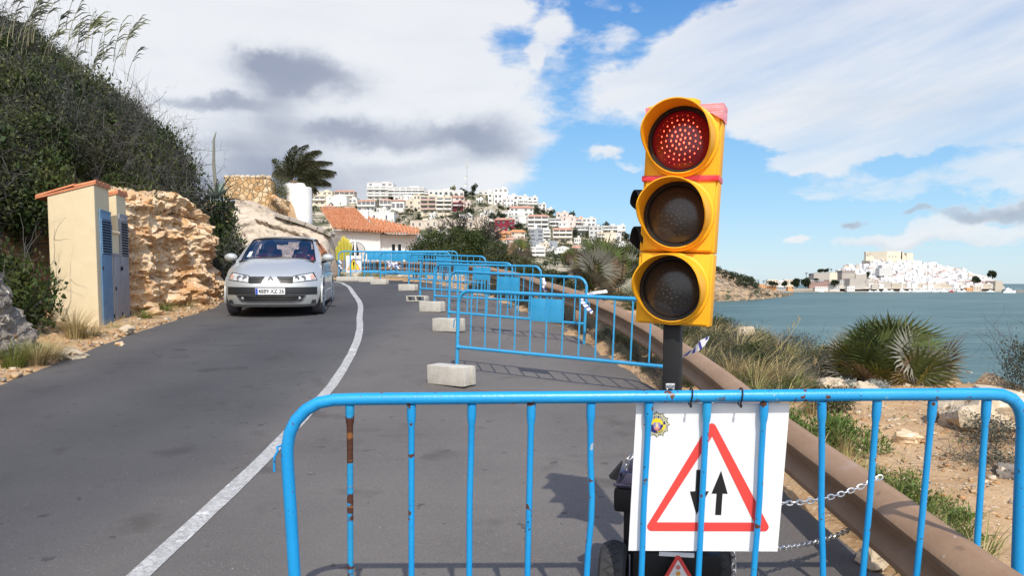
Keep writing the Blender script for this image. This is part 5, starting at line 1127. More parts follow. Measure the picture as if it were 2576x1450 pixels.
# ------------------------------------------------------------------ the tile-roofed white house by the bend
def build_house():
    M_tile = mat('house_roof_tiles', (.56, .235, .11), .85, (.66, .34, .19), 7, spec=.12, bump=.3, bscale=40, spots=[(9, .56, .05, (.36, .13, .06)), (7, .60, .06, (.70, .44, .29))], coords='World')  # clay's own colour, mottled darker and paler at random
    M_win = mat('window_glass_dark', (.03, .034, .04), .12, spec=.6); M_cur = mat('curtain', (.42, .43, .43), .9, (.56, .56, .56), 9, stretch=(6, 1, .3)); M_fr = mat('white_window_frame', (.78, .78, .77), .5)
    D = 33.2; t = empty('white_house', pix(950, 668, D), 'low white house with orange clay tile roof and arched window behind the far barriers', 'house')
    def tiles(A, B, C, Dd, nt_, nr):
        A, B, C, Dd = [Vector(p) for p in (A, B, C, Dd)]; nrm = (B - A).cross(Dd - A).normalized()
        if nrm.z < 0: nrm = -nrm
        q = MB(); k = 6
        def f(u, v):
            p = A * (1 - u) * (1 - v) + B * u * (1 - v) + C * u * v + Dd * (1 - u) * v; ph = (u * nt_) % 1.0; row = (v * nr) % 1.0
            h = .10 * max(0, sin(pi * (ph * 1.6 - .3) if ph < .8 else 0)) ** .7 - .02; return p + nrm * (h + .05 * (1 - row) + .012 * fbm((u * nt_, v * nr, 0), 2))
        q.grid(f, nt_ * k, nr * 4); return q
    A, B = pix(840, 579, D - .35), pix(955, 587, D - .35); C, Dd = pix(893, 526, D + 4.2), pix(806, 526, D + 4.2); tiles(A, B, C, Dd, 15, 9).build('tile_roof', M_tile, t, world=True, ang=50)
    A2, B2 = pix(953, 588, D - .30), pix(1052, 592, D - .30); C2, D2 = pix(1056, 579, D + 3.0), pix(924, 548, D + 3.2); tiles(A2, B2, C2, D2, 13, 7).build('tile_roof', M_tile, t, world=True, ang=50)
    # walls with the openings cut
    zb = pix(950, 668, D).z
    def wallq(px0, px1, pt, d, depth):
        a, b = pix(px0, pt, d), pix(px1, pt, d); q = MB(); q.box(((a.x + b.x) / 2, d + depth / 2, (zb + a.z) / 2), (b.x - a.x, depth, a.z - zb)); q.build('wall', M_wht, t, world=True, smooth=False)
    wallq(838, 956, 581, D, 4.6); wallq(956.3, 1050, 590, D + .28, 3.9)
    for i0, i1 in ((0, 29), (30, 53)):
      q = MB()
      for i in range(i0, i1):
        px = 842 + i * 3.9; c = pix(px, 587 if px < 955 else 595, D - .05 if px < 955 else D + .2); q.lathe([(.001, -.012), (.036, -.012), (.036, .012), (.001, .012)], c, Matrix.Rotation(radians(90), 3, 'X'), 12)
      q.build('scalloped_trim', M_wht, t, world=True)
    # arched window
    c = pix(894, 634, D - .004); r = 26 * D / F; arch = [(-r, -.30)] + [(-r * cos(a), r * .98 * sin(a)) for a in [pi * k / 18 for k in range(19)]] + [(r, -.30)]
    def at(pts, y): return [Vector((c.x + p[0], y, c.z + p[1])) for p in pts]
    w = MB(); P = at(arch, D - .006); w.add(P, [list(range(len(P)))[::-1]]); wo = w.build('window', M_win, t, world=True, smooth=False); wo['label'] = 'arched window with drawn white curtains'
    def sub(name, mb_, m): 
        o = mb_.build(name, m, wo); me = o.data
        for v in me.vertices: v.co -= t.location
        return o
    q = MB(); out = [(p[0] * 1.10, p[1] * 1.10 if p[1] > 0 else p[1]) for p in arch]; A_ = at(arch, D - .03) + at(out, D - .03); n = len(arch); q.add(A_ + at(arch, D) + at(out, D), [[i, i + 1, n + i + 1, n + i] for i in range(n - 1)] + [[2 * n + i + 1, 2 * n + i, i, i + 1] for i in range(n - 1)]); q.box((c.x, D - .02, c.z + .08), (.085, .03, .76)); sub('frame', q, M_fr)
    for s in (-1, 1):
        q = MB(); cur = [(s * .045, .40 if True else 0), (s * .16, .40), (s * .30, .30), (s * .40, .10), (s * .42, -.30), (s * .30, -.30), (s * .22, .02), (s * .10, .26)] if False else [(s * .05, .42), (s * .20, .37), (s * .33, .27), (s * .42, .06), (s * .42, -.30), (s * .13, -.30), (s * .16, .0), (s * .10, .22)]
        P = at(cur, D - .012); q.add(P, [list(range(len(P)))]); sub('curtain', q, M_cur)
    # two-light window of the right wing
    a, b = pix(984, 614, D + .27), pix(1012, 645, D + .27); w = MB(); w.box(((a.x + b.x) / 2, D + .272, (a.z + b.z) / 2), (b.x - a.x, .012, a.z - b.z)); wo2 = w.build('window', M_win, t, world=True, smooth=False)
    q = MB(); xm = (a.x + b.x) / 2
    for x in (a.x, xm, b.x): q.box((x, D + .25, (a.z + b.z) / 2), (.07 if x != xm else .12, .05, a.z - b.z + .06))
    q.box((xm, D + .249, a.z + .02), (b.x - a.x + .12, .06, .07)); o = q.build('frame', M_fr, wo2, smooth=False)
    for v in o.data.vertices: v.co -= t.location
    q = MB(); p = pix(923, 546, D + 3.3); q.box(p, (.16, .3, .55)); q.lathe([(.001, .10), (.05, .05), (.05, 0)], p + Vector((0, 0, .27)), None, 10); q.build('chimney', M_wht, t, world=True)
build_house()

# ------------------------------------------------------------------ plants
def leafm(name, a, b, t=.18, isl=.45, rough=.6): return mat(name, a, rough, b, .9, island=isl, transl=t, spec=.25, coords='World')
L_dark = leafm('leaf_dark_green', (.016, .034, .010), (.062, .086, .020)); L_mid = leafm('leaf_olive', (.038, .056, .016), (.110, .112, .034)); L_grey = leafm('leaf_grey_green', (.060, .070, .048), (.085, .09, .068)); L_bright = leafm('leaf_fresh_green', (.10, .155, .036), (.15, .185, .05))
L_red = leafm('leaf_reddish', (.10, .045, .022), (.13, .07, .03)); T_grey = leafm('twig_grey', (.095, .088, .082), (.145, .135, .128), 0, .3, .9); T_dark = leafm('twig_brown', (.050, .043, .038), (.075, .065, .057), 0, .3, .9); G_dry = leafm('grass_straw', (.42, .33, .15), (.52, .43, .22), .25, .35); G_green = leafm('grass_green', (.13, .17, .035), (.22, .24, .06), .25, .4); L_silver = leafm('leaf_silver', (.27, .28, .25), (.34, .35, .31), .1, .3)
def ell(rs, n, R_, h, k=.6):
    c = []; r = []
    for i in range(n):
        a = rs.rand() * 2 * pi; q = sqrt(rs.rand()) * R_ * k; c.append((q * cos(a), q * sin(a), h * (.35 + .4 * rs.rand()) * (1 - .4 * (q / R_) ** 2))); s = R_ * (.34 + .3 * rs.rand()); r.append((s, s, s * .8 * h / R_ * .8))
    return c, r
def shrub_arrays(kind, seed, n=2000):
    rs = np.random.RandomState(seed); out = []
    c, r = ell(rs, 7, .62, .95)
    if kind == 'green':
        out += [(leaf_cloud(c, r, n, .062, 1.8, rs, .35), 0), (leaf_cloud(c, r, n // 3, .055, 1.9, rs, .6), 1)]
        b = [(rs.normal() * .1, rs.normal() * .1, 0) for _ in range(7)]; out.append((twigs(b, [np.array([q[0] * 4, q[1] * 4, 1.0]) for q in b], .75, .010, rs), 4))
    elif kind == 'olive':
        out += [(leaf_cloud(c, r, n, .05, 2.2, rs, .35), 1), (leaf_cloud(c, r, n // 4, .05, 2.0, rs, .55), 2)]
        b = [(rs.normal() * .1, rs.normal() * .1, 0) for _ in range(8)]; out.append((twigs(b, [np.array([q[0] * 4, q[1] * 4, 1.0]) for q in b], .8, .009, rs), 4))
    elif kind == 'grey':
        out += [(leaf_cloud(c, r, n, .045, 2.2, rs, .3), 2)]
        b = [(rs.normal() * .22, rs.normal() * .22, 0) for _ in range(15)]; out.append((twigs(b, [np.array([q[0] * 2, q[1] * 2, 1.0]) + rs.normal(size=3) * .25 for q in b], .95, .0075, rs, 5, .3, 3, 2), 4))
    elif kind == 'dry':
        out += [(leaf_cloud(c, r, n // 3, .04, 2.2, rs, .4), 2)]
        b = [(rs.normal() * .2, rs.normal() * .2, 0) for _ in range(24)]; out.append((twigs(b, [np.array([q[0] * 2.4, q[1] * 2.4, 1.0]) + rs.normal(size=3) * .3 for q in b], .9, .007, rs, 5, .33, 3, 2), 3 if seed % 2 else 4))
    return out
SM = [L_dark, L_mid, L_grey, T_dark, T_grey, L_red]
PR = {k: [shrub_arrays(k, s) for s in ss_] for k, ss_ in {'green': (1, 2), 'olive': (3, 4), 'grey': (5, 6), 'dry': (7, 8)}.items()}
def place_arr(np_, arr, off, rz, sc):
    for vf, mi in arr: np_.add(vf, mi, off, rz, sc)
# -- the thicket covering the cut slope: one mass nobody could count
rs = np.random.RandomState(5); scrub = NP()
for i in range(430):
    y = rs.uniform(4.5, 21.3); e = rs.uniform(-.05, 4.6) if rs.rand() < .75 else rs.uniform(.2, 1.6)
    if 13.0 < y < 18.3: e = max(e, .95 + .5 * rs.rand())
    if 11.4 < y < 14.1 and e < 1.05: e += .8
    x = XB(y) - e; z = T(x, y); hi = e
    kind = rs.choice(['green', 'olive', 'grey', 'dry'], p=[.54, .32, .12, .02] if hi < 2.8 else [.32, .28, .32, .08])
    s = rs.uniform(.7, 1.15) * (1.0 if e > .6 else .85); arr = PR[kind][rs.randint(2)]
    if y < 7 and e < 1.0: s *= .7
    place_arr(scrub, arr, (x, y, z - .12), rs.uniform(0, 6.28), (s * 1.1, s * 1.1, s * rs.uniform(.85, 1.15)))
for i in range(150):
    y = rs.uniform(14.6, 21.0); e = rs.uniform(.35, 2.4); x = XB(min(y, 20)) - e + (.3 if y > 19 else 0); kind = rs.choice(['green', 'olive', 'grey', 'dry'], p=[.42, .24, .24, .10]); s = rs.uniform(.85, 1.25)
    place_arr(scrub, PR[kind][rs.randint(2)], (x, y, T(x, y) - .15), rs.uniform(0, 6.28), (s, s, s * rs.uniform(1.1, 1.6)))
for i in range(110):
    y = rs.uniform(6.8, 12.4); e = rs.uniform(-.3, 1.3); x = XB(y) - e; kind = rs.choice(['green', 'olive'], p=[.7, .3]); s = rs.uniform(.8, 1.15)
    if y > 11.3 and e < .75: e += .75; x = XB(y) - e
    place_arr(scrub, PR[kind][rs.randint(2)], (x, y, T(x, y) - .12), rs.uniform(0, 6.28), (s, s, s * rs.uniform(1.0, 1.5)))
o = scrub.build('hillside_scrub', SM); tag(o, 'dense dark thicket of green and grey shrubs covering the roadside slope', 'scrub', kind='stuff')
# small flecks of yellow flowers in it are left to the leaves' own variation
# -- single shrubs that stand out from it
def shrub(kind, x, y, s, label, seed, zs=1.0, name='shrub', group=None, mats=None, z=None, dz=0.0):
    q = NP()
    for vf, mi in shrub_arrays(kind, seed): q.add(vf, mi)
    o = q.build(name, mats or SM); o.location = (x, y, (T(x, y) if z is None else z) - .08 + dz); o.rotation_euler = (0, 0, seed * 1.3); o.scale = (s, s, s * zs); return tag(o, label, 'shrub', group)
shrub('green', -7.62, 11.0, 1.15, 'dark leafy shrub leaning over the left side of the utility cabinet', 31, 1.35)
for k_, (x_, y_, s_, z_, l_) in enumerate([(-7.5, 9.6, 1.1, 1.5, 'dark leafy shrub in the hollow left of the cabinet, nearest the road'), (-8.0, 10.5, 1.25, 1.6, 'tall dark leafy shrub behind the left edge of the cabinet'), (-7.6, 8.4, 1.1, 1.5, 'dark leafy shrub at the left edge of the photo above the grass'), (-8.3, 9.4, 1.3, 1.8, 'tall olive shrub at the left edge over the dark hollow'), (-8.3, 11.6, 1.2, 1.7, 'dark shrub rising behind the cabinet roof'), (-8.1, 12.7, 1.15, 1.4, 'dark shrub directly above the cabinet roof'), (-8.2, 13.6, 1.1, 1.3, 'dark shrub above the join of cabinet and outcrop')]): shrub('green' if k_ != 3 else 'olive', x_, y_, s_, l_, 91 + k_, z_)
p = pix(590, 640, 19.2); shrub('green', p.x - .2, 19.0, 1.25, 'dark green shrub behind the rock outcrop, left of the stucco wall', 35, 1.5, z=G(19) + .1)
p = pix(560, 560, 19.6); shrub('green', p.x - .3, 19.8, 1.3, 'tall dark shrub at the end of the slope by the agave', 36, 1.6, z=G(19) + .7)
p = pix(575, 600, 18.4); shrub('grey', p.x - .25, 18.6, 1.0, 'grey green shrub overhanging the corner of the outcrop', 37, 1.3, z=G(18) + .5)
p = pix(700, 470, 27.4); shrub('olive', p.x, 27.65, .72, 'olive bush hanging over the rubble wall left of the white parapet', 38, 1.5, z=pix(700, 510, 27.6).z)
p = pix(705, 520, 27.0); shrub('dry', p.x, 26.85, .55, 'dry brown creeper hanging between the rubble wall and white parapet', 39, 1.2, z=pix(700, 535, 26.8).z)
p = pix(665, 447, 27.6); shrub('green', p.x, 27.7, .20, 'small bush with pink flowers on top of the rubble wall', 40, .9, z=pix(665, 452, 27.6).z, mats=[leafm('pink_flower', (.30, .03, .10), (.38, .06, .16)), L_mid, L_grey, T_dark, T_grey, L_red])
p = pix(825, 575, 26.4); shrub('olive', p.x, 26.3, .34, 'small green plant growing on the end of the stucco wall', 41, 1.1, z=pix(825, 592, 26.3).z)
p = pix(800, 560, 26.5); shrub('dry', p.x - .2, 26.6, .3, 'dry weeds on the coping of the stucco wall', 42, .8, z=pix(790, 568, 26.6).z)
p = pix(852, 645, 25.9); shrub('olive', p.x, 26.0, .42, 'low green bush at the foot of the yellow cactus', 43, .8, z=G(26))
# reeds on the crest
R_st = leafm('reed_stem', (.17, .16, .10), (.24, .22, .13), .1, .3); R_gr = leafm('reed_leaf', (.11, .13, .05), (.16, .17, .08), .2, .3)
def reeds(px, py, d, n, h, label, seed):
    rs = np.random.RandomState(seed); q = NP(); b = pix(px, py, d)
    for i in range(n):
        x0 = np.array([rs.normal() * .55, rs.normal() * .4, 0]); hh = .88 * h * rs.uniform(.5, 1.05); ln = np.array([rs.uniform(.15, .5), rs.normal() * .1, 0]); V = []; Fc = []
        def pt(t): return x0 + ln * hh * t ** 1.6 + np.array([0, 0, hh * t])
        for k in range(6):
            c = pt(k / 5); w = .008 * (1 - .6 * k / 5); V += [c - [w, 0, 0], c + [w, 0, 0]]
        Fc = [[2 * k, 2 * k + 1, 2 * k + 3, 2 * k + 2] for k in range(5)]; q.add((np.array(V), np.array(Fc)), 0); V = []; Fc = []
        for k in range(9):
            t = rs.uniform(.45, 1.0); c = pt(t); a = rs.rand() * 2 * pi; dr = np.array([cos(a) * .6 + .55, sin(a) * .4, .55]); dr /= np.linalg.norm(dr); L_ = rs.uniform(.18, .38); sd = np.array([0, 0, 1.0]) * .012; m_ = c + dr * L_ * .5 + [0, 0, .02]; e = c + dr * L_ - [0, 0, .06]; k0 = len(V); V += [c - sd, c + sd, m_ + sd, m_ - sd, e, e]; Fc += [[k0, k0 + 1, k0 + 2, k0 + 3], [k0 + 3, k0 + 2, k0 + 5, k0 + 4]]
        q.add((np.array(V), np.array(Fc)), 1 if rs.rand() < .6 else 2)
    o = q.build('reed_clump', [R_st, L_grey, R_gr]); o.location = b; tag(o, label, 'reeds', 'reed clumps on the slope crest')
reeds(40, 105, 14.2, 9, .9, 'grey reeds at the top left corner of the slope', 1); reeds(115, 110, 14.8, 14, 1.0, 'tall reed clump on the crest, second from the left edge', 2); reeds(175, 135, 15.2, 12, 1.0, 'green topped reeds in the middle of the reed row', 3); reeds(232, 190, 15.8, 7, .75, 'shorter reeds bending right at the right end of the row', 4)
# agave with its dead flower stalk
def agave():
    b = pix(545, 500, 18.6); t = empty('agave', b, 'grey green agave with a tall bare flower stalk at the end of the slope', 'agave'); rs = np.random.RandomState(4); q = NP()
    for i in range(34):
        a = rs.rand() * 2 * pi; el_ = rs.uniform(.05, 1.25); L_ = rs.uniform(.55, .85); V = []; Fc = []
        for k in range(6):
            s = k / 5; w = .040 * (1 - s ** 2) + .002; c = np.array([cos(a) * cos(el_), sin(a) * cos(el_), sin(el_)]) * L_ * s - np.array([0, 0, .16]) * s ** 2.5; sd = np.array([-sin(a), cos(a), 0]) * w; V += [c - sd, c + sd]
        Fc = [[2 * k, 2 * k + 1, 2 * k + 3, 2 * k + 2] for k in range(5)]; q.add((np.array(V), np.array(Fc)), 0)
    q.build('leaves', [leafm('agave_leaf', (.16, .20, .16), (.22, .26, .21), .05, .25)], t)
    m_ = MB(); m_.tube([(0, 0, 0), (-.05, 0, .8), (-.03, 0, 1.4), (.03, 0, 1.58)], [.05, .038, .026, .008], 7)
    for k in range(7): z = .75 + k * .11; m_.tube([(-.045, 0, z), (-.045 + .04 * (-1) ** k, 0, z + .06)], [.008, .004], 4)
    m_.build('flower_stalk', mat('dry_stalk', (.17, .17, .14), .9, (.22, .21, .17), 6), t)
agave()
# windblown palm on the terrace
def palm():
    c = pix(742, 455, 30.5); gz = pix(738, 480, 30.5).z - .9; t = empty('palm_tree', (c.x, c.y, gz), 'palm tree with dark fronds blown to the right by the wind above the white parapet', 'palm')
    m_ = MB(); pr = [(.20, 0), (.16, .3), (.18, .6), (.22, .95), (.20, c.z - gz)]; m_.lathe(pr, (0, 0, 0), None, 12); m_.build('trunk', mat('palm_bark', (.13, .09, .06), .95, (.20, .15, .10), 9, bump=1, bscale=20), t)
    rs = np.random.RandomState(9); top = np.array([0, 0, c.z - gz]); PL = leafm('palm_leaflet', (.042, .050, .022), (.075, .075, .038), .1, .35); PD = leafm('palm_dead', (.28, .20, .12), (.36, .27, .16), .1, .3)
    spec = [(-62, 1.25, .2), (-45, 1.55, .5), (-30, 1.75, .8), (-18, 1.75, 1.0), (-5, 1.9, 1.1), (6, 1.95, 1.15), (18, 2.0, 1.2), (30, 2.05, 1.2), (42, 2.0, 1.1), (55, 1.95, .95), (68, 1.8, .8), (82, 1.6, .6), (95, 1.3, .45), (110, 1.1, .3), (12, 1.6, 1.9), (48, 1.7, 1.6), (128, 1.35, -.3)]
    for i, (an, L_, wind) in enumerate(spec):
        a = radians(an); L_ *= .88 if an > -20 else .74; d = np.array([sin(a), rs.normal() * .35, cos(a)]); p = top.copy(); P = [p.copy()]; n = 11
        for k in range(n):
            d = d + np.array([wind * .120 * (k / n) * 2.2, 0, -.035 * k / n * 3.2]); d /= np.linalg.norm(d); p = p + d * L_ / n; P.append(p.copy())
        V = []; Fc = []
        for k in range(n + 1):
            w = .018 * (1 - k / (n + 1)); V += [P[k] - [0, w, 0], P[k] + [0, w, 0]]
        Fc += [[2 * k, 2 * k + 1, 2 * k + 3, 2 * k + 2] for k in range(n)]
        for k in range(2, n + 1):
            for s in (-1, 1):
                for h in range(4):
                    tt = h / 4; b = P[k - 1] * (1 - tt) + P[k] * tt; tg = P[k] - P[k - 1]; tg /= np.linalg.norm(tg); sd = np.array([tg[2] * s, .55 * rs.normal(), -tg[0] * s]); dr = tg * .75 + sd * .6 + np.array([.35 * max(0, wind), s * .35, -.25]); dr /= np.linalg.norm(dr); ll = .40 * sin(pi * min(1, (k + tt) / (n + 1.0)) ** .7) + .10; wv = np.cross(dr, [.2, 1, .3]); wv = wv / np.linalg.norm(wv) * .016; e = b + dr * ll + np.array([0, 0, -.07]); m2 = b + dr * ll * .5; k0 = len(V); V += [b - wv * .6, b + wv * .6, m2 + wv, m2 - wv, e, e]; Fc += [[k0, k0 + 1, k0 + 2, k0 + 3], [k0 + 3, k0 + 2, k0 + 5, k0 + 4]]
        o = npmesh('frond', np.array(V), np.array(Fc), PD if i == len(spec) - 1 else PL, parent=t)
        if i == len(spec) - 1: o['label'] = 'dead brown frond hanging down'
palm()
# cactus
def cactus():
    t = empty('cactus', pix(866, 655, 26.9), 'yellow columnar cactus in front of the arched window', 'cactus'); m = mat('cactus_yellow', (.50, .40, .04), .6, (.36, .36, .06), 3, stretch=(3, 3, .6))
    for px, tp, r, ln in ((858, 606, .085, -.05), (865, 594, .09, 0.0), (872, 600, .085, .05), (879, 612, .07, .12), (851, 620, .07, -.1)):
        b = pix(px, 655, 26.9); h = pix(px, tp, 26.9).z - b.z; q = MB(); n = 20; vs = []
        for k in range(9):
            s = k / 8
            for j in range(n): rr = r * (1 + .14 * (-1) ** j) * (1 if s < .85 else max(.05, sqrt(max(0, 1 - ((s - .85) / .155) ** 2)))); a = 2 * pi * j / n; vs.append((b.x + ln * s * h * .5 + rr * cos(a), b.y + rr * sin(a), b.z + h * s))
        q.add(vs, [[k * n + j, k * n + (j + 1) % n, (k + 1) * n + (j + 1) % n, (k + 1) * n + j] for k in range(8) for j in range(n)] + [list(range(8 * n, 9 * n))]); q.build('stem', m, t, world=True)
cactus()

# -- thicket behind the bend and bare trees above it
def big_bush(cs, n, ls, label, mi, seed, name='bush', extra=None):
    rs = np.random.RandomState(seed); C_ = []; R_ = []
    b = pix(cs[0][0], 690, cs[0][3]); b.z = cs[0][4] if len(cs[0]) > 4 else b.z
    for c in cs: p = pix(c[0], c[1], c[3]) - b; r = c[2] * c[3] / F; C_.append(tuple(p)); R_.append((r, r * .9, r * .8))
    q = NP(); q.add(leaf_cloud(C_, R_, n, ls, 2.0, rs, .5), mi); q.add(leaf_cloud(C_, R_, n // 3, ls, 2.0, rs, .75), 1 if mi == 0 else 2)
    tb = [np.array(c) - [0, 0, r[2] * .6] for c, r in zip(C_, R_)]; q.add(twigs(tb * 3, [rs.normal(size=3) * .6 + [0, 0, 1] for _ in range(len(tb) * 3)], float(np.mean(R_)) * 1.9, .012, rs, 5, .25, 3, 2), 4)
    if extra: q.add(extra, 4)
    o = q.build(name, SM); o.location = b; return tag(o, label, 'bush')
big_bush([(1065, 640, 42, 28.2), (1095, 615, 40, 28.6), (1120, 650, 40, 28.0), (1060, 665, 36, 28)], 9000, .075, 'dark evergreen bush hiding the right end of the white house', 0, 51)
big_bush([(1150, 605, 40, 29.2), (1185, 620, 46, 29.0), (1160, 650, 44, 28.4), (1215, 645, 40, 28.6), (1205, 600, 30, 29.5)], 10000, .075, 'large dark bush below the bare branches in the middle of the thicket', 0, 52)
big_bush([(1255, 640, 36, 27.6), (1290, 655, 30, 27.0), (1240, 668, 30, 27), (1320, 668, 22, 26)], 7000, .07, 'lower brownish green bush at the right end of the thicket', 1, 53)
big_bush([(1345, 690, 26, 21), (1300, 690, 26, 22), (1385, 700, 26, 20)], 4500, .06, 'olive bush behind the guard rail below the town', 1, 54)
big_bush([(1420, 705, 22, 18.2), (1445, 720, 20, 17.2), (1400, 730, 18, 16.5)], 3500, .055, 'green bush left of the big fan palm behind the guard rail', 1, 55)
def bare_tree(px, py, d, h, label, seed, n=6, r=.035):
    rs = np.random.RandomState(seed); b = pix(px, py, d); V = twigs([(rs.normal() * .15, rs.normal() * .1, 0) for _ in range(n)], [np.array([rs.normal() * .35, rs.normal() * .3, 1]) for _ in range(n)], h, r, rs, 6, .22, 4, 3)
    t = empty('bare_tree', b, label, 'tree', 'bare trees above the thicket'); o = npmesh('branches', V[0], V[1], T_dark, parent=t); return t
bare_tree(1150, 620, 30.5, 1.05, 'leafless shrub tree at the left above the thicket', 61); bare_tree(1178, 612, 30.8, 1.25, 'tallest leafless tree in the middle above the thicket', 62); bare_tree(1215, 620, 30.4, 1.1, 'leafless tangled tree at the right above the thicket', 63); bare_tree(1250, 628, 29.5, .85, 'brown leafless shrub sloping down at the right of the thicket', 64)

# -- dwarf fan palms
def fan_palm(px, py, d, size, n, label, seed, bw=1.0, name='fan_palm', zb=None):
    rs = np.random.RandomState(seed); b = pix(px, py, d)
    if zb is not None: b.z = zb
    t = empty(name, b, label, 'fan palm'); ms = [leafm('fan_leaf_green', (.060, .088, .022), (.11, .125, .036), .2, .3), leafm('fan_leaf_grey', (.19, .185, .145), (.28, .27, .22), .1, .3), leafm('fan_leaf_dead', (.22, .15, .09), (.30, .22, .14), .1, .35), leafm('fan_leaf_yellow', (.20, .20, .03), (.26, .22, .05), .2, .3)]
    def fan(m, seed2, wide):
        r2 = np.random.RandomState(seed2); V = []; Fc = []; nb = 27; ph = wide
        for k in range(nb):
            a = (k / (nb - 1) - .5) * 2 * ph; L_ = size * .47 * (1 - .25 * (abs(a) / ph) ** 2) * r2.uniform(.9, 1.08); dr = np.array([sin(a), cos(a) * sin(.95), cos(a) * cos(.95)]); fold = .06 * (-1) ** k; sd = np.array([cos(a), -sin(a) * sin(.95), -sin(a) * cos(.95)])
            w1 = L_ * .48 * ph * 2 / nb * .52 * bw; k0 = len(V); m1 = dr * L_ * .48 + np.array([0, fold * .12 * size, 0]); tip = dr * L_ + np.array([0, -.05 * size * r2.rand() - .03 * size, 0]); m2 = dr * L_ * .76 + np.array([0, -.015 * size, 0])
            V += [np.zeros(3), np.zeros(3), m1 + sd * w1, m1 - sd * w1, m2 + sd * w1 * .34 * bw, m2 - sd * w1 * .34 * bw, tip, tip]; Fc += [[k0, k0 + 1, k0 + 2, k0 + 3], [k0 + 3, k0 + 2, k0 + 4, k0 + 5], [k0 + 5, k0 + 4, k0 + 6, k0 + 7]]
        pl_ = .38 * size; w = .010; k0 = len(V); V += [np.array([-w, 0, 0]), np.array([w, 0, 0]), np.array([w, .0, -pl_]), np.array([-w, 0, -pl_])]; Fc.append([k0, k0 + 1, k0 + 2, k0 + 3])
        V = np.array(V); V[:, 2] += pl_; o = npmesh('frond', V, np.array(Fc), m, parent=t); return o
    pro = {}
    for i in range(n):
        el_ = rs.uniform(-.05, 1.45) if i > n * .40 else rs.uniform(-.30, .45); az = rs.rand() * 2 * pi
        kind = (0 if rs.rand() < .75 else (1 if rs.rand() < .6 else 3)) if el_ > .5 else (3 if rs.rand() < .10 else (0 if rs.rand() < .28 else (1 if rs.rand() < .7 else 2))); v = rs.randint(2)
        if (kind, v) not in pro: o = fan(ms[kind], seed * 10 + v + kind * 3, 2.0 if v else 1.7); pro[(kind, v)] = o
        else: o = pro[(kind, v)].copy(); COL.objects.link(o); o.parent = t
        dr = Vector((cos(az) * cos(el_), sin(az) * cos(el_), sin(el_))); s = Vector((-sin(az), cos(az), 0)); nn = s.cross(dr); s = (s * cos(.5) + nn * sin(rs.normal() * .5)).normalized(); yy = dr.cross(s).normalized(); s = yy.cross(dr); sc = rs.uniform(.8, 1.12) * (1 if el_ > .2 else .85)
        o.matrix_local = Matrix(((s.x * sc, yy.x * sc, dr.x * sc, 0), (s.y * sc, yy.y * sc, dr.y * sc, 0), (s.z * sc, yy.z * sc, dr.z * sc, .12 * size), (0, 0, 0, 1)))
    return t
fan_palm(2240, 972, 7.85, .86, 62, 'round dwarf fan palm on the cliff edge against the sea', 71).scale = (1.38, 1.38, .98)
fan_palm(1512, 722, 15.2, 1.12, 60, 'large dwarf fan palm half hidden by the traffic light', 72, 1.6)
fan_palm(1585, 700, 16.8, .85, 36, 'dwarf fan palm directly left of the amber lamp, behind the bigger one', 75, 1.6)
fan_palm(1440, 672, 17.5, .52, 30, 'smaller dark fan palm left of the large one', 73, 1.6)
fan_palm(1310, 648, 24.0, .75, 24, 'low fan palm in front of the thicket above the barriers', 74)

# -- verge plants, right-hand side
def tuft(x, y, n, h, sp, w, label, mt, seed, lean=(0, 0), group=None, name='grass_tuft', z=None):
    rs = np.random.RandomState(seed); q = NP(); q.add(blades((0, 0, 0), n, h, sp, w, rs, 4, .6, lean), 0); o = q.build(name, [mt]); o.location = (x, y, (T(x, y) if z is None else z) - .02); return tag(o, label, 'grass', group)
def tpx(px, py, d, *a, **k): p = hitT(px, py); return tuft(p.x, p.y, *a, **k)
tpx(1905, 985, 6.9, 200, .46, .30, .008, 'tall straw coloured grass clump right of the traffic light post', G_dry, 1, (.12, 0))
tpx(1845, 960, 7.6, 150, .42, .32, .008, 'straw grass clump closest to the traffic light post', G_dry, 2, (.1, 0)); tpx(1965, 985, 7.2, 180, .42, .30, .008, 'straw grass clump in front of the grey twiggy shrub', G_dry, 3, (.12, 0)); tpx(1800, 880, 9.6, 180, .4, .4, .009, 'dry grass on the rise behind the traffic light', G_dry, 4, (.1, 0)); tpx(1855, 905, 9.0, 200, .45, .4, .009, 'dry grass tuft beside the cream boulder', G_dry, 5, (.12, 0))
shp = [('olive', 1775, 850, 10.2, .55, 'olive shrub on the rise directly right of the green lamp', 81, .8), ('grey', 1830, 880, 9.2, .45, 'grey shrub between the dry grasses on the cliff edge', 82, .8), ('dry', 2085, 955, 8.4, .55, 'bare grey twiggy shrub left of the right fan palm', 83, .9), ('dry', 2020, 960, 8.6, .48, 'brown twiggy shrub next to the straw grass', 84, .8), ('green', 1790, 905, 7.8, .40, 'green shrub at the guard rail right of the post', 85, .9),
       ('dry', 2430, 1165, 5.35, .42, 'dead brown shrub on the gravel near the right end of the barrier', 86, .55), ('grey', 2500, 1120, 5.75, .48, 'grey green shrub beside the big white rock', 87, .7), ('grey', 2545, 1180, 5.0, .40, 'grey twiggy shrub at the right edge', 88, .6), ('grey', 2575, 985, 6.9, .52, 'wispy shrub with dark leaves at the right edge against the sea', 89, 1.35)]
for k, px, py, d, s, lab, sd, zs in shp: p = hitT(px, py); shrub(k, p.x, p.y, s, lab, sd, zs)
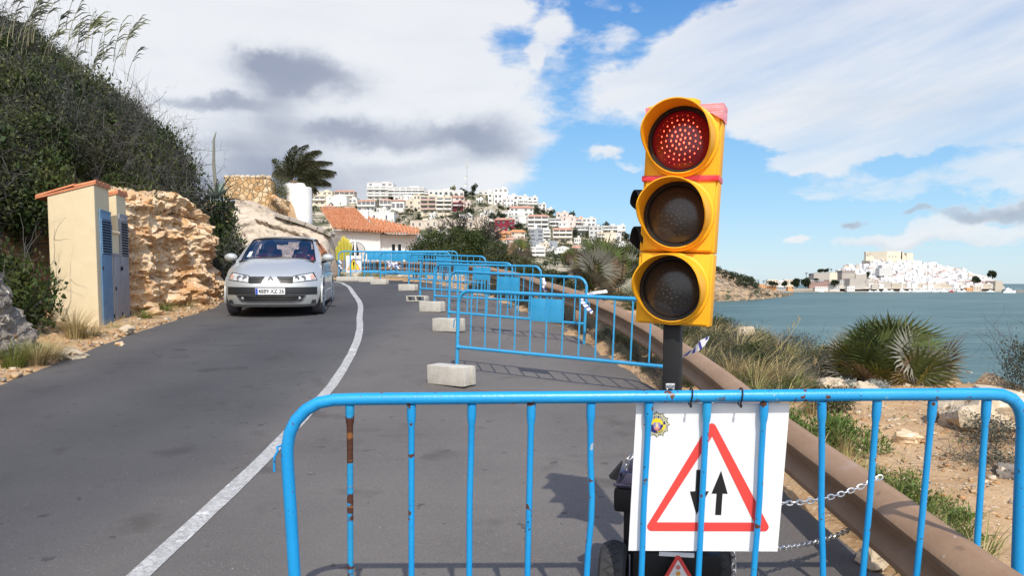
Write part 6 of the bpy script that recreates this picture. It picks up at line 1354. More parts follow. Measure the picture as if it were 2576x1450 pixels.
def lowplant(px, py, d, s, label, seed, mt=0, h=.5):
    p = hitT(px, py); rs = np.random.RandomState(seed); q = NP(); c, r = ell(rs, 6, .62, .62, .9); q.add(leaf_cloud(c, r, 1500, .08, 3.2, rs, .2, .9), 0); q.add(leaf_cloud(c, r, 200, .05, 2.4, rs, .5, .6), 1)
    o = q.build('leafy_plant', [(L_bright, L_silver, L_mid)[mt], L_mid]); o.location = (p.x, p.y, T(p.x, p.y) - .04); o.scale = (s, s, s * h * 2); o.rotation_euler = (0, 0, seed); return tag(o, label, 'plant', 'leafy plants along the guard rail')
lowplant(2020, 1090, 5.2, .42, 'bright green leafy plant right of the sign top corner', 1, 0, .55); lowplant(2095, 1120, 4.9, .46, 'bright green leafy plant behind the fourth bar from the right', 2, 0, .5); lowplant(2150, 1140, 4.75, .36, 'green plant at the guard rail beside the gravel', 3, 0, .5)
lowplant(2240, 1230, 3.95, .26, 'green plant touching the upper chain end', 4, 0, .5); lowplant(2300, 1275, 3.6, .28, 'green plant on the rail, second from the chain', 5, 0, .45); lowplant(2370, 1320, 3.3, .26, 'green plant by the guard rail with a yellow flower', 6, 0, .45); lowplant(2440, 1370, 3.05, .22, 'green plant lowest along the guard rail', 7, 0, .4)
lowplant(2110, 985, 7.9, .26, 'silver leaved plant below the twiggy shrub', 8, 1, .6); lowplant(2010, 985, 8.0, .30, 'fresh green plant between the grass and the fan palm', 9, 0, .5); lowplant(2210, 985, 7.9, .24, 'silver grey plant under the right fan palm', 10, 1, .5); lowplant(1800, 930, 7.0, .34, 'green plant at the guard rail beneath the blowing tape', 11, 2, .6)
for i, (px, py, d, n, h, lab, m_) in enumerate([(2130, 1150, 4.7, 40, .26, 'thin straw stalks rising from the green plants', G_dry), (2480, 1400, 2.95, 26, .22, 'green grass stalks at the lower right corner', G_green), (2420, 1345, 3.15, 34, .18, 'grass tuft between two green plants by the rail', G_green), (2330, 1300, 3.45, 30, .16, 'short grass beside the guard rail top', G_green), (2310, 1405, 2.9, 40, .10, 'trampled dry grass at the asphalt edge under the rail', G_dry), (2160, 1310, 3.5, 36, .10, 'dry orange grass where the lower chain meets the ground', G_dry)]): tpx(px, py, d, n, h, .14, .006, lab, m_, 20 + i, (.06, 0))
# tall single stalks against the sea
def stalk(px, py, tx, ty, d, label, seed):
    a, b = pix(px, py, d), pix(tx, ty, d); q = MB(); q.tube([a + (b - a) * t + Vector((.06 * sin(pi * t), 0, 0)) for t in [k / 8 for k in range(9)]], [.005 * (1 - .6 * k / 8) for k in range(9)], 5)
    for k in range(6): p = a + (b - a) * (.72 + .05 * k); q.tube([p, p + Vector((.02 * (-1) ** k, 0, .05))], [.005, .002], 4)
    tag(q.build('dry_stalk', G_dry), label, 'dry stalk')
stalk(1893, 935, 2015, 800, 8, 'long pale stalk leaning right against the sea', 1); stalk(2040, 965, 2053, 905, 8, 'short upright pale stalk beside the grey twiggy shrub', 2)
# -- low scrub between the barriers and the guard rail
rs = np.random.RandomState(17); q = NP(); k = 0
for i in range(46):
    y = rs.uniform(8.6, 22); xr = XR(y); x = xr + rs.uniform(.18, 1.3 if y > 10 else .7) ; kind = rs.choice(['grey', 'dry', 'olive', 'green'], p=[.3, .3, .25, .15]); s = rs.uniform(.16, .30) * (1 + .5 * (x - xr > .7))
    place_arr(q, PR[kind][rs.randint(2)], (x, y, T(x, y) - .03), rs.rand() * 6, (s, s, s))
for i in range(50):
    y = rs.uniform(9.5, 26); x = XE(y) - rs.uniform(-.8, 1.6); kind = rs.choice(['grey', 'dry', 'olive', 'green'], p=[.25, .2, .3, .25]); s = rs.uniform(.3, .55); place_arr(q, PR[kind][rs.randint(2)], (x, y, T(x, y) - .05), rs.rand() * 6, (s, s, s * .85))
for i in range(120):
    y = rs.uniform(6.3, 11.5); x = rs.uniform(2.15, XE(y) + .35)
    if y < 8.2 and x > 2.9: continue
    kind = rs.choice(['grey', 'dry', 'olive', 'green'], p=[.3, .15, .3, .25]); s = rs.uniform(.2, .42); place_arr(q, PR[kind][rs.randint(2)], (x, y, T(x, y) - .04), rs.rand() * 6, (s, s, s * .9))
for i in range(300):
    y = rs.uniform(7.6, 20); x = XR(y) + rs.uniform(.06, .62); kind = rs.choice(['grey', 'dry', 'olive'], p=[.4, .35, .25]); s = rs.uniform(.12, .25); place_arr(q, PR[kind][rs.randint(2)], (x, y, T(x, y) - .02), rs.rand() * 6, (s, s, s))
o = q.build('verge_scrub', SM); tag(o, 'low grey and olive scrub growing along the guard rail', 'scrub', kind='stuff')
# -- grasses of the left verge
for i, (px, py, d, n, h, sp, lab, m_) in enumerate([(35, 925, 8.6, 240, .42, .34, 'green grass tuft at the left edge of the photo', G_green), (110, 925, 8.8, 260, .44, .36, 'straw grass tuft second from the left edge', G_dry), (150, 905, 9.3, 200, .30, .36, 'straw grass tuft around the white rock', G_dry), (190, 850, 11.0, 260, .55, .34, 'tall straw grass against the cream cabinet wall', G_dry), (225, 850, 11.3, 160, .34, .3, 'short dry grass at the front corner of the cabinet', G_dry), (80, 900, 9.4, 120, .26, .4, 'olive grass between the two left tufts', G_green), (415, 782, 15.2, 120, .24, .3, 'green grass at the foot of the outcrop', G_green), (365, 800, 14.3, 140, .24, .3, 'green tuft on the rubble beside the cabinet', G_green), (470, 775, 15.8, 90, .22, .3, 'dry tuft near the middle of the rubble slope', G_dry)]):
    p = hitT(px, py); x = min(p.x, XL(p.y) - .12); tuft(x, p.y, n, h, sp, .009, lab, m_, 60 + i, (.05, 0))
rs = np.random.RandomState(23); q = NP()
for i in range(240):
    y = rs.uniform(4, 17); x = XL(y) - rs.uniform(.25, 1.5); m_ = rs.randint(3); q.add(blades((0, 0, 0), 14, .14, .14, .007, rs, 2), m_ % 2, (x, y, T(x, y) - .01))
for i in range(260):
    y = rs.uniform(1.5, 9); x = rs.uniform(XR(y) + .12, min(XE(y), 7)); q.add(blades((0, 0, 0), 8, .07, .12, .006, rs, 2), rs.randint(2), (x, y, T(x, y) - .01))
for i in range(170):
    y = rs.uniform(6.2, 11); x = rs.uniform(1.95, XE(y) + .2)
    if y < 8.4 and x > 2.9: continue
    q.add(blades((0, 0, 0), 40, rs.uniform(.22, .42), .22, .007, rs, 3, .6, (.12, 0)), 0 if rs.rand() < .8 else 1, (x, y, T(x, y) - .02))
for i in range(150):
    y = rs.uniform(2.2, 6.5); x = 1.72 + .32 * rs.rand() + (.05 if y > 4 else 0); q.add(blades((0, 0, 0), 22, rs.uniform(.08, .2), .16, .006, rs, 3), 1 if rs.rand() < .6 else 0, (x, y, T(x, y) - .01))
o = q.build('verge_grass', [G_dry, G_green]); tag(o, 'sparse short dry grass scattered over both verges', 'grass', kind='stuff')

# -- loose gravel and rubble
rs = np.random.RandomState(31); V = []; Fc = []; Mi = []
cube = np.array([(x, y, z) for z in (-1, 1) for y in (-1, 1) for x in (-1, 1)], float); cf = np.array([[0, 2, 3, 1], [4, 5, 7, 6], [0, 1, 5, 4], [2, 6, 7, 3], [0, 4, 6, 2], [1, 3, 7, 5]])
def pebble(x, y, s, mi):
    v = cube * (1 + .35 * rs.normal(size=(8, 3))) * s * np.array([1, rs.uniform(.6, 1), rs.uniform(.35, .7)]) * .5; a = rs.rand() * 6.28; c, sn = cos(a), sin(a); v = np.stack([v[:, 0] * c - v[:, 1] * sn, v[:, 0] * sn + v[:, 1] * c, v[:, 2]], 1) + [x, y, T(x, y) + s * .08]; Fc.append(cf + 8 * len(V)); V.append(v); Mi.append(np.full(6, mi))
for i in range(9000):
    y = 1.6 + 7.6 * rs.rand() ** 1.1; x = rs.uniform(XR(y) + .1, XE(y) + .2); pebble(x, y, .010 + .022 * rs.rand() ** 3 + (.03 if rs.rand() < .02 else 0), rs.choice(4, p=[.45, .25, .2, .1]))
for i in range(2600):
    y = rs.uniform(5, 18.5); x = XL(y) - .02 - 1.4 * rs.rand() ** 1.6; pebble(x, y, .014 + .05 * rs.rand() ** 3, rs.choice(4, p=[.4, .3, .2, .1]))
for i in range(500):
    y = rs.uniform(7.8, 22); x = XR(y) + .8 * rs.rand() ** 1.5; pebble(x, y, .012 + .04 * rs.rand() ** 3, rs.choice(4, p=[.3, .2, .4, .1]))
o = npmesh('gravel', np.concatenate(V), np.concatenate(Fc), [mat('gravel_tan', (.47, .32, .18), .95), mat('gravel_ochre', (.42, .235, .11), .95), mat('gravel_pale', (.54, .44, .32), .95), mat('gravel_grey', (.27, .23, .19), .95)], np.concatenate(Mi)); tag(o, 'loose tan and pale gravel covering the verges', 'gravel', kind='stuff')

# ------------------------------------------------------------------ the hillside town
W_white = mat('town_white', (.63, .605, .57), .9, (.70, .68, .65), .12, spec=.1, coords='World'); W_cream = mat('town_cream', (.62, .54, .42), .9, (.68, .60, .48), .12, spec=.1, coords='World'); W_beige = mat('town_beige', (.56, .48, .40), .9, (.62, .54, .45), .1, spec=.1, coords='World'); W_pink = mat('town_pink', (.66, .54, .49), .9, spec=.1); W_grey = mat('town_grey', (.30, .32, .35), .9, spec=.1); W_lgrey = mat('town_light_grey', (.52, .51, .49), .9, spec=.1); W_red = mat('town_maroon', (.20, .03, .045), .9, spec=.1); W_brick = mat('flat_brick', (.34, .22, .19), .9, spec=.1); W_orange = mat('town_orange', (.66, .34, .16), .9, spec=.1)
F_tile = mat('town_tiles', (.44, .235, .175), .9, (.50, .29, .21), .3, spec=.1, coords='World'); F_otile = mat('town_orange_tiles', (.60, .27, .13), .9, spec=.1); F_glass = mat('town_window', (.075, .08, .09), .25, (.17, .17, .175), .05, spec=.5, coords='World'); F_rail = mat('town_railing', (.66, .64, .62), .8); F_pinkw = mat('balcony_pink', (.50, .33, .30), .9)  # town window tone lifted to soften contrast in place of haze
WM = dict(w=W_white, c=W_cream, b=W_beige, p=W_pink, g=W_grey, l=W_lgrey, r=W_red, o=W_orange, k=W_brick)
_cache = {}
def unit(name, key, m, fn):
    if (name, key) not in _cache: q = MB(); fn(q); o = q.build(name, m, smooth=False); me = o.data; bpy.data.objects.remove(o); _cache[(name, key)] = me
    o = bpy.data.objects.new(name, _cache[(name, key)]); COL.objects.link(o); return o
def cA(x0, x1, y0, y1): return (908.2 + x0 / 6.763, 908.2 + x1 / 6.763, 424.8 + y0 / 6.763, 424.8 + y1 / 6.763)
def cB(x0, x1, y0, y1): return (1245.2 + x0 / 6.763, 1245.2 + x1 / 6.763, 468.8 + y0 / 6.763, 468.8 + y1 / 6.763)
def cC(x0, x1, y0, y1): return (527.4 + x0 / 3.666, 527.4 + x1 / 3.666, 337 + y0 / 3.666, 337 + y1 / 3.666)
def house(rect, col, roof, fl, cols, label, balc=(), depth=None, extra=(), yaw=0.0, cat='house', winw=.5, bandw=None, gable=None, name=None):
    x0, x1, y0, y1 = rect; p = hill_at((x0 + x1) / 2, y1); d = p.y; w = (x1 - x0) * d / F; h = (y1 - y0) * d / F; dp = depth or min(14, max(7, w * .6))
    t = empty(name or ('apartment_building' if cat == 'apartments' else 'town_house'), (p.x, d, p.z), label, cat, None, yaw)
    m = WM[col]; q = MB(); q.box((0, dp / 2, (h - 4) / 2), (w, dp, h + 4))
    for (a, b, c, e) in extra:      # side masses: rect in the same pixels
        cx = ((a + b) / 2 - (x0 + x1) / 2) * d / F; q.box((cx, dp / 2 + 1.2, ((y1 - c) * d / F - 4) / 2), ((b - a) * d / F, dp, (y1 - c) * d / F + 4))
    q.build('wall', m, t, smooth=False)
    if roof == 'flat':
        q = MB(); q.box((0, dp / 2, h + .2), (w + .3, dp + .3, .4)); q.box((w * .2, dp / 2, h + 1.0), (w * .25, dp * .4, 1.3)); q.build('roof', m, t, smooth=False)
    elif roof in ('tile', 'otile'):
        rh = min(1.9, dp * .18); q = MB(); e = .5
        q.add([(-w / 2 - e, -e, h), (w / 2 + e, -e, h), (w / 2 + e, dp + e, h), (-w / 2 - e, dp + e, h), (-w / 2 + rh, dp / 2, h + rh), (w / 2 - rh, dp / 2, h + rh), (-w / 2 - e, -e, h - .3), (w / 2 + e, -e, h - .3), (w / 2 + e, dp + e, h - .3), (-w / 2 - e, dp + e, h - .3)], [[0, 1, 5, 4], [1, 2, 5], [2, 3, 4, 5], [3, 0, 4], [0, 6, 7, 1], [1, 7, 8, 2], [3, 9, 6, 0]]); q.build('roof', F_tile if roof == 'tile' else F_otile, t, smooth=False)
    elif roof == 'gable':
        rh = h * .24; q = MB(); e = .4; q.add([(-w / 2, 0, h), (w / 2, 0, h), (0, 0, h + rh), (-w / 2, dp, h), (w / 2, dp, h), (0, dp, h + rh)], [[0, 1, 2], [5, 4, 3]]); q.build('gable_wall', m, t, smooth=False)
        q = MB(); q.add([(-w / 2 - e, -e, h - .15), (0, -e, h + rh + .15), (0, dp, h + rh + .15), (-w / 2 - e, dp, h - .15), (w / 2 + e, -e, h - .15), (w / 2 + e, dp, h - .15)], [[0, 1, 2, 3], [1, 4, 5, 2]]); q.build('roof', F_tile, t, smooth=False)
    fh = h / fl; cw = w / cols
    for f in range(fl):
        isb = f in balc
        for c in range(cols):
            if R.random() < .10 and not isb: continue
            o = unit('window', 0, F_glass, lambda q: (q.box((0, -.02, 0), (1, .10, 1)),)); o.parent = t; ww = cw * ((.80 if isb else winw) * R.uniform(.85, 1.1)); hh = fh * (.52 if isb else .42) * R.uniform(.9, 1.1)
            o.location = (-w / 2 + cw * (c + .5) + (0 if isb else R.uniform(-.12, .12) * cw), 0, fh * (f + .52)); o.scale = (ww, 1, hh)
        if isb:
            q = MB(); z = fh * f + .05; q.box((0, -.85, z), (w * .98, 1.7, .28)); o = q.build('balcony', m, t, smooth=False)
            q = MB(); q.box((0, -1.66, z + .55), (w * .98, .08, .85)); q.build('railing', F_pinkw if bandw == 'pink' else (m if col == 'w' else F_rail), o, smooth=False)
            q = MB()
            for c in range(cols + 1): q.box((-w / 2 + .12 + (w - .24) * c / cols, -.8, z + fh / 2), (.26, 1.66, fh * .96))
            q.build('party_walls', m, o, smooth=False)
    return t
big = house(cA(110, 545, 150, 425), 'w', 'flat', 5, 4, 'large white stepped apartment block on the hilltop with long balcony wings', (1, 3), 16, [], cat='apartments')
house(cA(465, 1075, 150, 350), 'w', 'flat', 4, 6, 'upper white wing of the hilltop apartments with a recessed top floor', (1, 2, 3), 14, cat='apartments'); house(cA(1075, 1390, 268, 368), 'w', 'flat', 2, 4, 'long low white balcony wing at the right end of the hilltop apartments', (0, 1), 12, cat='apartments')
house(cA(575, 870, 345, 470), 'l', 'flat', 2, 4, 'pale grey glazed house below the hilltop apartments', (1,)); house(cA(870, 1050, 350, 470), 'l', 'flat', 2, 2, 'small pale grey house left of the yellow bushes'); house(cA(1150, 1570, 368, 475), 'w', 'flat', 1, 5, 'long low white house with flat roof under the hilltop trees'); house(cA(1570, 1750, 388, 482), 'w', 'flat', 1, 2, 'low white house end next to the dark hedge')
house(cA(890, 1015, 450, 720), 'c', 'flat', 3, 2, 'plain cream end block of the terraced flats'); house(cA(1015, 1275, 470, 770), 'c', 'flat', 4, 2, 'cream terraced flats with pinkish balconies, left half', (1, 2, 3), bandw='pink'); house(cA(1278, 1545, 490, 770), 'c', 'flat', 4, 2, 'cream terraced flats with grey balconies, right half', (1, 2, 3))
house(cA(1500, 1760, 485, 690), 'p', 'tile', 3, 3, 'pink house with dark maroon tile roof'); house(cA(1562, 1732, 580, 700), 'r', 'flat', 2, 3, 'maroon glazed annex under the pink house', (1,)); house(cA(1735, 1862, 560, 665), 'p', 'flat', 1, 2, 'small pale pink house right of the maroon annex')
house(cA(-60, 240, 555, 730), 'w', 'tile', 2, 4, 'white houses with low tile roof at the left of the arcaded villa', (1,)); house(cA(320, 520, 540, 722), 'w', 'tile', 2, 3, 'white villa with columned porch and reddish roof', (1,)); house(cA(520, 735, 545, 722), 'w', 'tile', 1, 3, 'white villa wing with three large arched windows', winw=.7); house(cA(560, 890, 470, 560), 'w', 'flat', 1, 4, 'white windowless band of a house above the villa'); house(cA(740, 895, 545, 685), 'c', 'flat', 2, 2, 'narrow cream house between villa and terraced flats')
house(cA(-90, 560, 745, 925), 'w', 'flat', 1, 3, 'long white scalloped wall of a house just above the orange roof', winw=.12); house(cA(1190, 1560, 870, 1020), 'b', 'flat', 1, 4, 'beige flat roofed house left behind the bare trees', winw=.3); house(cA(1560, 1930, 880, 1020), 'b', 'flat', 1, 3, 'beige house directly behind the bare trees', winw=.3); house(cA(1930, 2170, 835, 1000), 'b', 'flat', 1, 2, 'beige boxy house with stepped roof left of the maroon house', winw=.3); house(cA(840, 1190, 890, 1010), 'b', 'flat', 1, 3, 'low beige house right of the orange tile roof', winw=.25)
house(cA(2160, 2480, 420, 585), 'w', 'flat', 2, 4, 'white house below the crest with two upper arched windows'); house(cA(2265, 2500, 290, 420), 'w', 'flat', 2, 3, 'tall white house cluster on the crest, highest on the right'); house(cA(2000, 2265, 310, 365), 'w', 'flat', 1, 3, 'low white houses on the crest behind the pine trees')
house(cB(-20, 130, 130, 300), 'w', 'flat', 2, 2, 'white crest house with a dark upper window left of the cypress'); house(cB(150, 390, 160, 320), 'w', 'flat', 2, 3, 'white house between the two left cypresses'); house(cB(400, 560, 172, 370), 'w', 'flat', 3, 2, 'white row house left half of the sloping row on the crest', (1,)); house(cB(560, 725, 190, 370), 'w', 'flat', 3, 2, 'white row house right half of the sloping row, beside the palm', (1,)); house(cB(740, 870, 285, 385), 'w', 'flat', 2, 2, 'white terrace house right of the tall cypress'); house(cB(870, 985, 320, 400), 'w', 'flat', 1, 2, 'last white terrace house at the end of the crest row')
house(cB(250, 650, 370, 515), 'w', 'tile', 2, 5, 'white two-storey house with faded tile roof and arched balcony'); house(cB(0, 205, 570, 760), 'r', 'tile', 2, 2, 'deep maroon house with four white shutters'); house(cB(205, 332, 568, 700), 'r', 'tile', 2, 1, 'maroon house wing with one tall white window')
house(cB(555, 905, 515, 740), 'w', 'tile', 3, 3, 'white three-storey house with dark full-width terraces and red roof', (0, 1, 2), extra=[cB(415, 555, 520, 740)]); house(cB(1040, 1250, 450, 560), 'p', 'flat', 1, 2, 'pale pink house on the skyline left of the big pine', winw=.3); house(cB(1130, 1365, 520, 685), 'p', 'flat', 2, 2, 'pale pink house with chimneys below the big pine', winw=.2); house(cB(1365, 1480, 560, 690), 'p', 'flat', 2, 1, 'pink corner house with stacked balconies', (0, 1)); house(cB(925, 1130, 555, 685), 'l', 'flat', 2, 2, 'light grey house with rounded balconies', (0, 1)); house(cB(1370, 1505, 435, 530), 'o', 'flat', 1, 2, 'orange house on the skyline right of the big pine', winw=.2); house(cB(1480, 1715, 550, 690), 'w', 'flat', 2, 3, 'white modern cubic house right of the pink ones')
house(cB(1375, 1600, 685, 830), 'l', 'flat', 2, 3, 'light grey terrace house under the white cube', (1,)); house(cB(1600, 1830, 690, 900), 'l', 'flat', 3, 3, 'light grey three-storey block with small windows'); house(cB(1840, 2080, 680, 815), 'w', 'flat', 2, 3, 'white modern villa with dark wide openings', (0, 1)); house(cB(2080, 2215, 640, 800), 'w', 'flat', 2, 2, 'white modern house at the right end before the traffic light', (0,))
house(cB(985, 1310, 740, 950), 'c', 'tile', 3, 3, 'cream house with red hipped roof and stacked balconies', (1, 2)); house(cB(590, 815, 745, 930), 'g', 'flat', 3, 2, 'grey and white striped modern house, grey part', winw=.6); house(cB(815, 940, 745, 930), 'w', 'flat', 3, 1, 'white balconies of the grey striped house', (0, 1, 2)); house(cB(580, 1065, 932, 1035), 'g', 'none', 1, 2, 'grey retaining base under the striped house', winw=.05, cat='wall', name='retaining_wall')
house(cB(40, 260, 800, 905), 'o', 'otile', 1, 2, 'peach house with orange roof and dormer', winw=.4); house(cB(260, 510, 775, 905), 'b', 'otile', 2, 3, 'beige house with orange red sloping roof'); house(cB(190, 370, 905, 985), 'w', 'tile', 1, 2, 'small white house under the peach one'); house(cB(365, 525, 915, 985), 'o', 'tile', 1, 2, 'small orange house with a red roof'); house(cB(220, 580, 985, 1055), 'w', 'tile', 1, 4, 'low white row with red roof edge', winw=.6)
house(cB(290, 510, 1075, 1190), 'w', 'flat', 1, 2, 'white flat house left of the glazed one', winw=.3); house(cB(510, 850, 1050, 1190), 'w', 'flat', 2, 2, 'white modern house with a wide dark glass front', (0, 1)); house(cB(1015, 1300, 1045, 1195), 'w', 'gable', 2, 5, 'white gabled house with small dark windows, lowest on the hill', winw=.35); house(cB(1300, 1485, 1050, 1195), 'w', 'tile', 2, 3, 'lower right wing of the white gabled house')
house(cB(1735, 1865, 800, 945), 'c', 'flat', 2, 2, 'cream house with dark balcony openings', (0, 1)); house(cB(1865, 2050, 795, 940), 'c', 'flat', 2, 3, 'plain cream house with four small windows', winw=.25); house(cB(2045, 2145, 830, 935), 'w', 'flat', 1, 1, 'white garage-like house beside the dark tree'); house(cB(2075, 2230, 985, 1130), 'w', 'flat', 1, 1, 'white blank house partly behind the fan palm', winw=.1); house(cB(2300, 2440, 780, 830), 'w', 'tile', 1, 3, 'distant white houses right of the dark tree by the traffic light')
house(cC(905, 968, 500, 560), 'c', 'flat', 2, 2, 'cream house at the far left of the town beside the parapet'); house(cC(945, 1130, 535, 625), 'c', 'flat', 3, 4, 'cream row of flats second from the left of the town', (1,)); house(cC(1155, 1335, 520, 602), 'c', 'tile', 2, 4, 'cream flats with brown roof left of the bare rock', (1,)); house(cC(910, 1070, 570, 660), 'c', 'flat', 2, 3, 'lower cream house with yellow trim by the parapet', (1,)); house(cC(1065, 1262, 575, 665), 'w', 'flat', 2, 2, 'white blank house with stepped roof in the left part of the town', winw=.1)
rs0 = random.Random(12)
for i in range(36):
    px = rs0.uniform(800, 1690); s = rs0.uniform(.12, .98); p_ = hill_pt(px, s); yb = 714 - p_.z * F / p_.y; w = rs0.uniform(16, 34); h = rs0.uniform(11, 20)
    house((px - w / 2, px + w / 2, yb - h, yb), rs0.choice('wwwwwcl'), rs0.choice(('flat', 'flat', 'flat', 'tile')), 2 if h > 14 else 1, 3, 'small pale house filling a gap between the larger buildings on the town hill', depth=9)['group'] = 'small pale houses filling the town hill'
# telecom mast
def mast():
    p = hill_at(1175, 476); h = (476 - 402) * p.y / F; t = empty('radio_mast', p, 'slim grey telecom mast on top of the town hill', 'mast'); q = MB()
    for a in (0, 2.1, 4.2): q.tube([(.8 * cos(a), .8 * sin(a), -2), (.35 * cos(a), .35 * sin(a), h)], .16, 5)
    for k in range(14): z = h * k / 14; r = .8 - .45 * k / 14; q.tube([(r, 0, z), (-r * .5, r * .87, z + h / 28), (-r * .5, -r * .87, z + h / 14)], .08, 4)
    q.build('lattice', M_steel, t); q = MB()
    q.lathe([(.7, h - 3), (.7, h + 1.5), (.1, h + 1.6), (.1, h + 5)], (0, 0, 0), None, 8); q.build('antenna', W_lgrey, t)
    for z in (.30, .55): q = MB(); q.lathe([(.01, 0), (.9, .3), (1.0, .5)], (-1.0, -.3, h * z), Matrix.Rotation(radians(90), 3, 'X'), 10); q.build('dish', W_white, t)
mast()
# trees and cypresses of the hill
TD = leafm('hill_tree_leaf', (.028, .042, .020), (.045, .055, .028), .05, .4); TY = leafm('hill_tree_yellow', (.12, .12, .035), (.16, .15, .05), .05, .4)
rs = np.random.RandomState(41); TR = {}
def crown(n, shape, seed, ls=.11):
    rs = np.random.RandomState(seed)
    if shape == 'cyp': c = [(0, 0, .1 + .085 * k) for k in range(10)]; r = [(.075 * sin(pi * min(1, .25 + .085 * k)) + .015,) * 2 + (.09,) for k in range(10)]; return leaf_cloud(c, r, n, .05, 1.8, rs, .5, 1.2)
    c = []; r = []
    for k in range(9): a = rs.rand() * 6.28; q = .30 * sqrt(rs.rand()); s = rs.uniform(.13, .24); c.append((q * cos(a), q * sin(a), rs.uniform(.35, .80))); r.append((s, s, s * .85))
    return leaf_cloud(c, r, n, ls, 1.4, rs, .45)
def tree(rect, label, kind='round', m=None):
    x0, x1, y0, y1 = rect; p = hill_at((x0 + x1) / 2, y1); w = (x1 - x0) * p.y / F; h = (y1 - y0) * p.y / F; key = (kind, R.randint(0, 2), m is None)
    t = empty('cypress_tree' if kind == 'cyp' else 'round_tree', (p.x, p.y - .5, p.z - .3), label, 'tree', 'cypresses on the town hill' if kind == 'cyp' else 'trees on the town hill')
    if key not in TR:
        v, f = crown(620 if kind != 'cyp' else 380, kind, 100 + key[1] * 7 + len(kind)); o = npmesh('crown', v, f, m or TD); q = MB(); q.tube([(0, 0, -.05), (.01, 0, .25), (0, 0, .5)], [.03, .022, .012], 6); tr = q.build('trunk', T_dark); TR[key] = (o.data, tr.data); bpy.data.objects.remove(o); bpy.data.objects.remove(tr)
    for nm, me in zip(('crown', 'trunk'), TR[key]): o = bpy.data.objects.new(nm, me); COL.objects.link(o); o.parent = t
    t.scale = (w * 1.02, w * 1.02, h * 1.02) if kind != 'cyp' else (w * 5, w * 5, h); t.rotation_euler = (0, 0, R.uniform(0, 6.28)); return t
TL_ = 'dark round tree growing among the houses of the hillside town'
for r_ in [(1405, 1500, 255, 372), (1665, 1790, 222, 352), (1840, 1992, 222, 402), (1720, 1850, 350, 460), (1830, 1960, 370, 460), (1760, 1960, 650, 800), (1580, 1760, 750, 870), (2010, 2110, 450, 550), (900, 972, 660, 722), (770, 860, 665, 722), (640, 722, 738, 792), (940, 1060, 800, 870), (1640, 1700, 640, 720), (1340, 1420, 790, 850), (1480, 1550, 770, 830), (2180, 2330, 730, 890), (2300, 2470, 720, 830), (2320, 2420, 610, 680), (2470, 2560, 630, 720), (210, 330, 660, 722)]: tree(cA(*r_), TL_)
for r_ in [(1195, 1382, 358, 535), (1820, 1945, 520, 705), (1940, 2085, 568, 685), (1270, 1420, 680, 905), (900, 1042, 378, 505), (640, 760, 305, 480), (330, 520, 590, 755), (20, 240, 470, 560), (2150, 2330, 775, 925), (1135, 1215, 640, 700), (1225, 1290, 640, 700), (1525, 1592, 750, 875), (870, 945, 985, 1042), (790, 872, 1085, 1152), (960, 1020, 1120, 1190), (760, 860, 370, 470), (1320, 1400, 860, 930), (1480, 1620, 895, 945), (980, 1050, 880, 920), (1700, 1800, 620, 720), (690, 800, 420, 500), (190, 330, 330, 420), (220, 330, 690, 760), (1080, 1180, 920, 960), (460, 560, 690, 760)]: tree(cB(*r_), TL_)
tree(cA(1500, 1622, 212, 382), 'yellowish feathery tree on the hilltop left of the mast', 'round', TY); tree(cA(1060, 1160, 380, 460), 'yellow flowering bush between the pale grey and low white houses', 'round', TY)
for x, y0, y1 in ((232, 130, 272), (390, 228, 345), (725, 238, 392), (835, 280, 432), (885, 335, 492), (1665, 430, 548), (1582, 485, 542), (562, 320, 365)): tree(cB(x - 12, x + 12, y0, y1), 'slender dark cypress standing on the town hill', 'cyp')
# patches of scrub on the hill
q = NP(); rs = np.random.RandomState(77)
for i in range(850):
    px = rs.uniform(780, 1700); s = rs.uniform(.02, .99); p = hill_pt(px, s); r = rs.uniform(1.0, 3.0); q.add(leaf_cloud([(0, 0, r * .4)], [(r, r, r * .6)], 46, .9, 1.5, rs, .4), rs.randint(2), tuple(p))
o = q.build('hill_scrub', [TD, L_mid]); tag(o, 'patches of dark scrub between the houses of the town hill', 'scrub', kind='stuff')
q = NP()
for i in range(150):
    px = rs.uniform(1785, 1910); top = ip(px, [1690, 1790, 1842, 1888, 1912], [664, 672, 690, 702, 722]); py = top + rs.rand() ** 1.5 * 26; d = 700 + rs.uniform(30, 80); p = pix(px, py, d); r = rs.uniform(1.5, 3.6); q.add(leaf_cloud([(0, 0, r * .2)], [(r, r, r * .6)], 50, 1.2, 1.5, rs, .4), 0, tuple(p))
o = q.build('headland_scrub', [TD]); tag(o, 'dark scrub and low pines on top of the rocky headland', 'scrub', kind='stuff')
def farhouse(x0, x1, y0, y1, d, col, label): 
    a, b = pix(x0, y1, d), pix(x1, y0, d); t = empty('coast_house', ((a.x + b.x) / 2, d, a.z), label, 'house'); w, h = b.x - a.x, b.z - a.z; q = MB(); q.box((0, 5, h / 2 - 2), (w, 10, h + 4)); q.build('wall', WM[col], t, smooth=False)
    n = max(2, int(w / 4))
    for f in range(max(1, int(h / 3.2))):
        for k in range(n): o = unit('window', 0, F_glass, lambda q: None); o.parent = t; o.location = (-w / 2 + w * (k + .5) / n, 0, 1.8 + f * 3.2); o.scale = (w / n * .5, 1, 1.4)
    return t
farhouse(1888, 1899, 700, 712, 820, 'w', 'small white house on the rocky headland shoulder')

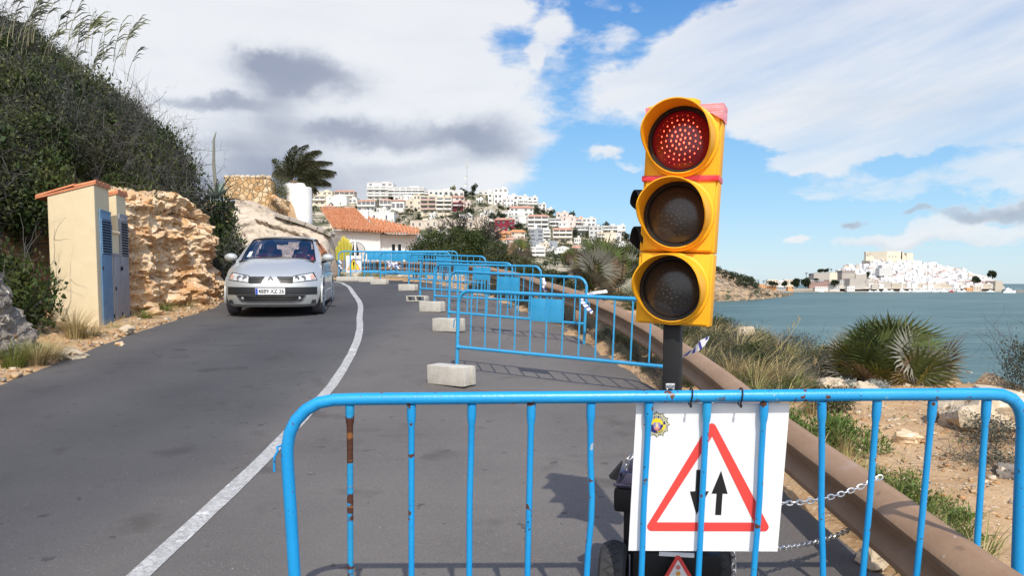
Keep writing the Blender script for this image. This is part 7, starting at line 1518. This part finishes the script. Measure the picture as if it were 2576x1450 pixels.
# ------------------------------------------------------------------ the old town on its rock
def D4(x, y): return 1904.3 + x / 3.835, 600.6 + y / 3.835
def f4(x0, x1, y0, y1, d): a = pix(*D4(x0, y1), d); b = pix(*D4(x1, y0), d); return a, b
O_white = mat('old_town_white', (.72, .71, .695), .9, (.66, .65, .64), .06, spec=.1, coords='World'); O_stone = mat('castle_stone', (.60, .525, .405), .95, (.66, .58, .46), .05, spec=.1, coords='World'); O_wall = mat('rampart_stone', (.36, .325, .29), .95, (.43, .39, .345), .04, spec=.1, coords='World'); O_tan = mat('tan_sea_wall', (.47, .415, .335), .95, (.42, .37, .30), .05, spec=.1, coords='World'); O_roof = mat('grey_roof', (.26, .235, .215), .95); O_dark = mat('old_window', (.20, .195, .19), .7)
hv = []
for k in range(6):
    q = MB(); rk = random.Random(k); q.box((0, .5, .45), (1, 1, 1.1))
    if k % 2: q.box((rk.uniform(-.2, .2), .55, 1.08), (.55, .6, .18))
    if k % 3 == 0: q.add([(-.52, -.04, 1.0), (.52, -.04, 1.0), (.52, 1.0, 1.0), (-.52, 1.0, 1.0), (-.52, .5, 1.16), (.52, .5, 1.16)], [[0, 1, 5, 4], [2, 3, 4, 5], [3, 0, 4], [1, 2, 5]], 2)
    for f in range(3):
        for c in range(3):
            if rk.random() < .62: q.box((-.33 + .33 * c, -.004, .2 + .28 * f), (.09, .03, .12), mi=1)
    hv.append(q)
rk = random.Random(3); hme = {}
OT = 'whitewashed houses of the old town'; n_h = 0
rows_ = [(.05, 2190, 2505), (.16, 2175, 2500), (.27, 2165, 2497), (.38, 2135, 2492), (.49, 2125, 2484), (.60, 2115, 2474), (.71, 2112, 2462), (.82, 2112, 2448), (.92, 2112, 2430), (1.0, 2130, 2405)]
for s, a, b in rows_:
    px = a + rk.uniform(0, 5)
    while px < b:
        w = rk.uniform(7, 13); p = rock_pt(px, min(1, s + rk.uniform(-.04, .04))); kk = rk.randint(0, 5); cm = 0 if rk.random() < .965 else rk.choice((1, 2))
        key = (kk, cm)
        if key not in hme: o = hv[kk].build('old_house', [(O_white, W_cream, W_beige)[cm], O_dark, F_tile if kk == 0 else O_white], smooth=False); hme[key] = o
        else: o = hme[key].copy(); COL.objects.link(o)
        o.location = (p.x, p.y, p.z - 1.0); o.scale = (w, 9, rk.uniform(6.0, 10.5) * (1 if s < .9 else .8)); o.rotation_euler = (0, 0, rk.uniform(-.35, .6)); n_h += 1
        tag(o, ['small whitewashed house packed among others on the castle rock', 'small cream house among the whitewashed ones on the castle rock', 'small beige house among the whitewashed ones on the castle rock'][cm], 'house', OT)
        px += (w * F / 1440) * rk.uniform(.78, 1.15)
def castle():
    d = 1500; a, b = f4(1130, 1400, 125, 215, d); t = empty('castle', (a.x, d, a.z), 'square honey coloured stone castle crowning the white old town', 'castle')
    def part(x0, x1, y0, y1, dd, dep, name='wall', m=O_stone, yaw=0.0): p, r = f4(x0, x1, y0, y1, dd); q = MB(); q.box(((p.x + r.x) / 2, dd + dep / 2, (p.z + r.z) / 2 - 2), (r.x - p.x, dep, r.z - p.z + 4), Matrix.Rotation(yaw, 3, 'Z')); q.build(name, m, t, world=True, smooth=False)
    c, e = f4(1250, 1400, 122, 215, d); f_, _ = f4(1130, 1140, 130, 215, d)
    q = MB(); zt = e.z; zb = c.z - 4; P2 = [(f_.x, d + 22), (c.x, d), (e.x, d + 4), (e.x + 3, d + 40), (f_.x + 6, d + 50)]; n = 5
    q.add([(x, y, zb) for x, y in P2] + [(x, y, zt) for x, y in P2], [list(range(n, 2 * n))] + [[i, (i + 1) % n, n + (i + 1) % n, n + i] for i in range(n)]); q.build('keep', O_stone, t, world=True, smooth=False)
    q = MB(); a1, b1 = f4(1400, 1445, 125, 215, d + 4); q.add([(a1.x, d + 4, zb), (b1.x, d + 4, zb), (b1.x, d + 4, a1.z + (b1.z - a1.z) * .45), (a1.x + 5, d + 4, a1.z + (b1.z - a1.z) * .60), (a1.x, d + 4, b1.z), (a1.x, d + 20, zb), (b1.x, d + 20, zb), (b1.x, d + 20, a1.z + (b1.z - a1.z) * .45), (a1.x + 5, d + 20, a1.z + (b1.z - a1.z) * .60), (a1.x, d + 20, b1.z)], [[0, 1, 2, 3, 4], [9, 8, 7, 6, 5], [4, 3, 8, 9], [3, 2, 7, 8], [2, 1, 6, 7]]); q.build('broken_wall', O_stone, t, world=True, smooth=False)
    part(1443, 1508, 142, 210, d + 3, 16, 'tower'); part(1445, 1457, 136, 150, d + 4, 6, 'turret'); part(1470, 1506, 138, 150, d + 4, 6, 'turret')
    for x in (1278, 1312, 1346):
        p, r = f4(x - 4, x + 4, 166, 182, d - .3); q = MB(); q.box(((p.x + r.x) / 2, d + (x - 1250) * .027 - .1, (p.z + r.z) / 2), (r.x - p.x, .6, r.z - p.z)); q.build('window', O_dark, t, world=True, smooth=False)
    t2 = empty('church', (f4(1050, 1090, 130, 205, d)[0].x, d - 8, a.z), 'small church with a square bell tower left of the castle', 'church')
    p, r = f4(1050, 1080, 134, 215, d - 8); q = MB(); q.box(((p.x + r.x) / 2, d - 4, (p.z + r.z) / 2), (r.x - p.x, 8, r.z - p.z)); q.box(((p.x + r.x) / 2, d - 4, r.z + .6), (r.x - p.x + 1.2, 9, 1.2)); q.build('bell_tower', O_stone, t2, world=True, smooth=False)
    q = MB(); q.box(((p.x + r.x) / 2, d - 8.1, r.z - 4.5), (2.2, .5, 3.4)); q.build('belfry_opening', O_dark, t2, world=True, smooth=False)
    p, r = f4(1078, 1130, 168, 215, d - 8); q = MB(); q.add([(p.x, d - 7, p.z), (r.x, d - 7, p.z), (r.x, d - 7, r.z - 2), ((p.x + r.x) / 2, d - 7, r.z + 2), (p.x, d - 7, r.z - 2), (p.x, d + 6, p.z), (r.x, d + 6, p.z), (r.x, d + 6, r.z - 2), ((p.x + r.x) / 2, d + 6, r.z + 2), (p.x, d + 6, r.z - 2)], [[0, 1, 2, 3, 4], [2, 3, 8, 7], [3, 4, 9, 8], [4, 0, 5, 9]]); q.build('nave', O_stone, t2, world=True, smooth=False)
castle()
def slab(x0, x1, y0, y1, d, dep, m, label, cat, name, taper=0.0, yaw=0.0, cren=0):
    p, r = f4(x0, x1, y0, y1, d); w, h = r.x - p.x, r.z - p.z; q = MB(); zb = -3
    q.add([(-w / 2 - taper, -taper, zb), (w / 2 + taper, -taper, zb), (w / 2, dep, zb), (-w / 2, dep, zb), (-w / 2, 0, h), (w / 2, 0, h), (w / 2, dep, h), (-w / 2, dep, h)], [[0, 1, 5, 4], [1, 2, 6, 5], [2, 3, 7, 6], [3, 0, 4, 7], [4, 5, 6, 7]])
    for k in range(cren): q.box((-w / 2 + w * (k + .5) / cren, .7, h + .8), (w / cren * .6, 1.4, 1.6))
    o = q.build(name, m, smooth=False); o.location = ((p.x + r.x) / 2, d, p.z); o.rotation_euler = (0, 0, yaw); return tag(o, label, cat)
slab(890, 1045, 388, 475, 1396, 25, O_wall, 'brown angular bastion at the left end of the harbour walls', 'bastion', 'bastion', 1.5, .12); slab(1045, 1170, 405, 475, 1402, 20, O_wall, 'brown rampart between the two left bastions', 'wall', 'rampart', 1.0); slab(1110, 1172, 442, 475, 1394, 8, O_wall, 'low brown buttress in front of the rampart', 'wall', 'buttress', 1.0); slab(1170, 1300, 418, 475, 1400, 20, O_wall, 'brown rampart right of the buttress', 'wall', 'rampart', .8); slab(1300, 1440, 432, 475, 1398, 12, O_tan, 'tan sea wall left of the harbour crane', 'wall', 'sea_wall'); slab(1440, 1840, 436, 472, 1402, 10, O_tan, 'long tan sea wall below the lower white houses', 'wall', 'sea_wall'); slab(1840, 2300, 440, 478, 1402, 10, O_tan, 'tan sea wall behind the harbour sheds', 'wall', 'sea_wall'); slab(2300, 2368, 408, 490, 1396, 30, O_tan, 'tall tan bastion at the right tip of the rock', 'bastion', 'bastion', 1.5)
slab(548, 700, 335, 385, 1420, 25, O_wall, 'grey crenellated battery wall left of the old town', 'wall', 'rampart', .5, 0, 9); slab(700, 775, 332, 395, 1420, 25, O_stone, 'end of the crenellated battery, coloured paler as if sunlit', 'wall', 'rampart', .5, 0, 4); slab(818, 950, 335, 405, 1425, 30, O_wall, 'long building with grey roof below the old town on the left', 'building', 'long_building'); slab(822, 948, 308, 338, 1430, 25, O_roof, 'dark grey sloping roof storey above the long building', 'building', 'long_building'); slab(950, 1058, 345, 400, 1423, 25, O_wall, 'brown wing beside the grey roofed building', 'building', 'long_building'); slab(1180, 1310, 285, 345, 1428, 16, W_lgrey, 'pale grey hall with pitched roof in the middle of the old town', 'building', 'large_hall'); slab(1205, 1300, 255, 290, 1440, 16, W_lgrey, 'pale grey upper gable behind the grey hall', 'building', 'large_hall')  # battery end in paler stone, its sunlight put into the colour
def low(x0, x1, y0, y1, d, col, label): p, r = f4(x0, x1, y0, y1, d); X0, Y0 = D4(x0, y0); X1, Y1 = D4(x1, y1); return farhouse(X0, X1, Y0, Y1, d, col, label)
low(505, 700, 408, 460, 1398, 'k', 'red and pink flats with long balconies at the beach'); low(560, 690, 466, 486, 1394, 'w', 'white low pavilion under the red flats'); low(100, 200, 395, 450, 1440, 'c', 'cream flats at the far left of the beach'); low(205, 262, 402, 450, 1445, 'w', 'white flats behind the dark pines'); low(265, 365, 395, 450, 1450, 'c', 'cream stepped flats behind the beach trees'); low(85, 190, 455, 482, 1400, 'o', 'orange beach hut at the left end of the sand'); low(300, 352, 465, 484, 1398, 'o', 'small orange kiosk on the beach'); low(870, 945, 460, 494, 1388, 'w', 'white harbour warehouse under the bastion'); low(800, 890, 400, 470, 1412, 'l', 'grey ramp building beside the dark tree'); low(700, 800, 450, 490, 1393, 'l', 'grey low harbour shed'); low(2025, 2080, 474, 505, 1382, 'o', 'yellow orange harbour shed'); low(2085, 2168, 455, 502, 1386, 'b', 'beige harbour building with a dark roof'); low(1530, 1960, 480, 500, 1390, 'l', 'long low covered quay behind the boats'); low(0, 80, 440, 470, 1300, 'o', 'terracotta building behind the headland rocks')
slab(2435, 2590, 495, 535, 1240, 20, mat('breakwater_concrete', (.23, .22, .215), .95), 'dark grey concrete breakwater at the right edge', 'breakwater', 'breakwater'); slab(2350, 2600, 532, 541, 1230, 14, O_tan, 'low tan rock base of the breakwater', 'breakwater', 'breakwater')
tr_ = {}
def far_tree(x0, x1, y0, y1, d, label, palm_=False):
    p, r = f4(x0, x1, y0, y1, d); w, h = r.x - p.x, r.z - p.z; t = empty('far_palm' if palm_ else 'far_tree', ((p.x + r.x) / 2, d, p.z), label, 'palm' if palm_ else 'tree'); k = R.randint(0, 1)
    if palm_:
        q = MB(); q.tube([(0, 0, -1), (0, 0, h * .8)], .4, 5); q.build('trunk', T_dark, t); rs2 = np.random.RandomState(int(x0) + 50); v, f = leaf_cloud([(0, 0, h * .85)], [(w * .5, w * .5, h * .18)], 60, w * .35, 3, rs2, .3); npmesh('crown', v, f, TD, parent=t); return
    v, f = crown(900, 'round', 300 + int(x0), .17); v = v * np.array([w, w, h]); npmesh('crown', v, f, TD, parent=t); q = MB(); q.tube([(0, 0, -1), (0, 0, h * .5)], [.6, .3], 6); q.build('trunk', T_dark, t)
far_tree(325, 430, 385, 480, 1394, 'broad dark pine on the beach, left of the pair'); far_tree(420, 520, 378, 480, 1396, 'broad dark pine on the beach, right of the pair'); far_tree(92, 205, 410, 462, 1396, 'dark low tree behind the orange beach hut'); far_tree(238, 300, 410, 468, 1397, 'dark small tree between the beach pines and huts'); far_tree(705, 795, 398, 465, 1390, 'dark tree right of the red flats'); far_tree(585, 650, 290, 335, 1425, 'dark tree above the crenellated battery, left one'); far_tree(635, 690, 290, 335, 1427, 'dark tree above the crenellated battery, right one'); far_tree(2225, 2315, 312, 392, 1450, 'dark tree at the right end of the old town'); far_tree(2072, 2162, 362, 432, 1418, 'dark tree among the lower white houses'); far_tree(1050, 1085, 320, 380, 1424, 'small dark tree beside the grey roofed building'); far_tree(540, 600, 385, 410, 1398, 'dark tree behind the roof of the red flats')
for x, y0, y1, lab in ((476, 328, 380, 'tall palm left of the battery'), (513, 342, 380, 'short palm left of the battery'), (690, 288, 335, 'left palm above the battery'), (715, 292, 335, 'right palm above the battery'), (8, 398, 440, 'lone palm at the far left of the shore'), (65, 408, 440, 'small palm left of the cream flats')): far_tree(x - 11, x + 11, y0, y1, 1422, lab, True)
# boats in the harbour
def boat_mesh(k):
    q = MB(); L_, B_ = 1.0, .28; vs = []
    for i in range(7):
        t = i / 6; w = B_ * .5 * (1 - max(0, (t - .45) / .55) ** 2); vs += [(-.5 + t, -w, .14 + .05 * t), (-.5 + t + .0, -w * .7, 0), (-.5 + t, w * .7, 0), (-.5 + t, w, .14 + .05 * t)]
    q.add(vs, [[i * 4 + j, i * 4 + j + 1, (i + 1) * 4 + j + 1, (i + 1) * 4 + j] for i in range(6) for j in range(3)] + [[i * 4 + 3, i * 4, (i + 1) * 4, (i + 1) * 4 + 3] for i in range(6)]); q.box((-.08, 0, .22), (.42, .18, .16)); q.box((-.12, 0, .33), (.22, .15, .09))
    if k: q.tube([(-.1, 0, .3), (-.1, 0, 1.1)], .012, 5)
    return q
M_boat = mat('boat_white', (.80, .80, .79), .5); M_boatr = mat('boat_red', (.45, .03, .04), .5); bo = {}
for i, (x, L_, rr, k) in enumerate([(1245, 15, 0, 0), (1290, 11, 0, 0), (1390, 13, 0, 1), (1470, 11, 0, 0), (1520, 14, 0, 0), (1560, 12, 0, 0), (1615, 13, 0, 0), (1655, 15, 0, 0), (1700, 12, 0, 0), (1760, 10, 0, 0), (1800, 13, 0, 0), (1862, 8, 1, 1), (1950, 13, 0, 0), (1985, 11, 0, 0), (610, 9, 0, 0), (1160, 10, 0, 0), (1090, 9, 0, 0), (2230, 10, 0, 0), (2270, 8, 0, 0)]):
    p = pix(*D4(x, 505), 1373); key = (rr, k)
    if key not in bo: o = boat_mesh(k).build('boat', M_boatr if rr else M_boat, smooth=False); bo[key] = o
    else: o = bo[key].copy(); COL.objects.link(o)
    o.location = (p.x, 1373 - (i % 3) * 2, SEA - .05); o.scale = (L_, L_, L_ * 1.1); o.rotation_euler = (0, 0, R.uniform(-.35, .35) + (pi if i % 2 else 0)); tag(o, ('small red boat with a mast near the right end of the moored boats' if rr else ('white boat with a bare mast among the moored ones' if k else 'white motor boat moored along the harbour quay')), 'boat', 'boats moored in the harbour')
p = pix(*D4(2405, 522), 1235); o = bo[(0, 0)].copy(); COL.objects.link(o); o.location = (p.x, 1228, SEA - .05); o.scale = (20, 18, 22); tag(o, 'larger white boat at the tip of the dark breakwater', 'boat')
for i, x in enumerate((2440, 2470, 2505, 2530, 2556)):
    p = pix(*D4(x, 495), 1260); q = MB(); q.tube([(0, 0, 0), (0, 0, (46 + 8 * (i % 2)) / 3.835 * 1260 / F)], .12, 5); q.box((0, 0, -.6), (9, 2.4, 1.6)); o = q.build('sail_boat', M_boat); o.location = (p.x, 1262, SEA + .4); tag(o, 'sailing boat behind the breakwater showing only its mast', 'boat', 'sailing boats behind the breakwater')
q = MB(); p = pix(*D4(1400, 495), 1378); q.tube([(0, 0, 0), (0, 0, 24)], .7, 6); q.tube([(-7, 0, 23), (9, 0, 24)], .6, 6); q.tube([(0, 0, 27), (9, 0, 24)], .2, 5); q.box((0, 0, 1), (6, 4, 2.5)); o = q.build('harbour_crane', M_boat); o.location = (p.x, 1378, SEA + 1.6); tag(o, 'white boat crane standing on the harbour quay', 'crane')
